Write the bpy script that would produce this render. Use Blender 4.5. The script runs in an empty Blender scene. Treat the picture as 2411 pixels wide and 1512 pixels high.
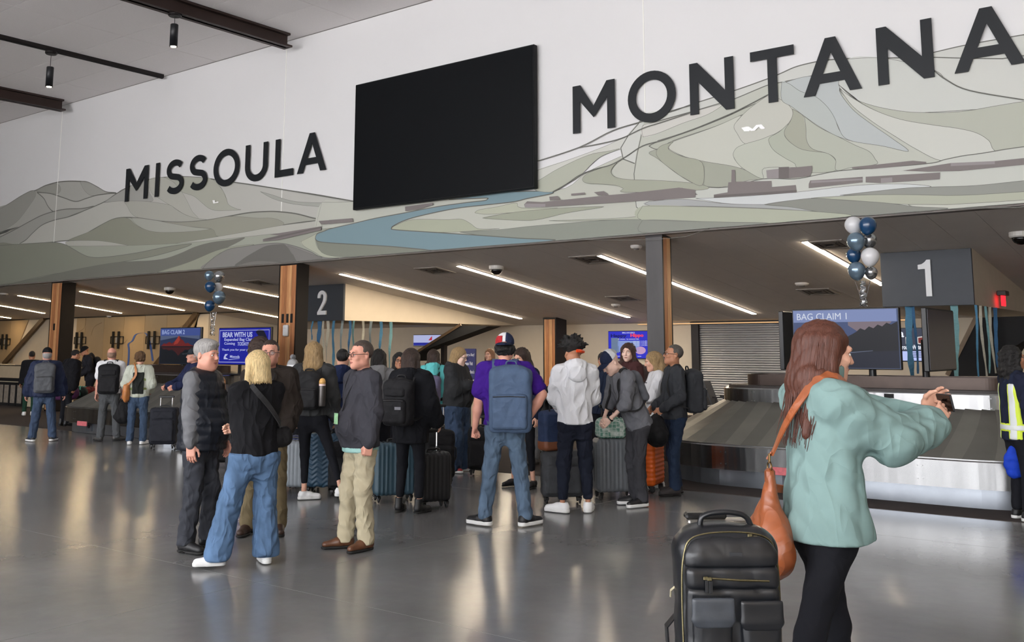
import bpy, math, random
import numpy as np
from mathutils import Vector, Matrix
SC = bpy.context.scene
COL = SC.collection
rnd = random.Random(7)
R = math.radians
# ------------------------------------------------------------------ camera
F, CX, CY, YAW, PITCH, HC = 2321.6, 1205.5, 494.0, 0.654, 0.1396, 1.68
c_r = Vector((math.cos(YAW), math.sin(YAW), 0))
c_w = Vector((-math.sin(YAW) * math.cos(PITCH), math.cos(YAW) * math.cos(PITCH), math.sin(PITCH)))
c_u = c_r.cross(c_w)
CAM = Vector((0, 0, HC))
cd = bpy.data.cameras.new('camera')
cd.sensor_width = 36
cd.lens = F / 2411 * 36
cd.shift_y = -(756 - CY) / 2411
cd.clip_end = 300
cam = bpy.data.objects.new('camera', cd)
COL.objects.link(cam)
m = Matrix((c_r, c_u, -c_w)).transposed().to_4x4()
m.translation = CAM
cam.matrix_world = m
SC.camera = cam
# ------------------------------------------------------------------ sky / exposure
world = bpy.data.worlds.new('overcast_sky')
SC.world = world
world.use_nodes = True
bg = world.node_tree.nodes['Background']
bg.inputs[0].default_value = (0.965, 0.97, 1.0, 1)
bg.inputs[1].default_value = 6.2
bounce_sun_d = bpy.data.lights.new('bounce_sun', 'SUN'); bounce_sun_d.energy = 22; bounce_sun_d.angle = R(6); bounce_sun_d.color = (1, .97, .92)
bounce_sun = bpy.data.objects.new('bounce_sun', bounce_sun_d); COL.objects.link(bounce_sun)
bounce_sun.rotation_euler = Vector((.25, -.55, -1)).to_track_quat('-Z', 'Y').to_euler()   # added beyond the roof: lights only outdoor paving, whose bounce brightens the ceiling
vs = SC.view_settings
vs.view_transform = 'Standard'
vs.look = 'None'
vs.gamma = 1
vs.use_curve_mapping = False
vs.exposure = 0.34
SC.cycles.max_bounces = 8
SC.cycles.diffuse_bounces = 5
SC.cycles.glossy_bounces = 4
SC.cycles.sample_clamp_indirect = 8

def ray(px, py):
    return (c_w + c_r * ((px - CX) / F) - c_u * ((py - CY) / F))
def onY(px, py, Y):
    d = ray(px, py); return CAM + d * (Y / d.y)
def onX(px, py, X):
    d = ray(px, py); return CAM + d * (X / d.x)
def onZ(px, py, z=0.0):
    d = ray(px, py); return CAM + d * ((z - HC) / d.z)
YW, HW, SL = 13.77, 3.5, 0.128          # mural wall plane, height of its lower edge, fall of the soffit
def soffit_z(y): return HW - SL * (y - YW)
def onS(px, py, dz=0.0):                # on the sloped soffit
    d = ray(px, py)
    t = (HW + SL * YW + dz - HC) / (d.z + SL * d.y)
    return CAM + d * t

# ------------------------------------------------------------------ materials
MATS = {}
def lin(c):
    return tuple(((v / 255) / 12.92 if v / 255 <= .04045 else ((v / 255 + .055) / 1.055) ** 2.4) for v in c)
def mat(key, rgb, rough=.6, metal=0, noise=0.0, nscale=8, bump=0.0, bscale=60, stretch=(1, 1, 1), spec=.5, emit=0, alpha=1, coat=0, bdist=.01, trans=0, ridge=False):
    if key in MATS: return MATS[key]
    M = bpy.data.materials.new(key)
    M.use_nodes = True
    nt = M.node_tree; b = nt.nodes['Principled BSDF']
    c = lin(rgb)
    b.inputs['Base Color'].default_value = (*c, 1)
    b.inputs['Roughness'].default_value = rough
    b.inputs['Metallic'].default_value = metal
    b.inputs['Specular IOR Level'].default_value = spec
    b.inputs['Coat Weight'].default_value = coat
    b.inputs['Alpha'].default_value = alpha
    b.inputs['Transmission Weight'].default_value = trans
    if emit:
        b.inputs['Emission Color'].default_value = (*c, 1)
        b.inputs['Emission Strength'].default_value = emit
    if noise or bump:
        tc = nt.nodes.new('ShaderNodeTexCoord'); mp = nt.nodes.new('ShaderNodeMapping')
        mp.inputs['Scale'].default_value = stretch
        nt.links.new(tc.outputs['Object'], mp.inputs['Vector'])
        if noise:
            n = nt.nodes.new('ShaderNodeTexNoise'); n.inputs['Scale'].default_value = nscale; n.inputs['Detail'].default_value = 5
            nt.links.new(mp.outputs['Vector'], n.inputs['Vector'])
            r = nt.nodes.new('ShaderNodeMapRange')
            r.inputs['From Min'].default_value = .25; r.inputs['From Max'].default_value = .75
            r.inputs['To Min'].default_value = 1 - noise; r.inputs['To Max'].default_value = 1 + noise
            nt.links.new(n.outputs['Fac'], r.inputs['Value'])
            mx = nt.nodes.new('ShaderNodeVectorMath'); mx.operation = 'SCALE'
            mx.inputs[0].default_value = c
            nt.links.new(r.outputs['Result'], mx.inputs['Scale'])
            nt.links.new(mx.outputs['Vector'], b.inputs['Base Color'])
        if bump:
            n2 = nt.nodes.new('ShaderNodeTexNoise'); n2.inputs['Scale'].default_value = bscale; n2.inputs['Detail'].default_value = 3
            if ridge: n2.noise_type = 'RIDGED_MULTIFRACTAL'; n2.inputs['Detail'].default_value = 1.5; n2.inputs['Distortion'].default_value = .5; n2.inputs['Offset'].default_value = 1.0; n2.inputs['Gain'].default_value = 1.6
            nt.links.new(mp.outputs['Vector'], n2.inputs['Vector'])
            bp = nt.nodes.new('ShaderNodeBump'); bp.inputs['Strength'].default_value = bump; bp.inputs['Distance'].default_value = bdist
            nt.links.new(n2.outputs['Fac'], bp.inputs['Height'])
            nt.links.new(bp.outputs['Normal'], b.inputs['Normal'])
    MATS[key] = M
    return M
def emitm(key, rgb, strength):
    if key in MATS: return MATS[key]
    M = mat(key, rgb, .35, emit=strength)
    M.node_tree.nodes['Principled BSDF'].inputs['Base Color'].default_value = (.012, .012, .014, 1)
    M.node_tree.nodes['Principled BSDF'].inputs['Specular IOR Level'].default_value = .12
    return M

# ------------------------------------------------------------------ mesh helpers
def newobj(name, me, m=None, parent=None):
    o = bpy.data.objects.new(name, me)
    COL.objects.link(o)
    if m is not None and me is not None and len(me.materials) == 0: me.materials.append(m)
    if parent is not None: o.parent = parent
    return o
def tag(o, label, cat, group=None):
    o['label'] = label; o['category'] = cat
    if group: o['group'] = group
    return o
def thing(name, label, cat, loc=(0, 0, 0), rz=0.0, group=None):
    o = bpy.data.objects.new(name, None)
    o.empty_display_size = .1
    COL.objects.link(o)
    o.location = loc; o.rotation_euler = (0, 0, rz)
    return tag(o, label, cat, group)
def struct(o):
    o['kind'] = 'structure'; return o
class MB:
    def __init__(s, off=(0, 0, 0)):
        s.v = []; s.f = []; s.mi = []; s.cur = 0; s.off = Vector(off)
    def add(s, vs, fs):
        b = len(s.v)
        s.v += [tuple(Vector(p) - s.off) for p in vs]
        s.f += [[b + i for i in f] for f in fs]; s.mi += [s.cur] * len(fs)
        return s
    def box(s, c, h, rot=None, bev=0.0):
        c = Vector(c); hx, hy, hz = h
        if bev:
            b = min(bev, hx * .99, hy * .99, hz * .99); pts = []
            for sx in (-1, 1):
                for sy in (-1, 1):
                    for sz in (-1, 1):
                        for a in range(3):
                            q = [sx * (hx - b), sy * (hy - b), sz * (hz - b)]
                            q[a] = (sx * hx, sy * hy, sz * hz)[a]
                            pts.append(q)
            V = lambda x, y, z, a: ((x * 2 + y) * 2 + z) * 3 + a
            fs = []
            for k in (0, 1):
                fs += [[V(k, 0, 0, 0), V(k, 0, 1, 0), V(k, 1, 1, 0), V(k, 1, 0, 0)][::1 if k == 0 else -1],
                       [V(0, k, 0, 1), V(0, k, 1, 1), V(1, k, 1, 1), V(1, k, 0, 1)][::-1 if k == 0 else 1],
                       [V(0, 0, k, 2), V(0, 1, k, 2), V(1, 1, k, 2), V(1, 0, k, 2)][::1 if k == 0 else -1]]
            for x in (0, 1):
                for y in (0, 1):
                    fs.append([V(x, y, 0, 0), V(x, y, 1, 0), V(x, y, 1, 1), V(x, y, 0, 1)])
                    fs.append([V(x, 0, y, 0), V(x, 1, y, 0), V(x, 1, y, 2), V(x, 0, y, 2)])
                    fs.append([V(0, x, y, 1), V(1, x, y, 1), V(1, x, y, 2), V(0, x, y, 2)])
                    for z in (0, 1): fs.append([V(x, y, z, 0), V(x, y, z, 1), V(x, y, z, 2)])
            out = []
            for f in fs:     # face outward
                n = (Vector(pts[f[1]]) - Vector(pts[f[0]])).cross(Vector(pts[f[2]]) - Vector(pts[f[0]]))
                ctr = sum((Vector(pts[i]) for i in f), Vector()) / len(f)
                out.append(f if n.dot(ctr) > 0 else f[::-1])
            fs = out
        else:
            pts = [(x * hx, y * hy, z * hz) for x in (-1, 1) for y in (-1, 1) for z in (-1, 1)]
            fs = [[0, 1, 3, 2], [4, 6, 7, 5], [0, 4, 5, 1], [2, 3, 7, 6], [0, 2, 6, 4], [1, 5, 7, 3]]
        if rot is not None: pts = [rot @ Vector(p) for p in pts]
        return s.add([c + Vector(p) for p in pts], fs)
    def prism(s, front, back):
        n = len(front)
        return s.add(list(front) + list(back), [list(range(n)), list(range(2 * n - 1, n - 1, -1))] + [[i, i + n, (i + 1) % n + n, (i + 1) % n] for i in range(n)])
    def tube(s, pts, r, n=8, caps=True):
        pts = [Vector(p) for p in pts]
        rs = r if isinstance(r, (list, tuple)) else [r] * len(pts)
        vs = []; up = None
        for i, p in enumerate(pts):
            t = (pts[min(i + 1, len(pts) - 1)] - pts[max(i - 1, 0)]).normalized()
            if up is None:
                up = Vector((0, 0, 1)) if abs(t.z) < .9 else Vector((1, 0, 0))
            a = t.cross(up).normalized(); b = a.cross(t); up = b
            for k in range(n):
                q = 2 * math.pi * k / n
                vs.append(p + (a * math.cos(q) + b * math.sin(q)) * rs[i])
        fs = []
        for i in range(len(pts) - 1):
            for k in range(n):
                fs.append([i * n + k, i * n + (k + 1) % n, (i + 1) * n + (k + 1) % n, (i + 1) * n + k])
        if caps: fs += [list(range(n - 1, -1, -1)), [(len(pts) - 1) * n + k for k in range(n)]]
        return s.add(vs, fs)
    def strip(s, pts, side, th, half):
        # flat band along pts, 'side' width direction, 'th' thickness direction
        pts = [Vector(p) for p in pts]; vs = []; fs = []
        sd = side if isinstance(side, list) else [Vector(side)] * len(pts)
        td = th if isinstance(th, list) else [Vector(th)] * len(pts)
        for p, a, b in zip(pts, sd, td):
            a = Vector(a); b = Vector(b)
            vs += [p - a * half, p + a * half, p + a * half + b, p - a * half + b]
        for i in range(len(pts) - 1):
            for k in range(4):
                fs.append([i * 4 + k, i * 4 + (k + 1) % 4, i * 4 + 4 + (k + 1) % 4, i * 4 + 4 + k])
        e = (len(pts) - 1) * 4
        fs += [[3, 2, 1, 0], [e, e + 1, e + 2, e + 3]]
        return s.add(vs, fs)
    def lathe(s, prof, n=24, c=(0, 0, 0), rot=None):
        c = Vector(c); vs = []; fs = []
        for r_, z in prof:
            for k in range(n):
                q = 2 * math.pi * k / n
                p = Vector((r_ * math.cos(q), r_ * math.sin(q), z))
                vs.append(c + (rot @ p if rot is not None else p))
        for i in range(len(prof) - 1):
            for k in range(n):
                fs.append([i * n + k, i * n + (k + 1) % n, (i + 1) * n + (k + 1) % n, (i + 1) * n + k])
        fs += [list(range(n - 1, -1, -1)), [(len(prof) - 1) * n + k for k in range(n)]]
        return s.add(vs, fs)
    def mesh(s, name, mats, smooth=False):
        me = bpy.data.meshes.new(name)
        me.from_pydata([tuple(p) for p in s.v], [], s.f)
        for m_ in (mats if isinstance(mats, (list, tuple)) else [mats]): me.materials.append(m_)
        if any(s.mi): me.polygons.foreach_set('material_index', s.mi)
        if smooth: me.shade_smooth()
        me.update()
        return me
    def obj(s, name, mats, parent=None, smooth=False):
        return newobj(name, s.mesh(name, mats, smooth), None, parent)
def catmull(P, n=6, closed=False):
    P = [Vector(p) for p in P]; out = []; N = len(P)
    for i in range(N if closed else N - 1):
        if closed: a, b, c, d = P[(i - 1) % N], P[i], P[(i + 1) % N], P[(i + 2) % N]
        else: a, b, c, d = P[max(i - 1, 0)], P[i], P[i + 1], P[min(i + 2, N - 1)]
        for k in range(n):
            t = k / n
            out.append(.5 * ((2 * b) + (c - a) * t + (2 * a - 5 * b + 4 * c - d) * t * t + (3 * b - a - 3 * c + d) * t ** 3))
    if not closed: out.append(P[-1])
    return out

# ------------------------------------------------------------------ surfaces
M_WALL = mat('mural_white_paint', (217, 217, 217), .65, noise=.015, nscale=.6)
M_CEIL = mat('ceiling_tile_white', (236, 232, 231), .85, noise=.03, nscale=40, bump=.15, bscale=300)
M_SOFF = mat('soffit_panel_grey', (206, 199, 192), .7, noise=.03, nscale=3)
M_BEIGE = mat('beige_wall_paint', (205, 192, 172), .7, noise=.03, nscale=4)
M_DARK = mat('dark_steel', (30, 26, 26), .45, metal=.4, noise=.15, nscale=6)
M_BEAM = mat('brown_steel_beam', (52, 38, 34), .5, metal=.3, noise=.2, nscale=3)
M_STEEL = mat('grey_column_steel', (74, 72, 72), .5, metal=.3, noise=.2, nscale=5, stretch=(1, 1, .2))
M_WOODS = [mat('wood_plank_%d' % i, c, .5, noise=.28, nscale=6, stretch=(6, 6, .5), bump=.1, bscale=30) for i, c in enumerate([(188, 134, 88), (170, 113, 72), (202, 152, 104), (158, 104, 66)])]
M_BLK = mat('black_plastic', (18, 19, 22), .4)
M_BLKM = mat('matte_black_paint', (14, 14, 15), .8)
M_CHAR = mat('charcoal_sign_panel', (48, 53, 60), .55, noise=.05, nscale=6)
M_WHITE = mat('white_paint', (235, 236, 238), .5)
M_CHROME = mat('chrome', (215, 215, 215), .15, metal=1)

def floor_mat():
    M = bpy.data.materials.new('polished_concrete'); M.use_nodes = True
    nt = M.node_tree; b = nt.nodes['Principled BSDF']; L = nt.links
    tc = nt.nodes.new('ShaderNodeTexCoord')
    n1 = nt.nodes.new('ShaderNodeTexNoise'); n1.inputs['Scale'].default_value = .55; n1.inputs['Detail'].default_value = 8; n1.inputs['Roughness'].default_value = .62
    n2 = nt.nodes.new('ShaderNodeTexNoise'); n2.inputs['Scale'].default_value = 9; n2.inputs['Detail'].default_value = 6
    n3 = nt.nodes.new('ShaderNodeTexNoise'); n3.inputs['Scale'].default_value = 90; n3.inputs['Detail'].default_value = 3
    for n in (n1, n2, n3): L.new(tc.outputs['Object'], n.inputs['Vector'])
    r1 = nt.nodes.new('ShaderNodeValToRGB')
    r1.color_ramp.elements[0].position = .3; r1.color_ramp.elements[0].color = (*lin((110, 109, 107)), 1)
    r1.color_ramp.elements[1].position = .72; r1.color_ramp.elements[1].color = (*lin((134, 133, 131)), 1)
    L.new(n1.outputs['Fac'], r1.inputs['Fac'])
    mx = nt.nodes.new('ShaderNodeMix'); mx.data_type = 'RGBA'; mx.blend_type = 'OVERLAY'; mx.inputs[0].default_value = .10
    L.new(r1.outputs['Color'], mx.inputs[6]); L.new(n2.outputs['Color'], mx.inputs[7])
    hs = nt.nodes.new('ShaderNodeHueSaturation'); hs.inputs['Saturation'].default_value = .35
    L.new(mx.outputs[2], hs.inputs['Color'])
    L.new(hs.outputs['Color'], b.inputs['Base Color'])
    mr = nt.nodes.new('ShaderNodeMapRange'); mr.inputs['To Min'].default_value = .15; mr.inputs['To Max'].default_value = .22
    L.new(n1.outputs['Fac'], mr.inputs['Value']); L.new(mr.outputs['Result'], b.inputs['Roughness'])
    b.inputs['Specular IOR Level'].default_value = .62
    bp = nt.nodes.new('ShaderNodeBump'); bp.inputs['Strength'].default_value = .004; bp.inputs['Distance'].default_value = .02
    n4 = nt.nodes.new('ShaderNodeTexNoise'); n4.inputs['Scale'].default_value = 1.4; n4.inputs['Detail'].default_value = 1
    L.new(tc.outputs['Object'], n4.inputs['Vector']); L.new(n4.outputs['Fac'], bp.inputs['Height']); L.new(bp.outputs['Normal'], b.inputs['Normal'])
    return M
M_FLOOR = floor_mat()
X0, X1, YB, YE = -46.0, 9.0, -9.0, 23.0
fl = MB()
# slabs of the floor with narrow sawn joints between them
sx = [X0 + i * (X1 - X0) / 11 for i in range(12)]; sy = [YB, -4.4, .2, 4.8, 9.4, 14.0, 18.6, YE]
o = struct(MB().box(((X0 + X1) / 2, (YB + YE) / 2, -.08), ((X1 - X0) / 2 + .3, (YE - YB) / 2 + .3, .079)).obj('floor', mat('joint_filler', (104, 103, 101), .35)))
for i in range(11):
    for j in range(7):
        MB().box(((sx[i] + sx[i + 1]) / 2, (sy[j] + sy[j + 1]) / 2, -.006), ((sx[i + 1] - sx[i]) / 2 - .003, (sy[j + 1] - sy[j]) / 2 - .003, .006)).obj('floor_slab', M_FLOOR, o)
M_CARP = mat('dark_brown_carpet', (52, 43, 40), .95, noise=.35, nscale=30, stretch=(.4, 3, 1), bump=.4, bscale=200)
struct(MB().box(((X0 + X1) / 2, (10.9 + 22.9) / 2, .003), ((X1 - X0) / 2, 6.0, .003)).obj('floor_carpet', M_CARP))

# mural wall
HT = onY(430, 168.6, YW).z              # ceiling height where wall and ceiling meet
wall = struct(MB().box(((X0 + X1) / 2, YW + .2, (HW + HT) / 2), ((X1 - X0) / 2, .2, (HT - HW) / 2)).obj('wall_front', M_WALL))
MB().box(((X0 + X1) / 2, YW + .2, HW - .012), ((X1 - X0) / 2, .19, .012)).obj('lower_edge', mat('grey_edge_trim', (120, 113, 108), .6), wall)
for pa, pb in (((124, 545), (121, 664)), ((675.7, 107), (658.5, 622)), ((1515.7, 80), (1524.6, 550))):
    a = onY(*pb, YW)
    MB().box((a.x, YW - .003, (HW + HT) / 2), (.011, .003, (HT - HW) / 2)).obj('panel_joint', mat('joint_white', (232, 232, 226), .6), wall)
# high ceiling with tiles
ceil = struct(MB().box(((X0 + X1) / 2, (YB + YW) / 2, HT + .15), ((X1 - X0) / 2, (YW - YB) / 2 + .4, .1)).obj('ceiling', mat('ceiling_joint', (168, 165, 160), .9)))
tme = MB().box((0, 0, 0), (1.194, .594, .02)).mesh('ceiling_tile', M_CEIL)
nt_ = 0
for i in range(12):
    for j in range(12):
        x = -17.0 - 1.2 - i * 2.4; y = YW - .6 - j * 1.2
        q = newobj('ceiling_tile', tme, None, ceil); q.location = (x, y, HT + .035)
for i in range(10):
    x = -17.0 + 1.2 + i * 2.4
    for j in range(4):
        q = newobj('ceiling_tile', tme, None, ceil); q.location = (x, YW - .6 - j * 1.2, HT + .035)
MB().box(((-17.0 + X1) / 2, (YW - 4.8 + YB) / 2, HT + .035), ((X1 + 17.0) / 2 - .006, (YW - 4.8 - YB) / 2 - .006, .02)).obj('ceiling_field', M_CEIL, ceil)
MB().box(((-45.8 + -17.0) / 2, (YW - 14.4 + YB) / 2, HT + .035), (14.4, (YW - 14.4 - YB) / 2 - .006, .02)).obj('ceiling_field', M_CEIL, ceil)
# soffit of long boards
sof = struct(MB().add([(X0, YW + .4, soffit_z(YW + .4) + .05), (X1, YW + .4, soffit_z(YW + .4) + .05), (X1, YE + .4, soffit_z(YE + .4) + .05), (X0, YE + .4, soffit_z(YE + .4) + .05),
    (X0, YW + .4, soffit_z(YW + .4) + .1), (X1, YW + .4, soffit_z(YW + .4) + .1), (X1, YE + .4, soffit_z(YE + .4) + .1), (X0, YE + .4, soffit_z(YE + .4) + .1)],
    [[0, 3, 2, 1], [4, 5, 6, 7], [0, 1, 5, 4], [2, 3, 7, 6], [1, 2, 6, 5], [0, 4, 7, 3]]).obj('ceiling_soffit', mat('soffit_joint', (96, 88, 82), .8)))
ln = YE - YW
bme = MB().add([(-.305, 0, 0), (.305, 0, 0), (.305, ln, -SL * ln), (-.305, ln, -SL * ln), (-.305, 0, .04), (.305, 0, .04), (.305, ln, .04 - SL * ln), (-.305, ln, .04 - SL * ln)],
    [[0, 3, 2, 1], [4, 5, 6, 7], [0, 1, 5, 4], [2, 3, 7, 6], [1, 2, 6, 5], [0, 4, 7, 3]]).mesh('soffit_board', M_SOFF)
for i in range(88):
    q = newobj('soffit_board', bme, None, sof); q.location = (X0 + .32 + i * .614, YW, HW)
# window front behind the camera (daylight comes through it), side and end walls
XG = -24.0
wl = struct(MB().box((X1 + .15, (YB + YE) / 2, HT / 2), (.15, (YE - YB) / 2, HT / 2 + .1)).obj('wall_right', M_BEIGE))
wl = struct(MB().box((X0 - .15, (YB + YE) / 2, HT / 2), (.15, (YE - YB) / 2, HT / 2 + .1)).obj('wall_left', M_BEIGE))
wb = struct(MB().box(((X0 + XG) / 2, YB - .15, HT / 2), ((XG - X0) / 2, .15, HT / 2)).box(((X1 + XG) / 2, YB - .15, .2), ((X1 - XG) / 2, .15, .2)).box(((X1 + XG) / 2, YB - .15, HT - .15), ((X1 - XG) / 2, .15, .25)).obj('wall_back', M_BEIGE))
wd = struct(MB().box((XG, YB - .15, HT / 2), (.06, .12, HT / 2)).obj('window_1', M_DARK))
for i in range(1, 22):
    MB().box((XG + i * 1.5, YB - .15, HT / 2), (.05, .12, HT / 2 - .3)).obj('mullion', M_DARK, wd)
struct(MB().box((-8, YB - 40.3, -.25), (90, 40, .2)).obj('floor_outside', mat('outdoor_paving', (204, 202, 204), .9, noise=.1, nscale=.3)))
for z in (1.1, 3.0, 5.4):
    MB().box(((X1 + XG) / 2, YB - .15, z), ((X1 - XG) / 2, .05, .04)).obj('transom', M_DARK, wd)
# back wall of the claim area (deep) and of the left block
YD = 22.9
zd = soffit_z(YD)
struct(MB().box(((X0 + X1) / 2, YD + .2, 1.6), ((X1 - X0) / 2, .2, 1.7)).obj('wall_deep', M_BEIGE))
YL = 19.2
xl = onY(491, 760, YL).x
blk = struct(MB().add([(X0, YL, 0), (xl, YL, 0), (xl, YD, 0), (X0, YD, 0), (X0, YL, soffit_z(YL) + .05), (xl, YL, soffit_z(YL) + .05), (xl, YD, soffit_z(YD) + .05), (X0, YD, soffit_z(YD) + .05)],
    [[0, 1, 5, 4], [1, 2, 6, 5], [3, 0, 4, 7], [4, 5, 6, 7], [0, 3, 2, 1], [2, 3, 7, 6]]).obj('wall_block', M_BEIGE))
# ceiling beams, rail, pendants
def ibeam(x, zt, depth, fl_w, tf, y1, label):
    t = thing('ceiling_beam', label, 'beam', (x, y1, zt), 0, 'steel beams under the high ceiling')
    L = y1 - YB
    MB().box((0, -L / 2, -depth / 2), (.035, L / 2, depth / 2)).obj('web', M_BEAM, t)
    MB().box((0, -L / 2 + .02, -depth + tf / 2), (fl_w / 2, L / 2 + .04, tf / 2)).obj('bottom_flange', M_BEAM, t)
    MB().box((0, -L / 2, -tf / 2 - .0), (fl_w / 2, L / 2, tf / 2)).obj('top_flange', M_BEAM, t)
    return t
xb1 = onY(680, 104, YW - .25).x; xb2 = onY(150, 257, YW - .25).x; xr = onY(383, 181, YW - .1).x
ibeam(xb1, HT + .01, .30, .27, .045, YW - .32, 'long brown steel beam with a pendant lamp, above the black screen')
ibeam(xb2, HT + .01, .30, .27, .045, YW - .32, 'brown steel beam at the far left edge of the white ceiling')
t = thing('light_rail', 'thin dark rail between the two brown ceiling beams', 'rail', (xr, YW - .05, HT))
MB().box((0, -(YW - YB) / 2, -.03), (.055, (YW - YB) / 2 - .05, .045)).obj('channel', M_DARK, t)
MB().box((0, -(YW - YB) / 2, -.08), (.03, (YW - YB) / 2 - .05, .008)).obj('slot', M_BLKM, t)
def pendant(px, py_canopy, py_top, py_bot, X, zc, label):
    p = onX(px, py_canopy, X); y = p.y
    zt = onY(px, py_top, y).z; zb = onY(px, py_bot, y).z
    t = thing('pendant_lamp', label, 'lamp', (X, y, zb), 0, 'black cylinder pendant lamps')
    H = zt - zb; r = H * .165
    MB().lathe([(r * .93, .02), (r, .0), (r, H - .01), (r * .9, H)], 28).obj('lamp_body', mat('lamp_black', (26, 28, 32), .45), t, True)
    MB().lathe([(r * .7, -.004), (r * .7, .012)], 24).obj('lamp_lens', emitm('lamp_glow', (255, 238, 205), 12), t)
    MB().tube([(0, 0, H), (0, 0, zc - zb)], .007, 6).obj('cable', M_DARK, t)
    MB().lathe([(.11, zc - zb - .05), (.13, zc - zb - .03), (.13, zc - zb + .01)], 20).obj('ceiling_cup', M_DARK, t)
pendant(412, 34, 57, 109, xb1, HT - .29, 'black cylinder pendant lamp hanging from the long brown beam')
pendant(121, 120, 157, 203, xr, HT - .1, 'black cylinder pendant lamp hanging from the thin dark rail')
# ------------------------------------------------------------------ mural painted on the front wall
ZN = {'L': lambda x, y: (.3567 * x, 380 + .35675 * y), 'C': lambda x, y: (780 + x / 2.8, 80 + y / 2.8), 'R': lambda x, y: (1551 + x / 2.8, y / 2.8)}
m_layer = [0]
ink = MB()
def wallpt(z, x, y, dy):
    p = onY(*ZN[z](x, y), YW)
    return Vector((max(X0 + .1, min(X1 - .1, p.x)), YW - dy, max(HW + .004, min(HT - .1, p.z))))
XTR, XTL = onY(2428, 300, YW).x, onY(-1, 500, YW).x
KR, KL = (X1 - .2 - XTR) / (onY(2465, 300, YW).x - XTR), (X0 + .2 - XTL) / (onY(-7, 500, YW).x - XTL)
def runon(Q):      # beyond the picture's edges the shapes run on to the ends of the wall
    for p in Q:
        if p.x > XTR: p.x = min(X1 - .1, XTR + (p.x - XTR) * KR)
        elif p.x < XTL: p.x = max(X0 + .1, XTL + (p.x - XTL) * KL)
    return Q
def inkline(z, P, w=.022, n=5):
    w *= .62
    m_layer[0] += 1
    Q = runon(catmull([wallpt(z, *p, .001 + .00025 * m_layer[0] + .0001) for p in P], n))
    for a, b in zip(Q[:-1], Q[1:]):
        d = b - a
        if d.length < 1e-4: continue
        d.normalize(); s = Vector((-d.z, 0, d.x)) * w; e = d * w * .4
        ink.add([a - s - e, b - s + e, b + s + e, a + s - e], [[0, 1, 2, 3]])
def ms(z, P, rgb, outline=None, smooth=True, lw=.012):
    m_layer[0] += 1
    Q = [wallpt(z, *p, .001 + .00025 * m_layer[0]) for p in P]
    Q = runon(catmull(Q, 5, True) if smooth else Q)
    for q in Q: q.z = max(q.z, HW + .004); q.x = max(X0 + .1, min(X1 - .1, q.x))
    area = sum(a.x * b.z - b.x * a.z for a, b in zip(Q, Q[1:] + Q[:1]))
    if area < 0: Q = Q[::-1]
    gm = sum(rgb) / 3; f = tuple(int(min(252, (v * .82 + gm * .18) * (.955 if gm < 230 else 1))) for v in rgb)
    o = MB().add(Q, [list(range(len(Q)))]).obj('mural_shape', mat('mural_%d_%d_%d' % f, f, .7), wall)
    if outline: inkline(z, P + P[:1], outline)
    elif smooth: inkline(z, P + P[:1], .0045)
S = ms
S('L', [(770, 213), (840, 176), (900, 145), (980, 120), (1080, 106), (1200, 101), (1300, 106), (1400, 117), (1560, 140), (1700, 160), (1870, 187), (2100, 222), (2335, 264), (2480, 292), (2600, 420), (2100, 425), (600, 420)], (190, 190, 181), .02)
S('L', [(-20, 325), (60, 280), (130, 235), (200, 198), (235, 192), (300, 160), (380, 138), (450, 131), (530, 132), (580, 138), (640, 168), (700, 202), (770, 213), (700, 262), (600, 330), (300, 430), (0, 520), (-20, 520)], (176, 176, 167), .024)
S('L', [(-20, 330), (60, 280), (130, 235), (200, 198), (230, 196), (235, 230), (190, 300), (110, 400), (0, 470), (-20, 480)], (158, 158, 149))
S('L', [(240, 198), (300, 162), (365, 150), (393, 160), (402, 190), (380, 213), (330, 212)], (160, 160, 150))
S('L', [(530, 135), (580, 138), (640, 168), (700, 202), (735, 210), (650, 222), (600, 225), (565, 200), (545, 170)], (168, 168, 159))
S('L', [(245, 205), (330, 212), (420, 240), (500, 265), (570, 245), (650, 222), (770, 213), (700, 262), (630, 295), (540, 312), (440, 315), (360, 332), (320, 300), (290, 245)], (184, 184, 176), .02)
S('L', [(-20, 510), (100, 450), (200, 395), (280, 355), (360, 330), (440, 315), (540, 312), (620, 297), (560, 325), (480, 355), (440, 370), (360, 388), (280, 420), (220, 470), (170, 520), (120, 548), (60, 553), (-20, 556)], (166, 166, 156), .02)
S('L', [(120, 548), (170, 520), (220, 470), (280, 420), (360, 388), (440, 370), (500, 350), (570, 320), (630, 295), (700, 262), (760, 220), (840, 176), (900, 200), (1000, 300), (1200, 400), (900, 500), (450, 523), (330, 535)], (188, 188, 179), .02)
S('L', [(690, 272), (760, 222), (840, 176), (900, 145), (980, 120), (985, 200), (1010, 262), (900, 262), (820, 262), (760, 265)], (168, 168, 160))
S('L', [(985, 120), (1080, 106), (1150, 140), (1200, 200), (1240, 270), (1270, 330), (1310, 378), (1220, 350), (1150, 305), (1120, 288), (1060, 250), (1000, 205)], (184, 184, 171))
S('L', [(1090, 106), (1200, 102), (1300, 106), (1400, 117), (1460, 175), (1490, 230), (1510, 285), (1560, 312), (1590, 320), (1500, 325), (1430, 325), (1380, 310), (1330, 270), (1280, 230), (1200, 200), (1150, 140)], (176, 177, 161))
S('L', [(820, 262), (900, 262), (1000, 268), (1120, 288), (1160, 315), (1230, 355), (1310, 378), (1370, 388), (1200, 402), (1060, 395), (920, 373), (870, 345), (840, 295)], (177, 177, 165))
S('L', [(1720, 200), (1800, 222), (1900, 255), (2000, 270), (2200, 275), (2335, 278), (2411, 290), (2411, 330), (2330, 345), (2200, 370), (2210, 330), (2150, 305), (2000, 290), (1900, 275), (1800, 245)], (170, 171, 161))
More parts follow.
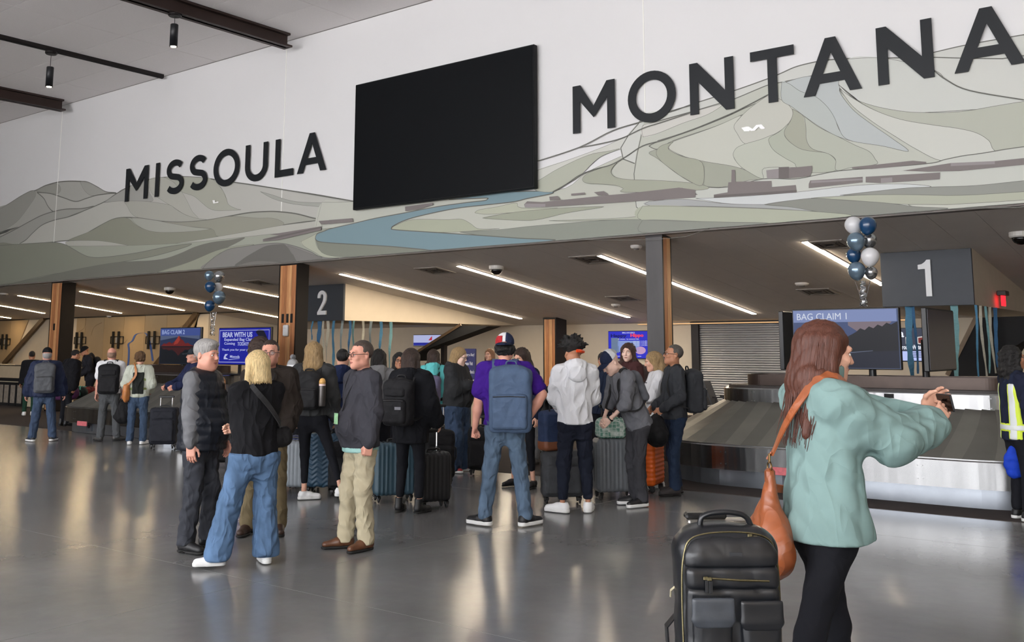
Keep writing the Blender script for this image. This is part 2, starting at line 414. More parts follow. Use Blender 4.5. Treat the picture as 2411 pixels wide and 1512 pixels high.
S('L', [(450, 523), (520, 505), (600, 460), (680, 415), (750, 382), (820, 371), (920, 375), (1060, 395), (1200, 402), (1370, 388), (1500, 365), (1640, 340), (1750, 332), (1830, 332), (1950, 345), (2050, 370), (2110, 388), (2000, 402), (1850, 425), (1600, 470), (1300, 520), (1100, 550), (950, 565), (850, 555), (740, 535), (620, 523)], (170, 171, 157), .022)
S('L', [(450, 523), (600, 460), (680, 415), (750, 382), (820, 371), (860, 385), (900, 420), (960, 450), (1040, 467), (1160, 468), (1300, 460), (1400, 447), (1430, 480), (1440, 495), (1300, 520), (1100, 550), (950, 565), (850, 555), (740, 535), (620, 523)], (148, 149, 132))
S('L', [(870, 377), (920, 375), (1060, 395), (1250, 430), (1330, 440), (1390, 447), (1300, 460), (1160, 468), (1040, 467), (960, 450), (900, 415)], (174, 175, 163))
S('L', [(1070, 398), (1200, 402), (1370, 388), (1500, 365), (1590, 366), (1700, 375), (1790, 375), (1850, 390), (1868, 422), (1700, 452), (1560, 478), (1440, 495), (1400, 447), (1250, 430)], (157, 158, 141))
S('L', [(950, 565), (1100, 550), (1300, 520), (1600, 470), (1850, 425), (2110, 390), (2411, 330), (2600, 300), (2600, 420), (2411, 440), (2130, 520), (1600, 560), (1260, 560), (1000, 600), (600, 640), (480, 580), (440, 530), (620, 523), (740, 535), (850, 555)], (186, 187, 175))
S('C', [(-60, 1110), (150, 1105), (800, 1040), (1470, 1035), (1700, 905), (2060, 745), (2408, 620), (2500, 620), (2500, 1330), (1470, 1365), (680, 1432), (0, 1480), (-60, 1490), (-110, 1350)], (194, 196, 182))
S('L', [(-20, 560), (600, 560), (1200, 540), (1900, 470), (2411, 440), (2411, 660), (1200, 760), (-20, 860)], (166, 169, 153))
S('L', [(-20, 556), (120, 548), (330, 535), (420, 545), (480, 575), (540, 610), (600, 632), (700, 632), (900, 605), (1100, 565), (1250, 545), (1260, 552), (1200, 575), (1000, 630), (760, 672), (500, 720), (300, 755), (100, 800), (-20, 830)], (142, 144, 127), .01)
S('L', [(-20, 815), (100, 800), (350, 748), (520, 710), (750, 670), (900, 660), (1000, 655), (1100, 640), (1200, 605), (1290, 565), (1400, 535), (1520, 520), (1620, 505), (1500, 570), (1380, 620), (1250, 665), (1020, 745), (500, 800), (-20, 850)], (122, 122, 110))
S('L', [(1040, 740), (1250, 665), (1430, 590), (1560, 560), (1680, 550), (1500, 590), (1430, 620), (1390, 660), (1340, 720), (1200, 735)], (158, 161, 141))
S('L', [(1340, 720), (1390, 655), (1500, 585), (1620, 562), (1750, 545), (1850, 540), (1950, 560), (2050, 595), (2120, 630), (2240, 645), (1980, 675), (1650, 700)], (140, 138, 133), .01)
S('L', [(1560, 695), (1600, 650), (1680, 600), (1760, 560), (1850, 548), (1890, 555), (1930, 610), (1960, 665), (1760, 690)], (112, 110, 103))
S('L', [(1570, 697), (1620, 672), (1700, 658), (1780, 660), (1850, 676), (1700, 690)], (128, 126, 118))
S('L', [(1900, 556), (1960, 575), (2050, 610), (2130, 640), (1990, 670), (1962, 665), (1935, 610)], (132, 130, 124))
S('L', [(1990, 530), (2060, 495), (2130, 460), (2200, 445), (2110, 490), (2085, 512), (2100, 570), (2150, 610), (2250, 625), (2411, 627), (2300, 640), (2150, 635), (2080, 600), (2010, 560)], (184, 188, 164))
S('C', [(-101, 1352), (-80, 1368), (0, 1378), (400, 1402), (690, 1433), (250, 1465), (60, 1470), (-60, 1440)], (136, 140, 124))
S('C', [(402, 1280), (430, 1262), (540, 1225), (760, 1225), (860, 1222), (920, 1250), (960, 1280), (1010, 1288), (1110, 1285), (850, 1305), (700, 1308), (430, 1292)], (176, 182, 156))
S('C', [(950, 1180), (980, 1160), (1100, 1140), (1220, 1115), (1235, 1140), (1300, 1150), (1500, 1150), (1200, 1178), (1030, 1190)], (186, 190, 165))
S('C', [(1000, 1215), (1200, 1178), (1500, 1150), (1800, 1140), (1560, 1180), (1380, 1222), (1240, 1230)], (164, 168, 147))
S('C', [(850, 1305), (1100, 1292), (1300, 1270), (1600, 1245), (1900, 1225), (2200, 1228), (2500, 1240), (2500, 1310), (1480, 1366), (1250, 1348), (1000, 1330)], (144, 149, 136))
S('C', [(1440, 1232), (1900, 1215), (2100, 1190), (2180, 1165), (2185, 1145), (2230, 1138), (2500, 1135), (2500, 1240), (2200, 1228), (1900, 1225), (1600, 1235)], (178, 182, 162))
S('C', [(-101, 1350), (-90, 1320), (-40, 1300), (0, 1285), (150, 1250), (300, 1215), (490, 1180), (700, 1140), (900, 1112), (1010, 1100), (1032, 1090), (1015, 1083), (780, 1092), (950, 1062), (1100, 1045), (1300, 1038), (1440, 1037), (1468, 1044), (1440, 1058), (1300, 1085), (1200, 1108), (1000, 1130), (830, 1150), (640, 1188), (500, 1225), (420, 1262), (402, 1280), (430, 1292), (700, 1310), (1000, 1330), (1250, 1348), (1480, 1368), (1000, 1405), (690, 1433), (600, 1420), (400, 1402), (200, 1390), (0, 1378), (-80, 1368)], (122, 152, 162), .014)
S('C', [(1348, 975), (1500, 890), (1700, 800), (1850, 770), (1980, 735), (1800, 800), (1720, 860), (1640, 940), (1560, 990), (1465, 1042), (1348, 1030)], (180, 184, 165))
S('C', [(1348, 905), (1600, 820), (1800, 745), (1900, 700), (2060, 640), (2408, 520), (2408, 575), (2100, 690), (1980, 735), (1850, 770), (1700, 800), (1500, 890), (1348, 975)], (208, 209, 200))
# right-hand mountains
S('R', [(-100, 770), (80, 740), (220, 690), (500, 600), (725, 520), (810, 485), (900, 445), (1000, 418), (1100, 400), (1250, 388), (1500, 385), (1815, 380), (2100, 376), (2560, 372), (2560, 1100), (-100, 1100)], (208, 210, 203), .014)
S('R', [(1815, 348), (2000, 305), (2200, 268), (2408, 232), (2560, 212), (2560, 374), (1815, 380)], (206, 209, 201), .012)
S('R', [(-100, 830), (0, 800), (220, 738), (400, 685), (500, 655), (725, 562), (810, 545), (1000, 505), (1040, 500), (1190, 535), (1200, 600), (1280, 680), (1400, 770), (1560, 880), (1700, 980), (1860, 1060), (1800, 1100), (800, 1250), (-100, 1330)], (194, 197, 183), .012)
S('R', [(-100, 905), (0, 880), (160, 815), (330, 755), (420, 690), (220, 742), (0, 805), (-100, 830)], (210, 208, 199))
S('R', [(-60, 965), (0, 935), (200, 870), (430, 780), (560, 720), (650, 680), (730, 625), (600, 740), (540, 765), (380, 835), (100, 930), (0, 985)], (184, 188, 171), .01)
S('R', [(100, 935), (380, 835), (540, 765), (520, 800), (500, 835), (520, 880), (575, 950), (520, 975), (497, 1020), (510, 1060), (560, 1110), (400, 1090), (250, 1060), (120, 1010), (70, 975)], (200, 203, 189))
S('R', [(730, 625), (820, 665), (870, 705), (888, 750), (870, 800), (830, 845), (760, 890), (680, 920), (575, 950), (520, 880), (500, 835), (530, 790), (600, 720)], (199, 200, 188))
S('R', [(0, 985), (60, 950), (100, 932), (70, 975), (90, 1000), (160, 1030), (300, 1065), (480, 1095), (580, 1125), (690, 1180), (600, 1190), (420, 1235), (250, 1215), (130, 1150), (0, 1050), (-60, 1010)], (167, 171, 152))
S('R', [(575, 950), (680, 920), (760, 890), (730, 930), (760, 990), (830, 1040), (900, 1080), (915, 1105), (700, 1110), (690, 1180), (580, 1125), (530, 1085), (500, 1040), (497, 1010), (520, 975)], (191, 197, 180))
S('R', [(860, 815), (800, 870), (740, 905), (730, 935), (760, 990), (830, 1040), (900, 1080), (915, 1105), (1010, 1140), (1175, 1125), (1170, 1060), (1130, 1020), (1080, 1005), (980, 990), (900, 960), (850, 920), (833, 880)], (179, 185, 166))
S('R', [(885, 720), (960, 770), (975, 850), (980, 930), (1020, 985), (1085, 1005), (960, 990), (890, 955), (840, 905), (835, 860), (870, 805), (888, 755)], (169, 172, 152))
S('R', [(965, 770), (1060, 840), (1200, 910), (1300, 960), (1390, 1000), (1430, 1050), (1437, 1085), (1280, 1105), (1175, 1125), (1170, 1055), (1120, 1015), (1020, 985), (980, 930), (975, 850)], (183, 188, 172))
S('R', [(815, 545), (870, 555), (960, 610), (1040, 640), (1110, 700), (1160, 770), (1190, 850), (1230, 905), (1290, 935), (1180, 900), (1060, 835), (960, 765), (880, 705), (815, 660)], (184, 192, 187))
S('R', [(840, 545), (1000, 505), (1190, 535), (1195, 600), (1230, 660), (1300, 740), (1420, 830), (1550, 920), (1650, 1000), (1480, 965), (1290, 935), (1220, 900), (1185, 830), (1150, 755), (1100, 690), (1030, 635), (940, 605), (870, 558)], (186, 194, 192))
S('R', [(1200, 590), (1300, 660), (1430, 730), (1600, 790), (1800, 825), (1980, 850), (2100, 880), (2180, 930), (2245, 1005), (2000, 1035), (1860, 1060), (1700, 985), (1560, 900), (1420, 810), (1280, 700)], (206, 208, 199))
S('R', [(1250, 392), (1500, 388), (1815, 465), (1900, 530), (2050, 600), (2408, 662), (2560, 670), (2560, 690), (1750, 745), (1600, 735), (1420, 700), (1290, 650), (1190, 560)], (205, 209, 201))
S('R', [(1190, 560), (1290, 650), (1420, 700), (1600, 735), (1760, 745), (2000, 738), (2560, 680), (2560, 1000), (2245, 1005), (2180, 930), (2100, 880), (1980, 850), (1800, 825), (1600, 790), (1430, 730), (1300, 655)], (184, 188, 171))
S('R', [(-100, 1200), (0, 1195), (400, 1240), (690, 1182), (900, 1182), (1050, 1155), (1200, 1128), (1500, 1105), (1800, 1078), (1900, 1052), (2100, 1018), (2560, 985), (2560, 1400), (1880, 1400), (600, 1450), (-100, 1400)], (200, 203, 193), .01)
S('C', [(1890, 850), (1850, 900), (1870, 940), (1950, 960), (2100, 965), (2280, 975), (2450, 995), (2450, 1030), (1950, 1045), (1930, 1020), (1880, 1000), (1800, 993), (1690, 985), (1662, 960), (1690, 925), (1760, 895), (1850, 865)], (168, 172, 151))
S('C', [(2260, 715), (2180, 740), (2148, 785), (2180, 840), (2270, 910), (2330, 950), (2450, 1000), (2450, 850), (2320, 810), (2240, 770), (2228, 745)], (168, 172, 151))
S('R', [(250, 1310), (500, 1300), (900, 1270), (1300, 1225), (1600, 1215), (1800, 1232), (1600, 1250), (1200, 1300), (800, 1345), (600, 1350), (420, 1340)], (208, 213, 212))
S('R', [(-60, 1330), (160, 1315), (420, 1342), (600, 1350), (780, 1352), (900, 1370), (1040, 1395), (700, 1375), (300, 1362), (-60, 1355)], (172, 175, 173))
S('R', [(1200, 1290), (1600, 1245), (1800, 1235), (2100, 1225), (2560, 1185), (2560, 1260), (2000, 1290), (1600, 1285)], (149, 152, 143))
S('R', [(1010, 1308), (1300, 1290), (1600, 1285), (2000, 1290), (2560, 1262), (2560, 1320), (2200, 1335), (1900, 1352), (1600, 1348), (1300, 1325)], (180, 184, 163))
S('R', [(1900, 1352), (2200, 1335), (2560, 1312), (2560, 1350), (1880, 1392), (1650, 1352)], (198, 201, 187))
S('R', [(700, 1350), (1000, 1310), (1200, 1320), (1500, 1340), (1700, 1365), (1900, 1390), (1300, 1425), (1040, 1395), (900, 1370)], (141, 144, 133))
S('R', [(-100, 1360), (300, 1365), (700, 1378), (1040, 1397), (1280, 1425), (900, 1465), (730, 1480), (400, 1465), (-100, 1455)], (178, 183, 161))
S('R', [(-100, 1452), (400, 1465), (730, 1480), (350, 1510), (-100, 1535)], (144, 148, 136))
for z, P in (('C', [(1348, 846), (1640, 750), (1860, 640), (2060, 578), (2250, 510), (2408, 465)]), ('C', [(1640, 750), (1760, 730), (1920, 690), (2060, 625), (2200, 580), (2408, 512)]),
             ('C', [(1468, 1042), (1560, 990), (1640, 935), (1740, 895), (1850, 865), (1950, 810), (2060, 740), (2200, 700), (2408, 625)]), ('R', [(0, 932), (200, 868), (430, 775), (560, 715), (725, 628)]),
             ('L', [(1400, 117), (1560, 140), (1870, 187), (2335, 264)]), ('R', [(1815, 465), (1900, 530), (2050, 600), (2408, 662)])):
    inkline(z, P, .014 if z != 'L' else .018)
b1, b2, b3 = (130, 121, 118), (151, 144, 143), (112, 104, 101)
for z, P, c in (('R', [(-60, 1275), (160, 1240), (220, 1258), (265, 1285), (0, 1325), (-60, 1325)], b1), ('R', [(370, 1285), (460, 1270), (465, 1205), (485, 1203), (487, 1122), (510, 1122), (512, 1200), (750, 1195), (752, 1235), (910, 1222), (915, 1270), (370, 1305)], b1),
                ('R', [(370, 1290), (915, 1255), (915, 1272), (370, 1306)], b3), ('R', [(715, 1125), (797, 1115), (797, 1178), (720, 1180)], b2), ('R', [(797, 1105), (865, 1102), (865, 1178), (797, 1180)], b3), ('R', [(865, 1110), (1018, 1095), (1018, 1130), (1000, 1165), (865, 1178)], b1),
                ('R', [(1280, 1105), (1440, 1088), (1680, 1062), (1768, 1070), (1768, 1080), (1410, 1117), (1280, 1115)], b1), ('R', [(1005, 1192), (1120, 1185), (1350, 1168), (1350, 1205), (995, 1243), (995, 1215)], b1), ('R', [(1010, 1195), (1350, 1180), (1350, 1190), (1010, 1210)], b2),
                ('R', [(1370, 1168), (1860, 1140), (1858, 1185), (1470, 1210), (1370, 1205)], b1), ('R', [(1470, 1178), (1545, 1172), (1545, 1205), (1470, 1209)], b2), ('R', [(1612, 1128), (1930, 1078), (2220, 1065), (2560, 1035), (2560, 1100), (1990, 1130), (1780, 1135)], b1), ('R', [(1930, 1080), (2220, 1065), (2220, 1085), (1930, 1098)], b2),
                ('C', [(1280, 1125), (1300, 1105), (1400, 1110), (1830, 1065), (1945, 1055), (2300, 1015), (2408, 1030), (2408, 1080), (1820, 1118), (1430, 1142), (1285, 1145)], b1), ('C', [(1285, 1120), (1420, 1122), (1420, 1142), (1285, 1145)], b2), ('C', [(1445, 1075), (1500, 1070), (1520, 1095), (1450, 1100)], b1), ('C', [(1740, 1045), (1805, 1038), (1838, 1062), (1770, 1068)], b1), ('C', [(1590, 1055), (1680, 1047), (1680, 1060), (1590, 1068)], b1),
                ('C', [(495, 1140), (678, 1115), (678, 1130), (575, 1160), (497, 1170)], b1), ('C', [(-5, 1228), (150, 1216), (153, 1240), (-5, 1255)], b1), ('L', [(2112, 395), (2335, 377), (2340, 402), (2130, 418)], b1), ('L', [(1790, 485), (2130, 430), (2130, 455), (1850, 520), (1745, 530), (1745, 515), (1850, 490)], b1), ('L', [(1745, 515), (2130, 432), (2130, 440), (1790, 520)], b3),
                ('R', [(552, 846), (586, 838), (600, 838), (626, 853), (650, 827), (684, 823), (707, 846), (704, 853), (684, 855), (676, 850), (668, 838), (640, 865), (614, 867), (594, 850), (608, 862), (604, 868), (570, 869), (566, 862)], (250, 250, 250)),
                ('L', [(1412, 258), (1428, 258), (1428, 272), (1450, 266), (1452, 274), (1418, 280)], (240, 240, 236))):
    ms(z, P, c, smooth=False)
ink.obj('mural_outline', mat('mural_ink', (104, 104, 98), .7), wall)
DL = .001 + .00025 * (m_layer[0] + 3)      # everything mounted on the mural sits proud of the paint

# ------------------------------------------------------------------ black wall letters
def arc(cx, cy, rx, ry, a0, a1, n=14):
    return [(cx + rx * math.cos(R(a0 + (a1 - a0) * i / n)), cy + ry * math.sin(R(a0 + (a1 - a0) * i / n))) for i in range(n + 1)]
def offset_path(P, w):
    L_, R_ = [], []
    for i, p in enumerate(P):
        a = P[max(i - 1, 0)]; b = P[min(i + 1, len(P) - 1)]
        dx, dy = b[0] - a[0], b[1] - a[1]; l = math.hypot(dx, dy) or 1
        L_.append((p[0] - dy / l * w, p[1] + dx / l * w)); R_.append((p[0] + dy / l * w, p[1] - dx / l * w))
    return L_, R_
def glyph(ch, W, H, t):
    """list of (outer quads strips) polygons in a W x H box, stroke t"""
    if ch == 'I': return [[(W / 2 - t / 2, 0), (W / 2 + t / 2, 0), (W / 2 + t / 2, H), (W / 2 - t / 2, H)]]
    if ch == 'L': return [[(0, 0), (W, 0), (W, t), (t, t), (t, H), (0, H)]]
    if ch == 'T': return [[(0, H - t), (W / 2 - t / 2, H - t), (W / 2 - t / 2, 0), (W / 2 + t / 2, 0), (W / 2 + t / 2, H - t), (W, H - t), (W, H), (0, H)]]
    if ch == 'N': return [[(0, 0), (t, 0), (t, H * .62), (W - t * .95, 0), (W, 0), (W, H), (W - t, H), (W - t, H * .38), (t * .95, H), (0, H)]]
    if ch == 'M': return [[(0, 0), (t, 0), (t, H * .66), (W / 2, H * .28), (W - t, H * .66), (W - t, 0), (W, 0), (W, H), (W - t * 1.05, H), (W / 2, H * .52), (t * 1.05, H), (0, H)]]
    if ch == 'A':
        a = W / 2 - t * .52; f = lambda z: a * z / H
        y1, y2 = H * .2, H * .2 + t * .92; k = t * 1.16
        ap = (W / 2, H * .74)
        return [[(0, 0), (k, 0), (f(y1) + k, y1), (W - f(y1) - k, y1), (W - k, 0), (W, 0), (W - a, H), (a, H)], None, [(f(y2) + k, y2), (W - f(y2) - k, y2), ap]]
    if ch == 'O':
        return [arc(W / 2, H / 2, W / 2, H / 2 * 1.03, 0, 360, 40)[:-1], None, arc(W / 2, H / 2, W / 2 - t, H / 2 * 1.03 - t, 0, 360, 40)[:-1]]
    if ch == 'U':
        P = [(t / 2, H)] + arc(W / 2, H * .40, W / 2 - t / 2, H * .40 - t / 2 + .01 * H, 180, 360, 18) + [(W - t / 2, H)]
    if ch == 'S':
        h4 = (H - t) / 4; w2 = W / 2 - t / 2
        P = arc(W / 2, H - t / 2 - h4, w2 * .95, h4, 32, 90, 6) + arc(W / 2, H - t / 2 - h4, w2 * .95, h4, 98, 240, 10) + [(W * .5, H / 2)] + arc(W / 2, t / 2 + h4, w2, h4, 60, -90, 10) + arc(W / 2, t / 2 + h4, w2, h4, -98, -150, 6)
        P = [(p.x, p.y) for p in catmull([(a, b, 0) for a, b in P], 2)]
    l_, r_ = offset_path(P, t / 2)
    return [l_ + r_[::-1]]
M_LET = mat('letter_black_vinyl', (33, 36, 39), .4, spec=.25)
def letter(ch, x0, x1, z0, H, t, label, group, depth=.012):
    G = glyph(ch, x1 - x0, H, t)
    cu = bpy.data.curves.new('wall_letter', 'CURVE'); cu.dimensions = '2D'; cu.fill_mode = 'BOTH'; cu.extrude = depth / 2
    for poly in G:
        if poly is None: continue
        sp = cu.splines.new('POLY'); sp.points.add(len(poly) - 1); sp.use_cyclic_u = True
        for p, q in zip(sp.points, poly): p.co = (q[0], q[1], 0, 1)
    tmp = bpy.data.objects.new('tmp', cu)
    me = bpy.data.meshes.new_from_object(tmp); bpy.data.objects.remove(tmp); bpy.data.curves.remove(cu)
    me.materials.clear(); me.materials.append(M_LET)
    o = newobj('wall_letter', me); o.location = (x0, YW - DL - depth / 2, z0); o.rotation_euler = (R(90), 0, 0)
    return tag(o, label, 'letter', group)
zb1 = onY(536, 437, YW).z; zt1 = onY(534, 354.5, YW).z
zb1 = sum(onY(*p, YW).z for p in ((300, 473.5), (371, 463.5), (652, 420.5), (772, 402.5))) / 4
zt1 = sum(onY(*p, YW).z for p in ((304, 396), (380, 382.5), (655, 331.5), (742, 316))) / 4
ext = [(300, 351.5), (367, 381.5), (395.5, 436), (450, 491.5), (507, 567), (581.5, 633.5), (652, 694.5), (704.5, 772)]
ordn = ['M at the start', 'I', 'first S', 'second S', 'O', 'U', 'L', 'A at the end']
for ch, (a, b), w in zip('MISSOULA', ext, ordn):
    ym = 473 - (a - 300) * .15 - 40
    letter(ch, onY(a, ym, YW).x, onY(b, ym, YW).x, zb1, zt1 - zb1, (zt1 - zb1) * .178, 'black wall letter, the %s of the word MISSOULA' % w, 'letters of MISSOULA')
zb2 = sum(onY(*p, YW).z for p in ((1355, 315), (1629, 272), (2073.5, 204), (2245, 178))) / 4
zt2 = sum(onY(*p, YW).z for p in ((1352, 204), (1627, 153), (1771, 126), (2065, 70.7))) / 4
ext = [(1352.5, 1451), (1482, 1594), (1627.5, 1731), (1771, 1874), (1893, 2030), (2068, 2200), (2246, 2414)]
ordn = ['M at the start', 'O', 'first N', 'T', 'first A', 'second N', 'A at the end']
for ch, (a, b), w in zip('MONTANA', ext, ordn):
    ym = 315 - (a - 1355) * .155 - 60
    letter(ch, onY(a, ym, YW).x, onY(b, ym - 14, YW).x, zb2, zt2 - zb2, (zt2 - zb2) * .178, 'black wall letter, the %s of the word MONTANA' % w, 'letters of MONTANA')
# big black screen on the wall
a = onY(836.5, 346, YW - .12); zt = (onY(840, 198, YW - .12).z + onY(1260, 108, YW - .12).z) / 2; zb = (onY(833.6, 494, YW - .12).z + onY(1260, 445, YW - .12).z) / 2
b = onY(1260.5, 276, YW - .12)
t = thing('video_screen', 'huge black video screen on the wall between MISSOULA and MONTANA', 'screen', ((a.x + b.x) / 2, YW - .06 - DL, zb))
w2, h2 = (b.x - a.x) / 2, (zt - zb) / 2
MB().box((0, 0, h2), (w2, .055, h2), bev=.012).obj('frame', mat('screen_frame', (18, 20, 22), .5, spec=.2), t)
MB().box((0, -.057, h2), (w2 - .03, .004, h2 - .03)).obj('screen_panel', mat('screen_off', (9, 12, 15), .45, noise=.1, nscale=.4, spec=.15), t)
# ------------------------------------------------------------------ helpers for text and signs
def text_mesh(s, mat_, depth=.004, bold=0.0, align='CENTER', space=1.0):
    cu = bpy.data.curves.new('text', 'FONT'); cu.body = s; cu.align_x = align; cu.align_y = 'CENTER'
    cu.size = 1; cu.extrude = depth / 2; cu.offset = bold; cu.space_character = space; cu.resolution_u = 3
    tmp = bpy.data.objects.new('tmp', cu)
    me = bpy.data.meshes.new_from_object(tmp); bpy.data.objects.remove(tmp); bpy.data.curves.remove(cu)
    me.materials.clear(); me.materials.append(mat_)
    return me
def put_text(s, parent, name, mat_, cx, z, w, h, y, depth=.004, bold=0.0, left=False, flip=False):
    """text fitted into w x h, centred (or left aligned) at (cx, z), on the -Y face of its parent"""
    me = text_mesh(s, mat_, depth, bold)
    co = np.zeros(len(me.vertices) * 3); me.vertices.foreach_get('co', co); co = co.reshape(-1, 3)
    lo, hi = co.min(0), co.max(0); e = np.maximum(hi - lo, 1e-6)
    co = (co - (lo + hi) / 2)
    sx = w / e[0] if w else h / e[1]; sy = h / e[1] if h else sx
    out = np.stack([co[:, 0] * sx + cx + (e[0] * sx / 2 if left else 0), np.full(len(co), y) - co[:, 2], co[:, 1] * sy + z], 1)
    me.vertices.foreach_set('co', out.ravel()); me.update()
    return newobj(name, me, None, parent)
def flatpoly(parent, name, pts, y, m_, up=1):
    """flat printed shape in the local XZ plane facing -Y"""
    ar = sum(a[0] * b[1] - b[0] * a[1] for a, b in zip(pts, pts[1:] + pts[:1]))
    if ar < 0: pts = pts[::-1]
    return MB().add([(x, y, z) for x, z in pts], [list(range(len(pts)))]).obj(name, m_, parent)

# ------------------------------------------------------------------ columns
def column(x0, x1, y0, y1, ytop, front_wood, label, extras=None):
    t = thing('column', label, 'column', ((x0 + x1) / 2, (y0 + y1) / 2, .003), 0, 'columns under the mural wall')
    h = soffit_z(y0) - .012; w = (x1 - x0) / 2; d = (y1 - y0) / 2
    M_a = M_DARK if front_wood else M_STEEL
    e = .035
    MB().box((0, 0, h / 2), (w - e, d - e, h / 2 - .03)).obj('core', M_DARK, t)
    for sx in (-1, 1):
        for sy in (-1, 1): MB().box((sx * (w - e / 2), sy * (d - e / 2), h / 2), (e / 2, e / 2, h / 2)).obj('corner_edge', M_a if front_wood else M_DARK, t)
    MB().box((0, 0, h - .02), (w + .004, d + .004, .02)).obj('top_plate', M_DARK, t)
    n = 7 if front_wood else 2
    if front_wood:
        for sy in (-1, 1):
            W = (2 * w - 2 * e) / n
            for i in range(n):
                MB().box((-w + e + W * (i + .5), sy * (d - .02), h / 2), (W / 2 - .0015, .018 - .002 * (i % 2), h / 2 - .045)).obj('plank', M_WOODS[(i * 5 + (i // 2)) % 4], t)
        for sx in (-1, 1): MB().box((sx * (w - .008), 0, h / 2), (.008, d - e, h / 2 - .04)).obj('side_plate', M_DARK, t)
    else:
        W = (2 * d - 2 * e) / n
        for sx in (-1, 1):
            for i in range(n):
                MB().box((sx * (w - .02), -d + e + W * (i + .5), h / 2), (.018, W / 2 - .0015, h / 2 - .045)).obj('plank', M_WOODS[(i + 1) % 4], t)
        for sy in (-1, 1): MB().box((0, sy * (d - .006), h / 2), (w - .004, .007, h / 2 - .002)).obj('face_plate', M_STEEL, t)
    return t, w, d
col0, cw, cdp = column(-26.48, -25.9, 13.80, 14.18, 0, True, 'wood-faced dark steel column nearest the left edge of the picture')
MB().box((-.02, -cdp - .004, onY(134, 770, 13.8).z), (.035, .006, .09)).obj('outlet_slot', M_BLKM, col0)
col2, cw, cdp = column(-16.92, -16.33, 13.82, 14.14, 0, True, 'wood-faced dark steel column left of the sign numbered 2')
for k in (-.13, .02, .15):
    MB().box((k, -cdp - .004, onY(678, 750, 13.82).z), (.032, .006, .095)).obj('outlet_slot', M_BLKM, col2)
MB().box((0.02, -cdp - .035, onY(674, 779, 13.82).z), (.075, .035, .12), bev=.02).box((.02, -cdp - .05, onY(674, 770, 13.82).z), (.04, .03, .03), bev=.01).obj('soap_dispenser', mat('dispenser_white', (205, 205, 205), .4), col2)
column(-7.90, -7.60, 13.84, 14.14, 0, False, 'grey steel and wood column beside the man with glasses and backpack')
xa, xb = onY(1279, 800, 21.6).x, onY(1309, 800, 21.6).x
t, cw, cdp = column(xa, xb, 21.6, 22.1, 0, True, 'wood-faced column in the background behind the man in purple')
# ------------------------------------------------------------------ bulkheads with the claim numbers
YS, ZS = 16.15, 2.33
def bulkhead(x0, x1, nm):
    zt = soffit_z(YS) + .04; ze = soffit_z(YD) + .04
    return struct(MB().add([(x0, YS, ZS), (x1, YS, ZS), (x1, YD, ZS), (x0, YD, ZS), (x0, YS, zt), (x1, YS, zt), (x1, YD, max(ze, ZS + .01)), (x0, YD, max(ze, ZS + .01))],
        [[0, 1, 5, 4], [1, 2, 6, 5], [2, 3, 7, 6], [3, 0, 4, 7], [4, 5, 6, 7], [0, 3, 2, 1]]).obj(nm, M_BEIGE))
def claim_sign(x0, x1, digit, label, gcx):
    zt = soffit_z(YS) - .005
    t = thing('claim_number_sign', label, 'sign', ((x0 + x1) / 2, YS - .03, ZS), 0, 'bag claim number signs')
    w = (x1 - x0) / 2
    MB().box((0, 0, (zt - ZS) / 2), (w, .028, (zt - ZS) / 2), bev=.004).obj('panel', M_CHAR, t)
    H = zt - ZS
    if digit == '1':
        P = [(-.01, .0), (.075, 0), (.075, .57), (.02, .57), (-.01, .535), (-.055, .505), (-.115, .495), (-.115, .425), (-.01, .43)]
    else:
        P = [(-.15, 0), (.15, 0), (.15, .095), (-.035, .095)] + [(.06, .21), (.115, .28), (.145, .35), (.15, .42)] + arc(0, .435, .15, .145, 0, 178, 16) + [(-.15, .40), (-.055, .40)] + arc(0, .435, .055, .062, 180, 0, 10) + [(.052, .37), (.03, .31), (-.03, .22), (-.1, .12), (-.15, .06)]
    s_ = H * .66 / .57
    P = [(x * s_ + gcx, z * s_ + H * .17) for x, z in P]
    ar = sum(a[0] * b[1] - b[0] * a[1] for a, b in zip(P, P[1:] + P[:1]))
    if ar < 0: P = P[::-1]
    MB().prism([(x, -.062, z) for x, z in P], [(x, -.028, z) for x, z in P]).obj('numeral', mat('numeral_white', (214, 216, 218), .45), t)
xa = onY(812.5, 715, YS).x; xc = onY(727, 715, YS).x - .75
bulkhead(xc, xa, 'wall_bulkhead')
claim_sign(xc, xa, '2', 'black sign panel with a big white numeral 2', onY(764, 712, YS).x - (xc + xa) / 2)
xa = onY(2292, 650, YS).x; xc = onY(2077, 650, YS).x
bulkhead(xc, xa, 'wall_bulkhead')
claim_sign(xc, xa, '1', 'charcoal sign panel with a big white numeral 1', onY(2184, 652, YS).x - (xc + xa) / 2)
XB1 = xa
# exit sign on the side of the right bulkhead
p = onX(2346, 700, XB1)
t = thing('exit_sign', 'glowing red exit sign on the wall right of numeral 1', 'sign', (XB1 + .10, p.y, p.z - .14))
MB().box((0, 0, .20), (.07, .13, .04), bev=.01).obj('housing', mat('exit_housing', (60, 52, 48), .5), t)
MB().box((0, 0, .08), (.012, .12, .085)).obj('lit_panel', emitm('exit_red', (255, 28, 40), 2.2), t)
put_text('EXIT', t, 'lettering', emitm('exit_letters', (255, 150, 150), 2.5), 0, .08, .2, .11, -.0, .002, .02).rotation_euler = (0, 0, R(90))
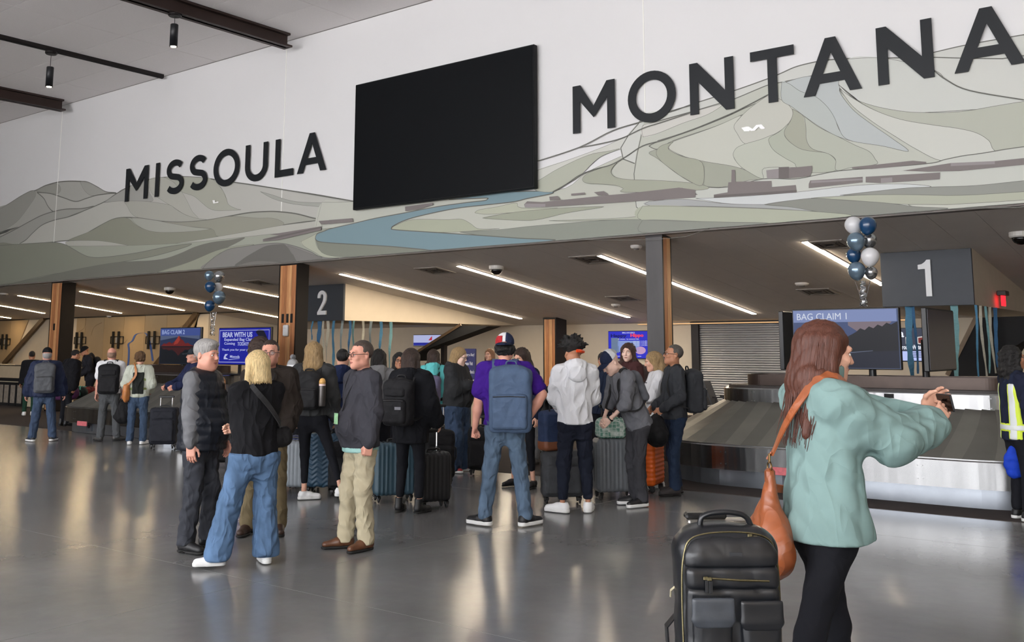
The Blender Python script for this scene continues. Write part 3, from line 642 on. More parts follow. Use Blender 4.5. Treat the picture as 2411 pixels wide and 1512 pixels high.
# ------------------------------------------------------------------ linear ceiling lamps
M_LAMP = emitm('linear_lamp_glow', (255, 224, 176), 44)
M_LAMPN = emitm('linear_lamp_glow_near', (255, 236, 208), 46)
LL = [((802, 644), (1226, 749), 'starting beside the sign numbered 2'), ((1080, 625), (1480, 746), 'in the middle of the soffit, longest in view'), ((1411, 600), (1776, 738), 'passing behind the grey steel column'),
      ((1895, 568), (2079, 670), 'passing behind the balloons by numeral 1'), ((528, 673), (657, 698), 'ending at the wood column near numeral 2, upper of two'), ((517, 720), (655, 746), 'ending at the wood column near numeral 2, lower of two'),
      ((302, 678), (483, 713), 'left of the small balloon bunch'), ((189, 685), (433, 730), 'just right of the leftmost wood column, upper of two'), ((178, 718), (285, 736.5), 'just right of the leftmost wood column, lower of two'), ((43, 695), (125, 709), 'just left of the leftmost wood column'), ((-60, 708), (104, 737), 'at the left edge of the soffit, upper of two'), ((-60, 736), (25, 748.5), 'at the left edge of the soffit, lower of two')]
for a, b, w in LL:
    p, q = onS(*a), onS(*b)
    c = (p + q) / 2; d = q - p; L_ = d.length
    t = thing('linear_lamp', 'long slim glowing ceiling lamp ' + w, 'lamp', c, 0, 'slim linear lamps in the soffit')
    rot = Matrix.Rotation(math.atan2(d.y, d.x) - math.pi / 2, 3, 'Z') @ Matrix.Rotation(math.asin(d.z / L_), 3, 'X')
    MB().box((0, 0, -.004), (.062, L_ / 2 + .02, .008), rot=rot).obj('housing', mat('lamp_housing', (120, 112, 104), .5), t)
    MB().box((0, 0, -.016), (.048, L_ / 2, .006), rot=rot).obj('diffuser', M_LAMPN if a[0] > 700 else M_LAMP, t)
# ------------------------------------------------------------------ soffit vents, cameras, detectors
SR = Matrix.Rotation(-math.atan(SL), 3, 'X')
def vent(px, py, w, label):
    p = onS(px, py)
    t = thing('ceiling_vent', label, 'vent', p, 0, 'square air vents in the soffit')
    MB().box((0, 0, -.006), (w, w, .006), rot=SR).obj('backing', M_BLKM, t)
    fr = MB()
    for k in (-1, 1):
        fr.box(SR @ Vector((k * w, 0, -.012)), (.035, w + .035, .008), rot=SR); fr.box(SR @ Vector((0, k * w, -.012)), (w, .035, .008), rot=SR)
    fr.obj('frame', mat('vent_frame', (150, 142, 134), .5), t)
    for k in (.66, .36):
        r_ = MB()
        for s_ in (-1, 1):
            r_.box(SR @ Vector((s_ * w * k, 0, -.014)), (.03, w * k, .006), rot=SR); r_.box(SR @ Vector((0, s_ * w * k, -.014)), (w * k, .03, .006), rot=SR)
        r_.obj('slat', mat('vent_slat', (92, 84, 78), .6), t)
vent(1024, 636, .28, 'square air vent left of the dome camera, above the purple shirt')
vent(1397, 610, .30, 'square air vent beside the top of the lamp near the grey column')
vent(1470, 702, .28, 'square air vent at the far end of the longest soffit lamp')
vent(1953, 575, .26, 'square air vent left of the balloons near numeral 1')
vent(1927, 686, .30, 'square air vent above the roller shutter')
vent(614, 665, .28, 'square air vent left of the wood column by numeral 2')
def dome(px, py, r_, label):
    p = onS(px, py)
    t = thing('dome_camera', label, 'camera', p, 0, 'dome cameras on the soffit')
    MB().lathe([(r_, .01), (r_, -.05), (r_ * .9, -.07)], 24).obj('base_ring', mat('camera_white', (190, 186, 180), .4), t, False)
    MB().lathe([(r_ * .8, -.06), (r_ * .76, -.10), (r_ * .6, -.14), (r_ * .32, -.165), (.01, -.172)], 24).obj('dome', mat('camera_glass', (16, 14, 14), .08), t, True)
dome(1169, 627, .15, 'white dome camera with a dark lens above the longest lamp')
dome(400, 678, .15, 'dome camera left of the small balloon bunch')
dome(2404, 548, .16, 'dome camera at the right edge under the mural')
def detector(px, py, r_, label):
    p = onS(px, py)
    t = thing('smoke_detector', label, 'detector', p, 0, 'small ceiling detectors')
    MB().lathe([(r_, .01), (r_, -.02), (r_ * .8, -.045)], 20).obj('base', mat('detector_white', (200, 196, 190), .5), t)
    MB().lathe([(r_ * .5, -.045), (r_ * .42, -.07)], 16).obj('sensor', mat('detector_grey', (90, 86, 82), .5), t)
detector(1498, 579, .10, 'small dark detector left of the top of the grey column')
detector(1450, 717, .11, 'small detector under the vent at the end of the longest lamp')
detector(10, 691, .12, 'small dark detector at the left edge under the mural')
detector(258, 744, .10, 'small detector above the mounting brackets on the map wall')
detector(1888, 667, .13, 'round speaker disc beside the vent above the shutter')
# ------------------------------------------------------------------ left block: map panels, brackets, trims
xm = []
M_MAP = [mat('map_panel_%d' % i, c, .35, noise=.06, nscale=1.2, bump=.05, bscale=8) for i, c in enumerate([(166, 142, 108), (172, 148, 114), (160, 140, 112)])]
zc_ = soffit_z(YL)
ys_ = YL - .02
seams = [(-60), 26, 66, 125, 180, 201, 245, 292, 341, 393, 447, 466]
seam_x = [onY(s, 800, YL).x for s in seams]
mp = thing('map_wall', 'pale wood panel wall with etched map and a blue river line, left background', 'wall panel', (onY(250, 800, YL).x, YL, 1.1))
ox = mp.location.x
def in_band(px0, px1): return True
for i in range(len(seam_x) - 1):
    a, b = seam_x[i] - ox, seam_x[i + 1] - ox
    if seams[i] in (66, 125): continue
    top = zc_ - 1.1 - .03
    if seams[i] == 447:
        P = [(a, 0.0), (b - .9, 0.0), (b, top), (a, top)]
    elif seams[i] == 26:
        P = [(a, 0.0), (a + .2, 0.0), (b, top), (a, top)]
    else: P = [(a, 0), (b, 0), (b, top), (a, top)]
    MB().prism([(x + (.008 if x == a else -.008), -.03, z) for x, z in P], [(x, -.0, z) for x, z in P]).obj('panel', M_MAP[i % 3], mp)
MB().box((0, -.02, zc_ - 1.1 - .015), ((seam_x[-1] - seam_x[0]) / 2 + .2, .025, .02)).obj('top_trim', M_DARK, mp)
riv = [(441, 865), (444, 830), (444, 812), (455, 800), (463, 788), (480, 784), (488, 793), (494, 812), (500, 850), (506, 868)]
riv = [(300 + (x - 441) * .98, y) for x, y in riv]
rp = [(p - Vector((ox, YL, 1.1))) for p in (onY(x, max(y, 700), YL - .03) for x, y in [(300, 868), (303, 850), (304, 824), (303, 810), (312, 803), (320, 788), (335, 784), (345, 786), (350, 798), (355, 815), (360, 850)])]
MB().strip([Vector((p.x, -.036, p.z)) for p in catmull(rp, 4)], (1, 0, 0), (0, -.004, 0), .055).obj('river_line', mat('map_river_blue', (62, 92, 158), .5), mp)
for P in ([(176, 800), (183, 784), (195, 776), (200, 768), (203, 750)], [(265, 830), (275, 815), (290, 810), (300, 800)], [(215, 790), (222, 770), (240, 760)], [(385, 790), (400, 775), (420, 772), (440, 760)]):
    q = [onY(x, y, YL - .03) - Vector((ox, YL, 1.1)) for x, y in P]
    MB().strip([Vector((p.x, -.034, p.z)) for p in catmull(q, 4)], (.7, 0, .7), (0, -.003, 0), .012).obj('etched_line', mat('map_etch', (120, 100, 78), .6), mp)
for a, b, w in (((106, 749), (10, 858), 'left'), ((468, 734), (360, 872), 'right')):
    p, q = onY(*a, YL - .06), onY(*b, YL - .06)
    d = (q - p).normalized(); n = Vector((-d.z, 0, d.x)) * .09
    c = (p + q) / 2
    o = MB(c).prism([p - n + Vector((0, -.08, 0)), q - n + Vector((0, -.08, 0)), q + n + Vector((0, -.08, 0)), p + n + Vector((0, -.08, 0))], [p - n, q - n, q + n, p + n]).obj('diagonal_brace', mat('brace_brown', (96, 78, 58), .45, metal=.4, noise=.2), None)
    o.location = c
    tag(o, 'sloping brown metal brace on the far wall, %s of two' % w, 'brace', 'sloping braces on the map wall')
def tvmount(px, py, label):
    p = onY(px, py, YL - .03)
    t = thing('tv_mount', label, 'bracket', p, 0, 'empty screen brackets on the map wall')
    MB().box((0, -.03, .12), (.40, .012, .012)).box((0, -.03, -.12), (.40, .012, .012)).box((-.39, -.03, 0), (.012, .012, .13)).box((.39, -.03, 0), (.012, .012, .13)).obj('wall_frame', M_BLKM, t)
    for k in (-.2, .14):
        MB().box((k, -.06, .0), (.045, .02, .30)).obj('hanging_rail', M_BLKM, t)
    MB().box((0.0, -.02, 0), (.1, .01, .09)).obj('junction_box', mat('box_grey', (150, 150, 150), .5), t)
tvmount(14, 805, 'empty black screen bracket at the left edge of the far wall')
tvmount(190, 802, 'empty black screen bracket above the man in a black cap')
tvmount(277, 801, 'empty black screen bracket above the bald man')
tvmount(361, 801, 'empty black screen bracket partly behind the bag claim 2 screen')
# low counters
xk = onY(60, 880, 14.5).x
t = thing('service_counter', 'low beige counter with framed notices at the left edge', 'counter', (-36, 14.9, .006))
zt = onY(30, 862, 14.5).z; zm = onY(30, 891, 14.5).z; zl = onY(30, 899, 14.5).z
x_r = xk + 36 + 1.3
x_l = -8.0
MB().box(((x_r + x_l) / 2, 0, (zm + zt) / 2), ((x_r - x_l) / 2, .4, (zt - zm) / 2), bev=.01).obj('upper_band', mat('counter_beige', (184, 166, 138), .5, noise=.04), t)
MB().box(((x_r + x_l) / 2, .05, (zm + zl) / 2), ((x_r - x_l) / 2, .36, (zm - zl) / 2)).obj('shadow_gap', M_BLKM, t)
MB().box(((x_r + x_l) / 2, 0, zl / 2), ((x_r - x_l) / 2, .4, zl / 2), bev=.01).obj('lower_panel', mat('counter_cream', (190, 178, 152), .5, noise=.04), t)
MB().box(((x_r + x_l) / 2, 0, zt + .012), ((x_r - x_l) / 2, .43, .012)).obj('top_ledge', mat('ledge_dark', (44, 34, 30), .4), t)
for px in (2, 15, 30, 46):
    x = onY(px, 925, 14.48).x + 36
    f = MB().box((x, -.41, zl - .36), (.18, .012, .34)).obj('notice_frame', M_BLKM, t)
    MB().box((x, -.424, zl - .36), (.13, .003, .26)).obj('notice_sheet', mat('notice_paper', (140, 130, 118), .6, noise=.3, nscale=9), f)
t = thing('back_counter', 'long low beige counter behind the second bag carousel', 'counter', (-19, 17.0, .006))
MB().box((0, 0, .5), (5.2, .3, .5), bev=.01).obj('front_panel', mat('counter_beige', (184, 166, 138), .5), t)
MB().box((0, 0, 1.02), (5.25, .34, .02)).obj('top_ledge', mat('ledge_dark', (44, 34, 30), .4), t)
# ------------------------------------------------------------------ deep background on the right
def roller_shutter():
    x0, x1 = onY(1652, 850, YD).x, onY(1905, 850, YD).x
    t = thing('roller_shutter', 'closed grey metal roller shutter behind the bag carousel', 'shutter', ((x0 + x1) / 2, YD - .07, .006))
    w = (x1 - x0) / 2; n = 40; H = 2.28 / n
    P = [(0, 0), (-.02, .15), (-.024, .5), (-.02, .8), (-.004, .95), (0, 1)]
    vs = []
    for x in (-w, w): vs += [(x, y, z * H) for y, z in P] + [(x, .01, H), (x, .01, 0)]
    k = len(P) + 2
    sm = MB().add(vs, [[i, i + k, (i + 1) % k + k, (i + 1) % k] for i in range(k)] + [list(range(k - 1, -1, -1)), list(range(k, 2 * k))]).mesh('slat', mat('shutter_steel', (166, 166, 168), .35, metal=.75, noise=.08, nscale=3))
    for i in range(n):
        q = newobj('slat', sm, None, t); q.location = (0, 0, i * H)
    for s_ in (-1, 1): MB().box((s_ * (w + .09), -.03, 1.16), (.10, .07, 1.16)).obj('guide_rail', M_DARK, t)
    MB().box((0, -.04, 2.30), (w + .2, .09, .03)).obj('header', M_DARK, t)
roller_shutter()
MB().box((0, 0, 0), (3.4, .02, .012)).obj('cove_strip', emitm('cove_glow', (255, 200, 140), .7))
o = bpy.data.objects['cove_strip']; o.location = (onY(1800, 765, YD).x, YD - .22, 2.30)
tag(o, 'thin warm light strip along the top of the roller shutter', 'light strip')
# ------------------------------------------------------------------ bag carousels
def steel_mat(key, rgb, rough, st):
    return mat(key, rgb, rough, metal=1, noise=.22, nscale=5, bump=.35, bscale=2.6, stretch=st, bdist=.05)  # vertical colour streaks stand in for window reflections on the steel
M_FASC = steel_mat('brushed_stainless_reflect_streaks', (142, 142, 142), .22, (1, 1, .06))
M_PLATE = mat('rubber_steel_plate', (126, 124, 117), .40, metal=.7, noise=.08, nscale=4)
M_PLATE2 = mat('rubber_steel_plate_dark', (112, 110, 104), .38, metal=.7, noise=.08, nscale=4)
M_BELT = mat('carousel_belt', (44, 37, 34), .55, noise=.2, nscale=5)
M_RIV = mat('rivet_steel', (150, 150, 150), .3, metal=1)
def stadium(hl, r, s):
    """point and outward normal on a stadium of half straight length hl and radius r at angle-like parameter s in 0..1 (same s matches between offsets)"""
    L1, L2 = 2 * hl, math.pi * 1.0
    tot = 2 * L1 + 2 * L2; q = (s % 1) * tot
    if q < L1: return Vector((-hl + q, -r, 0)), Vector((0, -1, 0))
    q -= L1
    if q < L2:
        a = -math.pi / 2 + q / L2 * math.pi; n = Vector((math.cos(a), math.sin(a), 0)); return Vector((hl, 0, 0)) + n * r, n
    q -= L2
    if q < L1: return Vector((hl - q, r, 0)), Vector((0, 1, 0))
    q -= L1
    a = math.pi / 2 + q / L2 * math.pi; n = Vector((math.cos(a), math.sin(a), 0)); return Vector((-hl, 0, 0)) + n * r, n
def carousel(xl, xr, yf, zf0, zf1, zr0, zr1, ro, ri, label):
    hl = (xr - xl) / 2 - ro
    t = thing('bag_carousel', label, 'carousel', ((xl + xr) / 2, yf + ro, .006), 0, 'sloping bag carousels')
    N = 112
    def ring(prof, name, m_, parent=t, a=0, b=N):
        mb = MB(); k = len(prof); vs = []
        for i in range(a, b + 1):
            for r_, z in prof: p, n = stadium(hl, r_, i / N); vs.append((p.x, p.y, z))
        fs = [[i * k + j, (i + 1) * k + j, (i + 1) * k + (j + 1) % k, i * k + (j + 1) % k] for i in range(b - a) for j in range(k)]
        if b - a < N: fs += [list(range(k))[::-1], [(b - a) * k + j for j in range(k)]]
        return mb.add(vs, fs).obj(name, m_, parent)
    ring([(ro - .16, 0), (ro - .16, zf0), (ro - .3, zf0), (ro - .3, 0)], 'plinth', mat('plinth_steel', (150, 155, 162), .3, metal=.9, noise=.1, nscale=4))
    # fascia panels
    npan = 10; st = N / npan
    for i in range(npan):
        a, b = round(i * st), round((i + 1) * st)
        fp = ring([(ro, zf0), (ro, zf1 - .012), (ro - .015, zf1), (ro - .04, zf1), (ro - .04, zf0)], 'fascia_panel', M_FASC, t, a, b)
        rv = MB()
        for s_ in ((a + .25) / N, (b - .25) / N):
            for z in (zf0 + .07, zf1 - .08):
                p, n = stadium(hl, ro, s_)
                rv.lathe([(.008, 0), (.007, .004)], 8, c=(p.x, p.y, z), rot=n.to_track_quat('Z', 'Y').to_matrix())
        rv.obj('rivet', M_RIV, fp)
    ring([(ro - .02, zf1), (ro - .02, zf1 + .012), (ro - .06, zf1 + .012), (ro - .06, zf1)], 'fascia_lip', M_RIV)
    # crescent plates
    npl = 56
    for i in range(npl):
        vs = []; K = 7
        for e in (0, 1.06):
            for j in range(K):
                u = j / (K - 1)
                r_ = ro - .03 + (ri - ro + .03) * u
                s_ = (i + e + .35 * math.sin(u * math.pi * .5)) / npl
                p, n = stadium(hl, r_, s_)
                vs.append((p.x, p.y, zf1 + .0 + (zr0 - zf1 + .03) * u + (.012 if e == 0 else .0)))
        vs2 = [(x, y, z - .006) for x, y, z in vs]
        fs = [[j, K + j, K + j + 1, j + 1] for j in range(K - 1)] + [[2 * K + j, 2 * K + j + 1, 3 * K + j + 1, 3 * K + j] for j in range(K - 1)]
        fs += [[j, j + 1, 2 * K + j + 1, 2 * K + j] for j in range(K - 1)]
        MB().add(vs + vs2, fs).obj('carousel_plate', (M_PLATE, M_PLATE2)[i % 2], t)
    # raised inner ring
    for i in range(8):
        a, b = round(i * N / 8), round((i + 1) * N / 8)
        fp = ring([(ri + .02, zr0), (ri + .02, zr1 - .015), (ri, zr1), (ri - .06, zr1), (ri - .06, zr0)], 'upper_fascia', M_FASC, t, a, b)
        rv = MB()
        for s_ in ((a + .2) / N, (b - .2) / N):
            for z in (zr0 + .04, zr1 - .05):
                p, n = stadium(hl, ri + .02, s_); rv.lathe([(.008, 0), (.007, .004)], 8, c=(p.x, p.y, z), rot=n.to_track_quat('Z', 'Y').to_matrix())
        rv.obj('rivet', M_RIV, fp)
    top = [stadium(hl, ri - .05, i / N)[0] for i in range(N)]
    MB().prism([(p.x, p.y, zr1 + .03) for p in top], [(p.x, p.y, zr0) for p in top]).obj('top_deck', M_BELT, t)
    ring([(ri - .30, zr1 + .03), (ri - .30, zr1 + .17), (ri - .34, zr1 + .17), (ri - .34, zr1 + .03)], 'inner_guard', mat('guard_brown', (66, 54, 48), .35, metal=.5, noise=.2, nscale=5))
    return t, hl
zf0, zf1 = onY(2264, 1152, 11.35).z, onY(2264, 1086, 11.35).z
RO, RI = 1.55, .62
zr1, zr0 = onY(2000, 921, 11.35 + RO - RI).z, onY(2000, 960, 11.35 + RO - RI).z
car1, hl1 = carousel(-7.0, -1.2, 11.35, zf0, zf1, zr0, zr1, RO, RI, 'large stainless bag carousel on the right with sloping plates')
car2, hl2 = carousel(-20.7, -15.25, 10.62, zf0, zf1, zr0, zr1, RO, RI, 'stainless bag carousel in the left background with luggage on it')
def stopbox(car, px, py, yf):
    p = onY(px, py, yf) - Vector(car.location)
    o = MB().box((p.x, -RO - .0, p.z + .045), (.17, .012, .045), bev=.004).obj('warning_label', mat('label_pink', (214, 112, 118), .5, noise=.2, nscale=40), car)
    o['label'] = 'pinkish red warning label'
    MB().box((p.x + .02, -RO + .16 - .012, zf0 - .09), (.10, .012, .075)).obj('switch_plate', mat('switch_grey', (92, 96, 102), .4, metal=.5), car)
    MB().lathe([(.035, 0), (.03, .02)], 16, c=(p.x + .02, -RO + .148 - .012, zf0 - .08), rot=Matrix.Rotation(R(90), 3, 'X')).obj('stop_button', M_BLK, car)
stopbox(car1, 1846, 1120, 11.35)
stopbox(car2, 193, 1003, 10.62)
MB().box((onY(2094, 928, 12.28).x - car1.location.x, -RI - .024, zr1 - .05), (.055, .004, .025)).obj('rating_plate', M_BLKM, car1)
# black chutes that feed the carousels, behind the bulkheads
def chute(P, Y, th, label):
    pts = [onY(*p, Y) for p in P]; c = sum(pts, Vector()) / len(pts)
    t = thing('feed_chute', label, 'chute', (c.x, Y, c.z), 0, 'dark feed conveyors')
    MB(c).prism(pts, [p + Vector((0, th, 0)) for p in pts]).obj('side_wall', M_BLKM, t)
    a, b = pts[0], pts[1]; d = (b - a).normalized(); n = Vector((-d.z, 0, d.x)) * .07
    if n.x > 0: n = -n
    MB(c).prism([a + Vector((0, -.03, 0)), b + Vector((0, -.03, 0)), b + n + Vector((0, -.03, 0)), a + n + Vector((0, -.03, 0))], [a, b, b + n, a + n]).obj('edge_rail', mat('brace_brown', (96, 78, 58), .45, metal=.4), t)
    MB(c).box((c.x, Y + th / 2, c.z / 2), (.06, .06, c.z / 2)).obj('support_post', M_DARK, t)
chute([(2236, 886), (2305, 748), (2480, 742), (2480, 760), (2391, 815), (2345, 886)], 17.6, .8, 'black feed chute behind the blue streamers right of numeral 1')
chute([(955, 850), (1087, 767), (1151, 768), (994, 826), (975, 850)], 19.5, .5, 'black sloping conveyor edge above the heads in the middle background')
# ------------------------------------------------------------------ display screens
SCR = {}
def em(key, rgb, s=.9): return emitm('scr_' + key, rgb, s)
def screen(px0, px1, pyt, pyb, Y, label, depth=.06, pole=None, rz=0.0, face=None):
    a, b = onY(px0, (pyt + pyb) / 2, Y), onY(px1, (pyt + pyb) / 2, Y)
    pm = (px0 + px1) / 2
    zt, zb = onY(pm, pyt, Y).z, onY(pm, pyb, Y).z
    w, h = (b.x - a.x) / 2, (zt - zb) / 2
    t = thing('display_screen', label, 'screen', ((a.x + b.x) / 2, Y, zb), rz)
    MB().box((0, depth / 2, h), (w, depth / 2, h), bev=.008).obj('casing', M_BLK, t)
    if face: MB().box((0, -.003, h), (w - .015, .003, h - .015)).obj('lit_panel', face, t)
    return t, w, h
# bag claim 1
t1, w, h = screen(1867, 2120, 726, 870, 12.75, 'large screen reading BAG CLAIM 1 above the carousel', face=em('dusk', (96, 116, 166), .36))
top = 2 * h - .02
flatpoly(t1, 'picture_sky', [(-w + .02, h * 1.1), (w - .02, h * 1.1), (w - .02, top - .16), (-w + .02, top - .16)], -.0065, em('duskblue', (84, 104, 158), .36))
flatpoly(t1, 'picture_cloud', [(.05, top - .2), (.2, top - .3), (.45, top - .26), (w - .1, top - .17), (w - .05, top - .05), (.3, top - .02), (.05, top - .08)], -.0070, em('cloudpink', (164, 146, 158), .36))
flatpoly(t1, 'picture_cloud', [(-w + .1, top - .38), (-.4, top - .3), (-.2, top - .36), (-.4, top - .42)], -.0070, em('cloudrose', (190, 130, 110), .36))
flatpoly(t1, 'picture_ridge', [(-w + .02, h * .5), (-w + .02, h * 1.22), (-w + .18, h * 1.32), (-.5, h * 1.2), (-.3, h * 1.26), (-.05, h * 1.1), (.1, h * 1.0), (.1, h * .5)], -.0075, em('ridge', (42, 46, 62), .36))
trees = [(-.05, h * .55), (-.02, h * 1.0), (.1, h * 1.15)] + [(.15 + i * .055, h * (1.22 + .028 * i + (.09 if i % 2 else 0))) for i in range(9)] + [(w - .02, h * 1.55), (w - .02, h * .4)]
flatpoly(t1, 'picture_trees', trees, -.0080, em('trees', (24, 27, 34), .36))
flatpoly(t1, 'picture_lake', [(-w + .02, .02), (w - .02, .02), (w - .02, h * .62), (.1, h * .55), (-.2, h * .62), (-w + .02, h * .75)], -.0085, em('lake', (36, 42, 62), .36))
flatpoly(t1, 'picture_shore', [(-.25, h * .5), (.35, h * .62), (.35, h * .6), (-.25, h * .46)], -.009, em('shore', (120, 132, 160), .36))
flatpoly(t1, 'title_band', [(-w + .02, top - .155), (w - .03, top - .155), (w - .03, top - .0), (-w + .02, top - .0)], -.0092, em('band', (132, 148, 196), .6))
put_text('BAG CLAIM 1', t1, 'title_text', em('title', (214, 220, 236), .7), -w + .07, top - .08, .66, .085, -.0105, .002, 0.0, left=True)
def pole(parent_t, x, z0, label=None):
    zb = parent_t.location.z
    MB().tube([(x, .10, z0 - zb), (x, .10, .25)], .045, 14).obj('pole', M_BLK, parent_t)
    MB().box((x, .09, .3), (.16, .03, .16)).obj('mount_plate', M_BLK, parent_t)
    MB().lathe([(.14, z0 - zb), (.14, z0 - zb + .02)], 20, c=(x, .10, 0)).obj('pole_foot', M_BLK, parent_t)
ztop = zr1 + .04
pole(t1, .3, ztop)
def angled_screen(px0, px1, pyt, pyb, Yn, ang, wd, label, polex=None, dY=0):
    """screen standing turned by ang about z"""
    p = onY((px0 + px1) / 2, (pyt + pyb) / 2, Yn)
    zt, zb = onY((px0 + px1) / 2, pyt, Yn).z, onY((px0 + px1) / 2, pyb, Yn).z
    t = thing('display_screen', label, 'screen', (p.x, Yn + dY, zb), ang)
    h = (zt - zb) / 2; w = wd / 2
    MB().box((0, 0, h), (w, .035, h), bev=.01).obj('casing', M_BLK, t)
    MB().box((0, -.037, h), (w - .02, .003, h - .02)).obj('screen_panel', mat('screen_idle', (46, 42, 58), .25), t)
    MB().box((-.1, .06, h), (.2, .03, .2)).obj('mount_plate', M_BLK, t)
    MB().tube([(-w * .3, .05, h * 1.25), (-w * .3, .12, h * 1.3), (-w * .3, .12, h * 1.7), (-w * .3, .05, h * 1.75)], .012, 8).obj('cable_loop', M_BLK, t)
    if polex is not None: MB().tube([(polex, .09, ztop - zb), (polex, .09, h)], .045, 14).obj('pole', M_BLK, t)
    return t
angled_screen(1840, 1840, 733, 871, 12.85, R(-90), 1.3, 'screen seen from behind at the left of the BAG CLAIM 1 screen', .0, .65)
angled_screen(2177, 2177, 724, 876, 12.85, R(90), 1.3, 'dark screen turned sideways on a pole right of the BAG CLAIM 1 screen', -.35, .67)
# bag claim 2
t2, w, h = screen(376, 472, 771, 858, 12.1, 'screen reading BAG CLAIM 2 with red peaks, left background', face=em('night', (40, 52, 84), .55))
top = 2 * h - .02
flatpoly(t2, 'picture_cloud', [(-w + .03, h * 1.3), (0, h * 1.5), (w - .03, h * 1.35), (w - .03, h * 1.6), (-w + .03, h * 1.6)], -.0065, em('nightcloud', (86, 98, 128), .6))
flatpoly(t2, 'picture_forest', [(-w + .03, .02), (w - .03, .02), (w - .03, h), (.2, h * 1.05), (-w + .03, h * .98)], -.007, em('forest', (14, 20, 26), .5))
pk = [(-w + .06, h * .98), (-.55, h * 1.14), (-.47, h * 1.1), (-.36, h * 1.22), (-.27, h * 1.12), (-.16, h * 1.26), (-.1, h * 1.38), (-.03, h * 1.56), (.02, h * 1.46), (.06, h * 1.34), (.12, h * 1.3), (.2, h * 1.12), (.3, h * 1.16), (.38, h * 1.06), (.5, h * .98)]
flatpoly(t2, 'picture_peak', pk, -.0075, em('peak', (122, 34, 30), .5))
flatpoly(t2, 'picture_peak_face', [(-.16, h * 1.26), (-.1, h * 1.38), (-.03, h * 1.56), (.01, h * 1.3), (-.06, h * 1.12), (-.2, h * 1.05)], -.0078, em('peak_face', (176, 62, 48), .5))
flatpoly(t2, 'picture_reflection', [(x, h * .92 - (z - h * .98) * .8) for x, z in pk], -.008, em('peakmirror', (74, 24, 24), .5))
flatpoly(t2, 'title_band', [(-w + .02, top - .15), (w - .02, top - .15), (w - .02, top), (-w + .02, top)], -.0085, em('band2', (66, 84, 150), .6))
put_text('BAG CLAIM 2', t2, 'title_text', em('title2', (150, 165, 210), .7), -w + .08, top - .075, .8, .09, -.0100, .002, .02, left=True)
pole(t2, .0, ztop)
# bear with us
t3, w, h = screen(514, 637, 771, 860, 12.2, 'blue screen reading BEAR WITH US in the left background', face=em('bearblue', (20, 28, 160), .62))
W_ = em('bearwhite', (186, 192, 232), .7)
for x0_, x1_, z0_, z1_ in ((-w + .04, w - .04, 2 * h - .06, 2 * h - .05), (-w + .04, w - .04, .05, .06), (-w + .04, -w + .05, .05, 2 * h - .05), (w - .05, w - .04, .05, 2 * h - .05)):
    flatpoly(t3, 'border_line', [(x0_, z0_), (x1_, z0_), (x1_, z1_), (x0_, z1_)], -.0065, W_)
put_text('BEAR WITH US', t3, 'headline', W_, -w + .14, h * 1.62, w * 1.15, .10, -.008, .002, .03, left=True)
put_text('Expanded Bag Claim', t3, 'text_line', W_, -w + .2, h * 1.34, w * 1.15, .075, -.008, .002, .01, left=True)
put_text('Coming', t3, 'text_line', W_, -w + .2, h * 1.13, w * .42, .065, -.008, .002, .01, left=True)
put_text('TODAY!', t3, 'text_line', W_, -w + .2 + w * .52, h * 1.13, w * .42, .065, -.008, .002, .01, left=True)
flatpoly(t3, 'underline', [(-w + .2 + w * .52, h * 1.04), (-w + .2 + w * .94, h * 1.04), (-w + .2 + w * .94, h * 1.05), (-w + .2 + w * .52, h * 1.05)], -.0065, W_)
put_text('Thank you for your patience', t3, 'text_line', W_, -w + .13, h * .8, w * 1.35, .055, -.008, .002, .005, left=True)
flatpoly(t3, 'logo_mark', [(-w + .2, h * .3), (-w + .35, h * .3), (-w + .25, h * .42), (-w + .33, h * .58), (-w + .24, h * .58), (-w + .2, h * .42)], -.0065, W_)
put_text('Missoula', t3, 'logo_text', W_, -w + .4, h * .45, .3, .05, -.008, .002, .01, left=True)
flatpoly(t3, 'logo_swoosh', [(-w + .36, h * .3), (-w + .7, h * .36), (-w + .7, h * .34), (-w + .36, h * .27)], -.0065, W_)
flatpoly(t3, 'bear_shape', [(w - .45, h * 1.75), (w - .35, h * 1.9), (w - .2, h * 1.8), (w - .1, h * 1.45), (w - .2, h * 1.3), (w - .35, h * 1.5)], -.0065, em('bear', (16, 16, 40), .5))
for k in (-.14, .1): MB().box((k, .03, -(t3.location.z - ztop) / 2), (.028, .02, (t3.location.z - ztop) / 2 + .03)).obj('stand_leg', M_BLK, t3)
MB().box((-.02, .03, .0 + ztop - t3.location.z - .02), (.3, .12, .015)).obj('stand_foot', M_BLK, t3)
# ad screen in the background (blue, with a title and small pictures)
t4, w, h = screen(1432, 1530, 779, 845, YD - .1, 'blue advert screen on the beige wall left of the grey column', face=em('adblue', (44, 48, 190), .8))
adw = em('adwhite', (215, 220, 240), .8)
put_text("Happy", t4, 'headline', em('adnavy', (20, 24, 110), .8), -.30, h * 1.62, w * .78, .115, -.008, .002, .05)
put_text("Hippo", t4, 'headline', em('adred', (220, 60, 90), .9), .26, h * 1.64, w * .62, .115, -.008, .002, .05)
put_text("SMALL DOG DEAL'S", t4, 'text_line', adw, -.0, h * 1.86, w * .6, .035, -.008, .002, .01)
put_text("15 minutes - by someone's lake", t4, 'text_line', adw, -.0, h * 1.4, w * 1.0, .04, -.008, .002, .01)
for z in (1.36, 1.06, .76): flatpoly(t4, 'small_picture', [(-w + .1, h * z - .12), (-w + .34, h * z - .12), (-w + .34, h * z + .05), (-w + .1, h * z + .05)], -.0065, em('adpic', (120, 140, 170), .6))
flatpoly(t4, 'main_picture', [(-.35, h * .5), (.33, h * .45), (.33, h * 1.28), (-.33, h * 1.3)], -.0065, em('adsky', (130, 150, 205), .8))
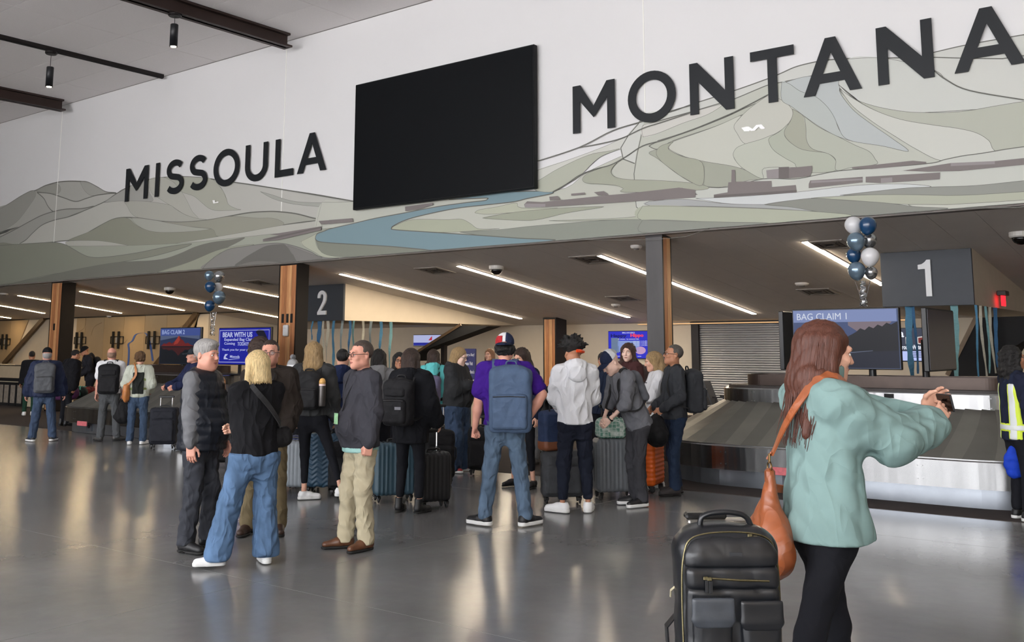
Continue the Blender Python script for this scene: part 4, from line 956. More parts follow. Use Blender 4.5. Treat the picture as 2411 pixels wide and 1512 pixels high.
flatpoly(t4, 'main_picture_figure', [(-.1, h * .5), (-.05, h * .9), (.02, h * 1.1), (.12, h * 1.15), (.2, h * .95), (.25, h * .5)], -.007, em('adfig', (60, 62, 80), .6))
for z in (1.25, 1.15, 1.05, .95): put_text('lake tours and gifts', t4, 'text_line', adw, w - .28, h * z, .42, .03, -.008, .002)
flatpoly(t4, 'badge', arc(w - .28, h * .6, .16, .1, 0, 360, 20)[:-1], -.0065, em('badge', (190, 150, 190), .8))
put_text('www.lakes.com   (406)  now', t4, 'text_line', adw, 0, h * .18, w * 1.2, .04, -.008, .002, .01)
# other screens and signs
t5, w, h = screen(2060, 2178, 772, 852, 17.0, 'screen reading Water with small framed pictures, partly hidden', face=em('waterpanel', (58, 64, 84), .6))
flatpoly(t5, 'lower_band', [(-w + .02, .02), (w - .02, .02), (w - .02, h * .62), (-w + .02, h * .62)], -.0065, em('waterband', (170, 182, 230), .9))
put_text('through Water', t5, 'text_line', em('waterw', (225, 230, 240), .9), w * .44, h * .82, w * .95, .1, -.008, .002, .02)
for x in (.25, .72):
    flatpoly(t5, 'picture_frame', [(w * x, h * 1.05), (w * (x + .25), h * 1.0), (w * (x + .24), h * 1.5), (w * x, h * 1.45)], -.0065, em('pfw', (210, 205, 200), .8))
    flatpoly(t5, 'framed_picture', [(w * (x + .03), h * 1.1), (w * (x + .21), h * 1.07), (w * (x + .21), h * 1.43), (w * (x + .03), h * 1.4)], -.007, em('pfr', (120, 40, 34), .7))
MB().tube([(w * .5, .06, h), (w * .5, .06, ZS - t5.location.z + .8)], .03, 10).obj('ceiling_pole', M_BLK, t5)
put_text('a', t5, 'text_line', em('waterw', (225, 230, 240), .9), w * .1, h * 1.6, .08, .09, -.008, .002, .02)
for z in (.5, .38, .26): flatpoly(t5, 'fine_print', [(w * .5, h * z), (w * .95, h * z), (w * .95, h * z + .012), (w * .5, h * z + .012)], -.007, em('fine', (70, 76, 110), .6))
t6, w, h = screen(973, 1042, 788, 815, YD - .08, 'white and blue screen partly behind the black conveyor edge', face=em('flagwhite', (170, 176, 215), .8))
flatpoly(t6, 'blue_band', [(-w + .02, .0 + .02), (w - .02, .02), (w - .02, h * .6), (-w + .02, h * .6)], -.0065, em('flagblue', (36, 44, 150), .7))
flatpoly(t6, 'red_tail', [(w * .05, h * 1.0), (w * .3, h * 1.0), (w * .3, h * 1.75)], -.0065, em('flagred', (190, 40, 60), .7))
pz = onY(1105, 822, 14.5).z
t = thing('standing_sign', 'blue standing sign about a missing bag, behind the person in the grey hoodie', 'sign', (onY(1105, 850, 14.5).x, 14.5, .006))
w = (onY(1121, 850, 14.5).x - onY(1090, 850, 14.5).x) / 2; H = pz
MB().box((0, 0, H - .42), (w, .02, .42), bev=.006).obj('panel', mat('sign_navy', (44, 44, 92), .5), t)
MB().tube([(0, .03, .02), (0, .03, H - .5)], .02, 10).obj('post', M_BLK, t)
MB().lathe([(.2, 0), (.2, .015), (.03, .03)], 24, c=(0, .03, 0)).obj('foot', M_BLK, t)
sw = mat('sign_cream', (206, 202, 206), .5)
for i, s_ in enumerate(('Missing a Bag?', 'Please Visit', "Your Airline's", 'Ticket Counter')):
    put_text(s_, t, 'text_line', sw, 0, H - .12 - i * .155, w * (1.75 if i != 1 else 1.3), .07, -.024, .003, .02)
# ------------------------------------------------------------------ crepe streamers
SC_ = {'b': (70, 120, 150), 'd': (52, 96, 134), 't': (112, 156, 160), 'c': (176, 172, 156), 'g': (128, 140, 142)}
def streamer(px, yt, yb, wpx, col, Y, label, X=None, group='paper streamers by numeral 2'):
    p = onX(px, yt, X) if X is not None else onY(px, yt, Y)
    Yp = p.y
    q = onY(px, yb, Yp)
    H = ZS - .0 - q.z
    wd = wpx / F * (Vector((p.x, Yp, 0)).length) * .5
    pts = []; sides = []; n = 18; ph = rnd.uniform(0, 6)
    for i in range(n):
        u = i / (n - 1)
        a = math.sin(u * 5 + ph) * .9 * u + .25
        pts.append(Vector((.03 * math.sin(u * 4 + ph) * u, .02 * math.sin(u * 7 + ph), -u * H)))
        sides.append(Vector((math.cos(a), math.sin(a) * .8, 0)) * (1 - .25 * u + .12 * math.sin(u * 23 + ph)))
    c_ = SC_[col]
    o = MB().strip(pts, sides, Vector((0, .002, 0)), wd).obj('paper_streamer', mat('crepe_' + col, c_, .8, noise=.12, nscale=20, stretch=(1, 1, 3)))
    o.location = (p.x, Yp - .01, ZS)
    tag(o, label, 'streamer', group)
ORD = 'first second third fourth fifth sixth seventh eighth ninth tenth eleventh twelfth'.split()
names = {'b': 'blue', 'd': 'dark blue', 't': 'teal', 'c': 'cream', 'g': 'grey'}
L2 = [(736, 800, 5, 'b'), (752, 862, 11, 'd'), (763, 866, 6, 'c'), (772, 850, 8, 'c'), (787, 872, 8, 'b'), (806, 868, 7, 'g'), (824, 845, 7, 'd'), (834, 850, 6, 't'), (855, 850, 6, 'c'), (874, 842, 8, 'g'), (897, 850, 8, 'b'), (920, 870, 8, 't')]
for i, (px, yb, wp, c_) in enumerate(L2):
    side = px > 812
    streamer(px, 759 + (px - 812) * .02 * side, yb, wp, c_, YS + .0, '%s paper streamer, %s from the wood column below the numeral 2 sign' % (names[c_], ORD[i]), X=onY(812.5, 715, YS).x if side else None)
for px, yb, wp, c_, lb in ((2139, 893, 15, 'b', 'wide blue paper streamer left of the sideways screen'), (2151, 880, 6, 'd', 'narrow dark blue streamer beside the wide blue one'), (2246, 888, 14, 't', 'wide teal paper streamer right of the sideways screen')):
    streamer(px, 720, yb, wp, c_, YS + .05, lb, group='paper streamers by numeral 1')
for i, (px, yb, wp, c_) in enumerate([(2297, 888, 5, 'b'), (2309, 886, 6, 'c'), (2321, 879, 5, 't'), (2331, 879, 6, 'c'), (2343, 885, 8, 'd')]):
    streamer(px, 721 + i * 2, yb, wp, c_, 0, '%s paper streamer, %s from the left against the black chute' % (names[c_], ORD[i]), X=XB1 if i else XB1, group='paper streamers by numeral 1')
# ------------------------------------------------------------------ balloons
def balloon_mesh(key, m_):
    prof = []
    for i in range(17):
        u = i / 16; a = u * math.pi
        z = -math.cos(a); r_ = math.sin(a)
        if z < 0: r_ *= (1 - .16 * (-z) ** 1.5); z *= 1.28
        prof.append((max(r_, .012), z))
    prof = [(.05, -1.36), (.03, -1.31)] + prof[0:]
    return MB().lathe([(r_, z) for r_, z in prof], 28).mesh('balloon', m_, True)
BM = {'white': mat('balloon_white', (206, 206, 208), .3, coat=.3), 'navy': mat('balloon_navy', (22, 62, 100), .22, coat=.5), 'silver': mat('balloon_silver', (170, 172, 174), .14, metal=.85),
      'blue': mat('balloon_chrome_blue', (120, 142, 160), .16, metal=.6), 'clear': mat('balloon_clear', (206, 206, 210), .15, alpha=.45)}
BMM = {k: balloon_mesh(k, v) for k, v in BM.items()}
def bunch(items, Y, anchor, where, group):
    top_anchor = onY(*anchor, Y)
    tip = None
    for i, (px, py, rpx, k, dy, lb) in enumerate(items):
        p = onY(px, py, Y + dy); r_ = rpx / F * (p - CAM).dot(c_w)
        o = newobj('balloon', BMM[k]); o.location = p; o.scale = (r_, r_, r_ * .96)
        o.rotation_euler = (R(rnd.uniform(-8, 8)), R((px - anchor[0]) * .35), 0)
        tag(o, lb, 'balloon', group)
    low = min(items, key=lambda q: -q[1])
    base = onY(low[0], low[1] + low[2] * 1.3, Y)
    t = thing('balloon_ribbon', 'curled silver ribbons holding the balloons ' + where, 'ribbon', top_anchor, 0)
    for k in range(5):
        P = []
        H = base.z - top_anchor.z
        for i in range(40):
            u = i / 39; q = u * 26 + k * 1.3
            rr = .05 * (1 - .4 * u) if k < 3 else .0
            P.append((math.cos(q) * rr + (.1 * u * (k - 3.5) * 2 if k >= 3 else 0), math.sin(q) * rr, u * H))
        MB().tube(P, .006 if k < 3 else .004, 4).obj('ribbon', mat('ribbon_silver', (200, 202, 206), .2, metal=.8), t)
bunch([(2009, 529, 20, 'white', .02, 'white balloon at the top left of the right-hand bunch'), (2043, 530, 20.5, 'navy', -.05, 'navy balloon at the top of the right-hand bunch'), (2015, 567, 21, 'blue', -.12, 'shiny blue-grey balloon in the upper right-hand bunch'), (2047, 565, 17, 'silver', .08, 'silver balloon behind the navy one in the right-hand bunch'),
       (2010, 600, 17, 'navy', .06, 'navy balloon in the middle of the right-hand bunch'), (2049, 603, 21, 'white', -.14, 'white balloon in front of the middle of the right-hand bunch'), (2017, 636, 20.5, 'blue', -.1, 'shiny blue balloon at the bottom left of the right-hand bunch'), (2051, 641, 15, 'silver', .02, 'silver balloon at the bottom right of the right-hand bunch')], 13.0, (2034, 722), 'of the larger bunch at the right', 'balloons over bag claim 1')
bunch([(492.5, 648, 11, 'blue', .05, 'shiny grey balloon at the top left of the left-hand bunch'), (516, 650, 12.5, 'silver', -.05, 'silver balloon at the top right of the left-hand bunch'), (495, 674, 12.5, 'navy', -.1, 'navy balloon in the middle of the left-hand bunch'), (513, 676, 11, 'white', .15, 'white balloon behind the middle of the left-hand bunch'), (516, 699, 15, 'blue', -.05, 'shiny blue balloon at the lower right of the left-hand bunch'), (494, 719, 12.5, 'navy', -.12, 'navy balloon at the bottom of the left-hand bunch')], 12.6, (500, 790), 'of the smaller bunch at the left', 'balloons over bag claim 2')
# ------------------------------------------------------------------ waiting seats
def seat_row(px, py, n, ang, label):
    p = onZ(px, py)
    t = thing('waiting_bench', label, 'seats', (p.x, p.y, .006), ang, 'black waiting seats')
    bar = MB().box((n * .3 - .3, .0, .36), (n * .3, .03, .025)).obj('beam', M_DARK, t)
    for k in range(n):
        x = k * .6
        MB().add([(x - .25, -.27, .44), (x + .25, -.27, .44), (x + .25, .2, .41), (x - .25, .2, .41), (x - .25, -.27, .47), (x + .25, -.27, .47), (x + .25, .2, .45), (x - .25, .2, .45)], [[0, 3, 2, 1], [4, 5, 6, 7], [0, 1, 5, 4], [1, 2, 6, 5], [2, 3, 7, 6], [3, 0, 4, 7]]).obj('seat', M_BLK, t)
        MB().add([(x - .25, .2, .46), (x + .25, .2, .46), (x + .24, .38, .95), (x - .24, .38, .95), (x - .25, .24, .46), (x + .25, .24, .46), (x + .24, .42, .95), (x - .24, .42, .95)], [[0, 1, 2, 3], [4, 7, 6, 5], [0, 4, 5, 1], [1, 5, 6, 2], [2, 6, 7, 3], [3, 7, 4, 0]]).obj('backrest', M_BLK, t)
        MB().box((x + .29, -.02, .62), (.02, .2, .015)).box((x + .29, .1, .5), (.015, .02, .12)).obj('armrest', M_DARK, t)
    for k in (0, n - 1):
        MB().box((k * .6, 0, .18), (.025, .03, .18)).box((k * .6, 0, .015), (.03, .28, .015)).obj('leg', M_DARK, t)
    return t
seat_row(1690, 1008, 2, R(100), 'black waiting seats in front of the roller shutter')
bench2 = seat_row(1262, 1068, 3, R(-5), 'black waiting seats behind the man in purple, one taken')
# ------------------------------------------------------------------ smooth-union bodies: distance field + surface nets
class Field:
    def __init__(s, lo, hi, v):
        s.lo = np.array(lo, float); s.v = v
        n = np.ceil((np.array(hi, float) - s.lo) / v).astype(int) + 1
        s.n = n; s.F = np.full(n, 1.0, np.float32)
        s.ax = [(s.lo[i] + v * np.arange(n[i])).astype(np.float32) for i in range(3)]
    def sl(s, lo, hi):
        a = np.clip(np.floor((np.array(lo) - s.lo) / s.v).astype(int), 0, s.n - 1)
        b = np.clip(np.ceil((np.array(hi) - s.lo) / s.v).astype(int) + 1, 1, s.n)
        return tuple(slice(int(i), int(max(j, i + 1))) for i, j in zip(a, b))
    def pts(s, q):
        return s.ax[0][q[0]][:, None, None], s.ax[1][q[1]][None, :, None], s.ax[2][q[2]][None, None, :]
    def put(s, q, d, k, op):
        A = s.F[q]
        if op == 'u':
            if k > 0:
                h = np.clip(.5 + .5 * (A - d) / k, 0, 1); s.F[q] = A * (1 - h) + d * h - k * h * (1 - h)
            else: s.F[q] = np.minimum(A, d)
        else:
            if k > 0:
                d = -d; h = np.clip(.5 - .5 * (A - d) / k, 0, 1); s.F[q] = A * (1 - h) + d * h + k * h * (1 - h)
            else: s.F[q] = np.maximum(A, -d)
    def cone(s, a, b, r0, r1, k=.02, flat=None, op='u'):
        a = np.array(a, float); b = np.array(b, float); m_ = max(r0, r1) * (1 if not flat else max(1, flat[1])) + k + 3 * s.v
        q = s.sl(np.minimum(a, b) - m_, np.maximum(a, b) + m_); x, y, z = s.pts(q)
        ab = b - a; L2 = float(ab @ ab) + 1e-9
        px, py, pz = x - a[0], y - a[1], z - a[2]
        t = np.clip((px * ab[0] + py * ab[1] + pz * ab[2]) / L2, 0, 1)
        dx, dy, dz = px - t * ab[0], py - t * ab[1], pz - t * ab[2]
        f = 1.0
        if flat:
            n = np.array(flat[0], float); n /= np.linalg.norm(n)
            c = (dx * n[0] + dy * n[1] + dz * n[2]) * (1 / flat[1] - 1)
            dx, dy, dz = dx + c * n[0], dy + c * n[1], dz + c * n[2]; f = min(1, flat[1])
        d = (np.sqrt(dx * dx + dy * dy + dz * dz) - (r0 + (r1 - r0) * t)) * (f ** .5)
        s.put(q, d, k, op); return s
    def ell(s, c, r, k=.02, rot=None, op='u'):
        c = np.array(c, float); r = np.array(r, float); m_ = r.max() + k + 3 * s.v
        q = s.sl(c - m_, c + m_); x, y, z = s.pts(q); x, y, z = x - c[0], y - c[1], z - c[2]
        if rot is not None:
            M_ = np.array(rot); x, y, z = (M_[0, 0] * x + M_[1, 0] * y + M_[2, 0] * z, M_[0, 1] * x + M_[1, 1] * y + M_[2, 1] * z, M_[0, 2] * x + M_[1, 2] * y + M_[2, 2] * z)
        k0 = np.sqrt((x / r[0]) ** 2 + (y / r[1]) ** 2 + (z / r[2]) ** 2); k1 = np.sqrt((x / r[0] ** 2) ** 2 + (y / r[1] ** 2) ** 2 + (z / r[2] ** 2) ** 2) + 1e-6
        s.put(q, k0 * (k0 - 1) / k1, k, op); return s
    def box(s, c, h, r, k=.02, rot=None, op='u'):
        c = np.array(c, float); h = np.array(h, float); m_ = np.linalg.norm(h) + k + 3 * s.v
        q = s.sl(c - m_, c + m_); x, y, z = s.pts(q); x, y, z = x - c[0], y - c[1], z - c[2]
        if rot is not None:
            M_ = np.array(rot); x, y, z = (M_[0, 0] * x + M_[1, 0] * y + M_[2, 0] * z, M_[0, 1] * x + M_[1, 1] * y + M_[2, 1] * z, M_[0, 2] * x + M_[1, 2] * y + M_[2, 2] * z)
        x, y, z = np.abs(x) - h[0] + r, np.abs(y) - h[1] + r, np.abs(z) - h[2] + r
        d = np.sqrt(np.maximum(x, 0) ** 2 + np.maximum(y, 0) ** 2 + np.maximum(z, 0) ** 2) + np.minimum(np.maximum(np.maximum(x, y), z), 0) - r
        s.put(q, d, k, op); return s
    def cut(s, p, n, k=0):           # remove everything on the +n side of p
        n = np.array(n, float); n /= np.linalg.norm(n); q = (slice(None),) * 3; x, y, z = s.pts(q)
        s.put(q, -((x - p[0]) * n[0] + (y - p[1]) * n[1] + (z - p[2]) * n[2]).astype(np.float32), k, 's'); return s
    def fold(s, amp, ks, seed=0, mask=None):
        r_ = np.random.RandomState(seed); x, y, z = s.pts((slice(None),) * 3)
        w = 0
        for K in ks:
            d = r_.normal(size=3) * .35 + np.array(K[1]); d = d / np.linalg.norm(d) * (2 * math.pi / K[0]); ph = r_.uniform(0, 6.28)
            e = r_.normal(size=3) * 6; e2 = r_.uniform(0, 6)
            w = w + 1.6 - 2.6 * np.abs(np.sin(.5 * (d[0] * x + d[1] * y + d[2] * z + ph + .9 * np.sin(e[0] * x + e[1] * y + e[2] * z + e2)))) ** .8
        w = w / len(ks) * amp
        if mask is not None: w = w * mask(x, y, z)
        s.F = (s.F + w).astype(np.float32); return s
    def mesh(s, smooth=1):
        F_ = s.F; S_ = F_ < 0; nx, ny, nz = F_.shape
        cnt = np.zeros((nx - 1, ny - 1, nz - 1), np.int8)
        for i in (0, 1):
            for j in (0, 1):
                for k in (0, 1): cnt += S_[i:nx - 1 + i, j:ny - 1 + j, k:nz - 1 + k]
        mask = (cnt > 0) & (cnt < 8); idx = np.full(mask.shape, -1, np.int64); C_ = np.argwhere(mask); idx[mask] = np.arange(len(C_))
        acc = np.zeros((len(C_), 3)); num = np.zeros(len(C_))
        for ax in range(3):
            o1, o2 = [i for i in range(3) if i != ax]
            for u in (0, 1):
                for w in (0, 1):
                    a = np.zeros(3, int); a[o1] = u; a[o2] = w; b = a.copy(); b[ax] = 1
                    fa = F_[tuple((C_ + a).T)]; fb = F_[tuple((C_ + b).T)]
                    cr = (fa < 0) != (fb < 0); t = np.where(cr, fa / np.where(cr, fa - fb, 1), 0)
                    p = np.tile(a.astype(float), (len(C_), 1)); p[:, ax] += t
                    acc[cr] += p[cr]; num[cr] += 1
        V = s.lo + (C_ + acc / num[:, None]) * s.v
        Q = []
        for ax in range(3):
            o1, o2 = [(1, 2), (2, 0), (0, 1)][ax]
            sa = [slice(None)] * 3; sb = [slice(None)] * 3
            sa[ax] = slice(0, -1); sb[ax] = slice(1, None)
            for o_ in (o1, o2): sa[o_] = slice(1, -1); sb[o_] = slice(1, -1)
            A, B = S_[tuple(sa)], S_[tuple(sb)]
            E_ = np.argwhere(A != B)
            if not len(E_): continue
            inside_first = A[tuple(E_.T)]
            g = E_.copy(); g[:, o1] += 1; g[:, o2] += 1
            def cell(d1, d2):
                h = g.copy(); h[:, o1] -= d1; h[:, o2] -= d2; return idx[tuple(h.T)]
            q = np.stack([cell(1, 1), cell(0, 1), cell(0, 0), cell(1, 0)], 1)
            q[~inside_first] = q[~inside_first][:, ::-1]
            Q.append(q)
        Q = np.concatenate(Q) if Q else np.zeros((0, 4), int)
        for _ in range(smooth):
            sm = np.zeros_like(V); c = np.zeros(len(V))
            for i in range(4):
                a, b = Q[:, i], Q[:, (i + 1) % 4]
                np.add.at(sm, a, V[b]); np.add.at(sm, b, V[a]); np.add.at(c, a, 1); np.add.at(c, b, 1)
            V = .45 * V + .55 * sm / np.maximum(c, 1)[:, None]
        return V, Q
def qmesh(name, V, Q, m_):
    me = bpy.data.meshes.new(name)
    me.vertices.add(len(V)); me.vertices.foreach_set('co', np.asarray(V, np.float32).ravel())
    me.loops.add(len(Q) * 4); me.loops.foreach_set('vertex_index', np.asarray(Q, np.int32).ravel())
    me.polygons.add(len(Q)); me.polygons.foreach_set('loop_start', np.arange(0, len(Q) * 4, 4, dtype=np.int32))
    me.update(calc_edges=True); me.shade_smooth()
    for x in (m_ if isinstance(m_, (list, tuple)) else [m_]): me.materials.append(x)
    return me
def fobj(name, f, m_, parent, smooth=1):
    V, Q = f.mesh(smooth); return newobj(name, qmesh(name, V, Q, m_), None, parent)
def joinVQ(parts):
    Vs, Qs, b = [], [], 0
    for V, Q in parts: Vs.append(V); Qs.append(Q + b); b += len(V)
    return np.concatenate(Vs), np.concatenate(Qs)
A_ = lambda v: np.array(v, float)

# ---- head template (origin mid-head, face towards -Y), height about 0.235
HEADS = {}
def head_vq(kind, v):
    key = (kind, v)
    if key in HEADS: return HEADS[key]
    f = Field((-.115, -.16, -.24), (.115, .15, .15), v)
    m_ = kind[0] == 'm'; fat = kind.endswith('f')
    f.ell((0, .018, .035), (.077, .098, .087), .03)
    jw = .056 if m_ else .050
    f.ell((0, -.028, -.035), (jw + .009, .068, .082), .035)
    f.ell((0, -.055, -.078), (jw * .72, .042, .040), .03)
    f.ell((0, -.082, -.100), (.020, .018, .017), .025)
    for s in (-1, 1):
        f.ell((s * .04, -.07, -.022), (.024, .024, .022), .02)
        f.ell((s * jw, .0, -.065), (.018, .03, .028), .03)
        if fat: f.ell((s * .045, -.045, -.075), (.032, .04, .04), .03)
    if fat: f.ell((0, -.04, -.115), (.05, .05, .03), .03)
    f.cone((-.036, -.084, .026), (.036, -.084, .026), .012, .012, .02)
    for s in (-1, 1): f.ell((s * .032, -.107, .004), (.017, .018, .010), .014, op='s')
    f.cone((0, -.095, .016), (0, -.116, -.024), .0075, .0115, .012)
    for s in (-1, 1): f.ell((s * .011, -.105, -.029), (.0075, .011, .007), .008)
    f.cone((-.017, -.0935, -.058), (.017, -.0935, -.058), .0065, .0065, .008)
    f.cone((-.014, -.0925, -.069), (.014, -.0925, -.069), .0065, .0065, .008)
    f.ell((0, -.104, -.0635), (.024, .008, .0022), .004, op='s')
    for s in (-1, 1):
        f.ell((s * .080, .015, -.005), (.010, .020, .032), .010, rot=Matrix.Rotation(s * R(22), 3, 'Z'))
        f.ell((s * .090, .010, -.002), (.008, .012, .020), .006, op='s')
    f.cone((0, .02, -.06), (0, .045, -.20), .052 if m_ else .045, .058 if m_ else .050, .03)
    HEADS[key] = f.mesh(1)
    return HEADS[key]
# ---- hand template: left hand, wrist at origin, fingers to -Z, thumb to -Y, palm to -X
HANDS = {}
CURL = {'relaxed': (20, 28, 18, 0), 'fist': (78, 92, 55, 1), 'grip': (48, 70, 45, 1), 'flat': (6, 8, 6, 0), 'pinch': (42, 50, 30, 2), 'phone': (34, 38, 22, 3)}
def hand_vq(kind, v):
    key = (kind, v)
    if key in HANDS: return HANDS[key]
    f = Field((-.11, -.09, -.215), (.05, .07, .05), v)
    f.cone((0, 0, .045), (0, 0, -.01), .027, .025, .015, ((1, 0, 0), .78))
    f.box((0, .0, -.055), (.0135, .040, .046), .013, .018)
    f.ell((-.008, -.026, -.035), (.014, .018, .028), .015)
    c1, c2, c3, th = CURL[kind]
    for i, (y, L) in enumerate(((-.031, .070), (-.0105, .079), (.0105, .073), (.030, .057))):
        p = A_((0, y, -.093 + abs(i - 1) * .003)); a = 0; rr = .0092 if i < 3 else .0078; spread = (i - 1.4) * .05
        if kind == 'phone' and i == 3: c1, c2 = 20, 30
        for j, (fr, c) in enumerate(((.43, c1), (.32, c2), (.25, c3))):
            a += R(c); d = A_((-math.sin(a), spread * (1 - .4 * j), -math.cos(a))); e = p + d * L * fr
            f.cone(p, e, rr * (1 - .08 * j), rr * (.93 - .09 * j), .006); p = e
    if th == 0: T = [(-.004, -.032, -.025), (-.016, -.056, -.050), (-.022, -.064, -.080), (-.026, -.062, -.102)]
    elif th == 1: T = [(-.006, -.032, -.025), (-.028, -.046, -.052), (-.050, -.034, -.078), (-.054, -.014, -.090)]
    elif th == 2: T = [(-.006, -.032, -.025), (-.030, -.048, -.052), (-.052, -.046, -.082), (-.064, -.036, -.104)]
    else: T = [(-.006, -.032, -.022), (-.030, -.052, -.035), (-.056, -.058, -.056), (-.078, -.052, -.075)]
    for a, b, r0, r1 in zip(T[:-1], T[1:], (.0125, .0108, .0098), (.0108, .0098, .0085)): f.cone(a, b, r0, r1, .008)
    HANDS[key] = f.mesh(1)
    return HANDS[key]
def frame(dirn, palm):
    """rotation taking -Z -> dirn and -X -> palm (orthogonalised)"""
    d = A_(dirn); d /= np.linalg.norm(d); p = A_(palm); p = p - d * (p @ d)
    if np.linalg.norm(p) < 1e-4: p = A_((1, 0, 0)) - d * d[0]
    p /= np.linalg.norm(p); Z = -d; X = -p; Y = np.cross(Z, X)
    return np.stack([X, Y, Z], 1)
def ik(a, c, l1, l2, hint):
    a, c, hint = A_(a), A_(c), A_(hint); d = c - a; L = np.linalg.norm(d); L_ = min(max(L, abs(l1 - l2) + 1e-3), (l1 + l2) * .9995)
    u = d / max(L, 1e-6); c = a + u * L_
    x = (l1 * l1 - l2 * l2 + L_ * L_) / (2 * L_); hgt = math.sqrt(max(l1 * l1 - x * x, 0))
    n = hint - u * (hint @ u); n = n / max(np.linalg.norm(n), 1e-6)
    return a + u * x + n * hgt, c
# ---- shoes
SHOES = {}
def shoe(kind, key, c_up, c_sole, parent, loc, yaw, s, lace=None):
    k = (kind, key)
    if k not in SHOES:
        v = .0065
        f = Field((-.075, -.25, -.01), (.075, .11, .2), v)
        hh = {'sneaker': .105, 'boot': .17, 'dress': .10, 'canvas': .115}[kind]
        tp = {'dress': .030, 'boot': .036}.get(kind, .036)
        f.cone((0, .030, .050), (0, -.060, .052), .043, .040, .02).cone((0, -.060, .050), (0, -.172, .036), .041, tp, .03, ((0, 0, 1), .9))
        f.cone((0, .022, .06), (0, .014, hh - .02), .044, .046, .025)
        f.cut((0, 0, hh), (0, 0, 1)).ell((0, .012, hh), (.035, .035, .03), .005, op='s')
        f.cut((0, 0, .018), (0, 0, -1))
        up = qmesh('shoe', *f.mesh(1), c_up)
        g = Field((-.08, -.26, -.01), (.08, .12, .06), v)
        th = .036 if kind in ('sneaker', 'canvas') else .022
        w = .049 if kind != 'dress' else .043
        g.cone((0, .035, .03), (0, -.06, .03), w * .93, w * .92, .02, ((0, 0, 1), 2)).cone((0, -.06, .03), (0, -.172, .03), w * .92, w * .86, .02, ((0, 0, 1), 2))
        if kind == 'boot': g.box((0, -.02, .0), (.06, .035, .012), .004, .003, op='s')
        g.cut((0, 0, 0.001), (0, 0, -1)).cut((0, 0, th), (0, 0, 1))
        so = qmesh('sole', *g.mesh(1), c_sole)
        lc = None
        if kind in ('sneaker', 'canvas'):
            mb = MB()
            for i in range(4): mb.tube([(-.022, -.055 - i * .022, .085 - i * .007), (0, -.06 - i * .022, .094 - i * .008), (.022, -.055 - i * .022, .085 - i * .007)], .0042, 5)
            lc = mb.mesh('laces', lace or mat('lace_white', (225, 225, 225), .7))
        SHOES[k] = (up, so, lc)
    up, so, lc = SHOES[k]
    o = newobj('shoe', up, None, parent); o.location = loc; o.rotation_euler = (0, 0, yaw); o.scale = (s, s, s)
    newobj('sole', so, None, o)
    if lc: newobj('laces', lc, None, o)
    return o
# ------------------------------------------------------------------ fabrics
def cloth(key, rgb, noise=.10, bump=.35, rough=.9, bscale=9, st=(1, 1, .55), ns=14):
    return mat('cloth_' + key, rgb, rough, noise=noise, nscale=ns, bump=min(1, bump * 2.4), bscale=bscale * .8, stretch=st, spec=.2, bdist=.022, ridge=True)
def skinm(key, rgb): return mat('skin_' + key, rgb, .5, noise=.07, nscale=18, spec=.35)
def hairm(key, rgb, rough=.45): return mat('hair_' + key, rgb, rough, noise=.45, nscale=26, stretch=(5, 5, .6), bump=.6, bscale=60, spec=.4, bdist=.02)
SKIN = {'fair': skinm('fair', (214, 164, 140)), 'pink': skinm('pink', (208, 150, 130)), 'tan': skinm('tan', (176, 124, 96)), 'brown': skinm('brown', (120, 78, 56)), 'pale': skinm('pale', (226, 190, 172))}
LIPS = mat('lips', (164, 98, 88), .5); EYEW = mat('eye_white', (225, 222, 216), .3); IRIS = mat('iris_dark', (40, 30, 24), .2)
EYEM = None
def eye_mesh():
    global EYEM
    if EYEM is None:
        mb = MB(); mb.lathe([(.002, -.0115), (.0085, -.008), (.0115, 0), (.0085, .008), (.0058, .0100)], 12, rot=Matrix.Rotation(R(90), 3, 'X'))
        mb.cur = 1; mb.lathe([(.0058, .0100), (.004, .0112), (.001, .0117)], 12, rot=Matrix.Rotation(R(90), 3, 'X'))
        EYEM = mb.mesh('eye', [EYEW, IRIS], True)
    return EYEM
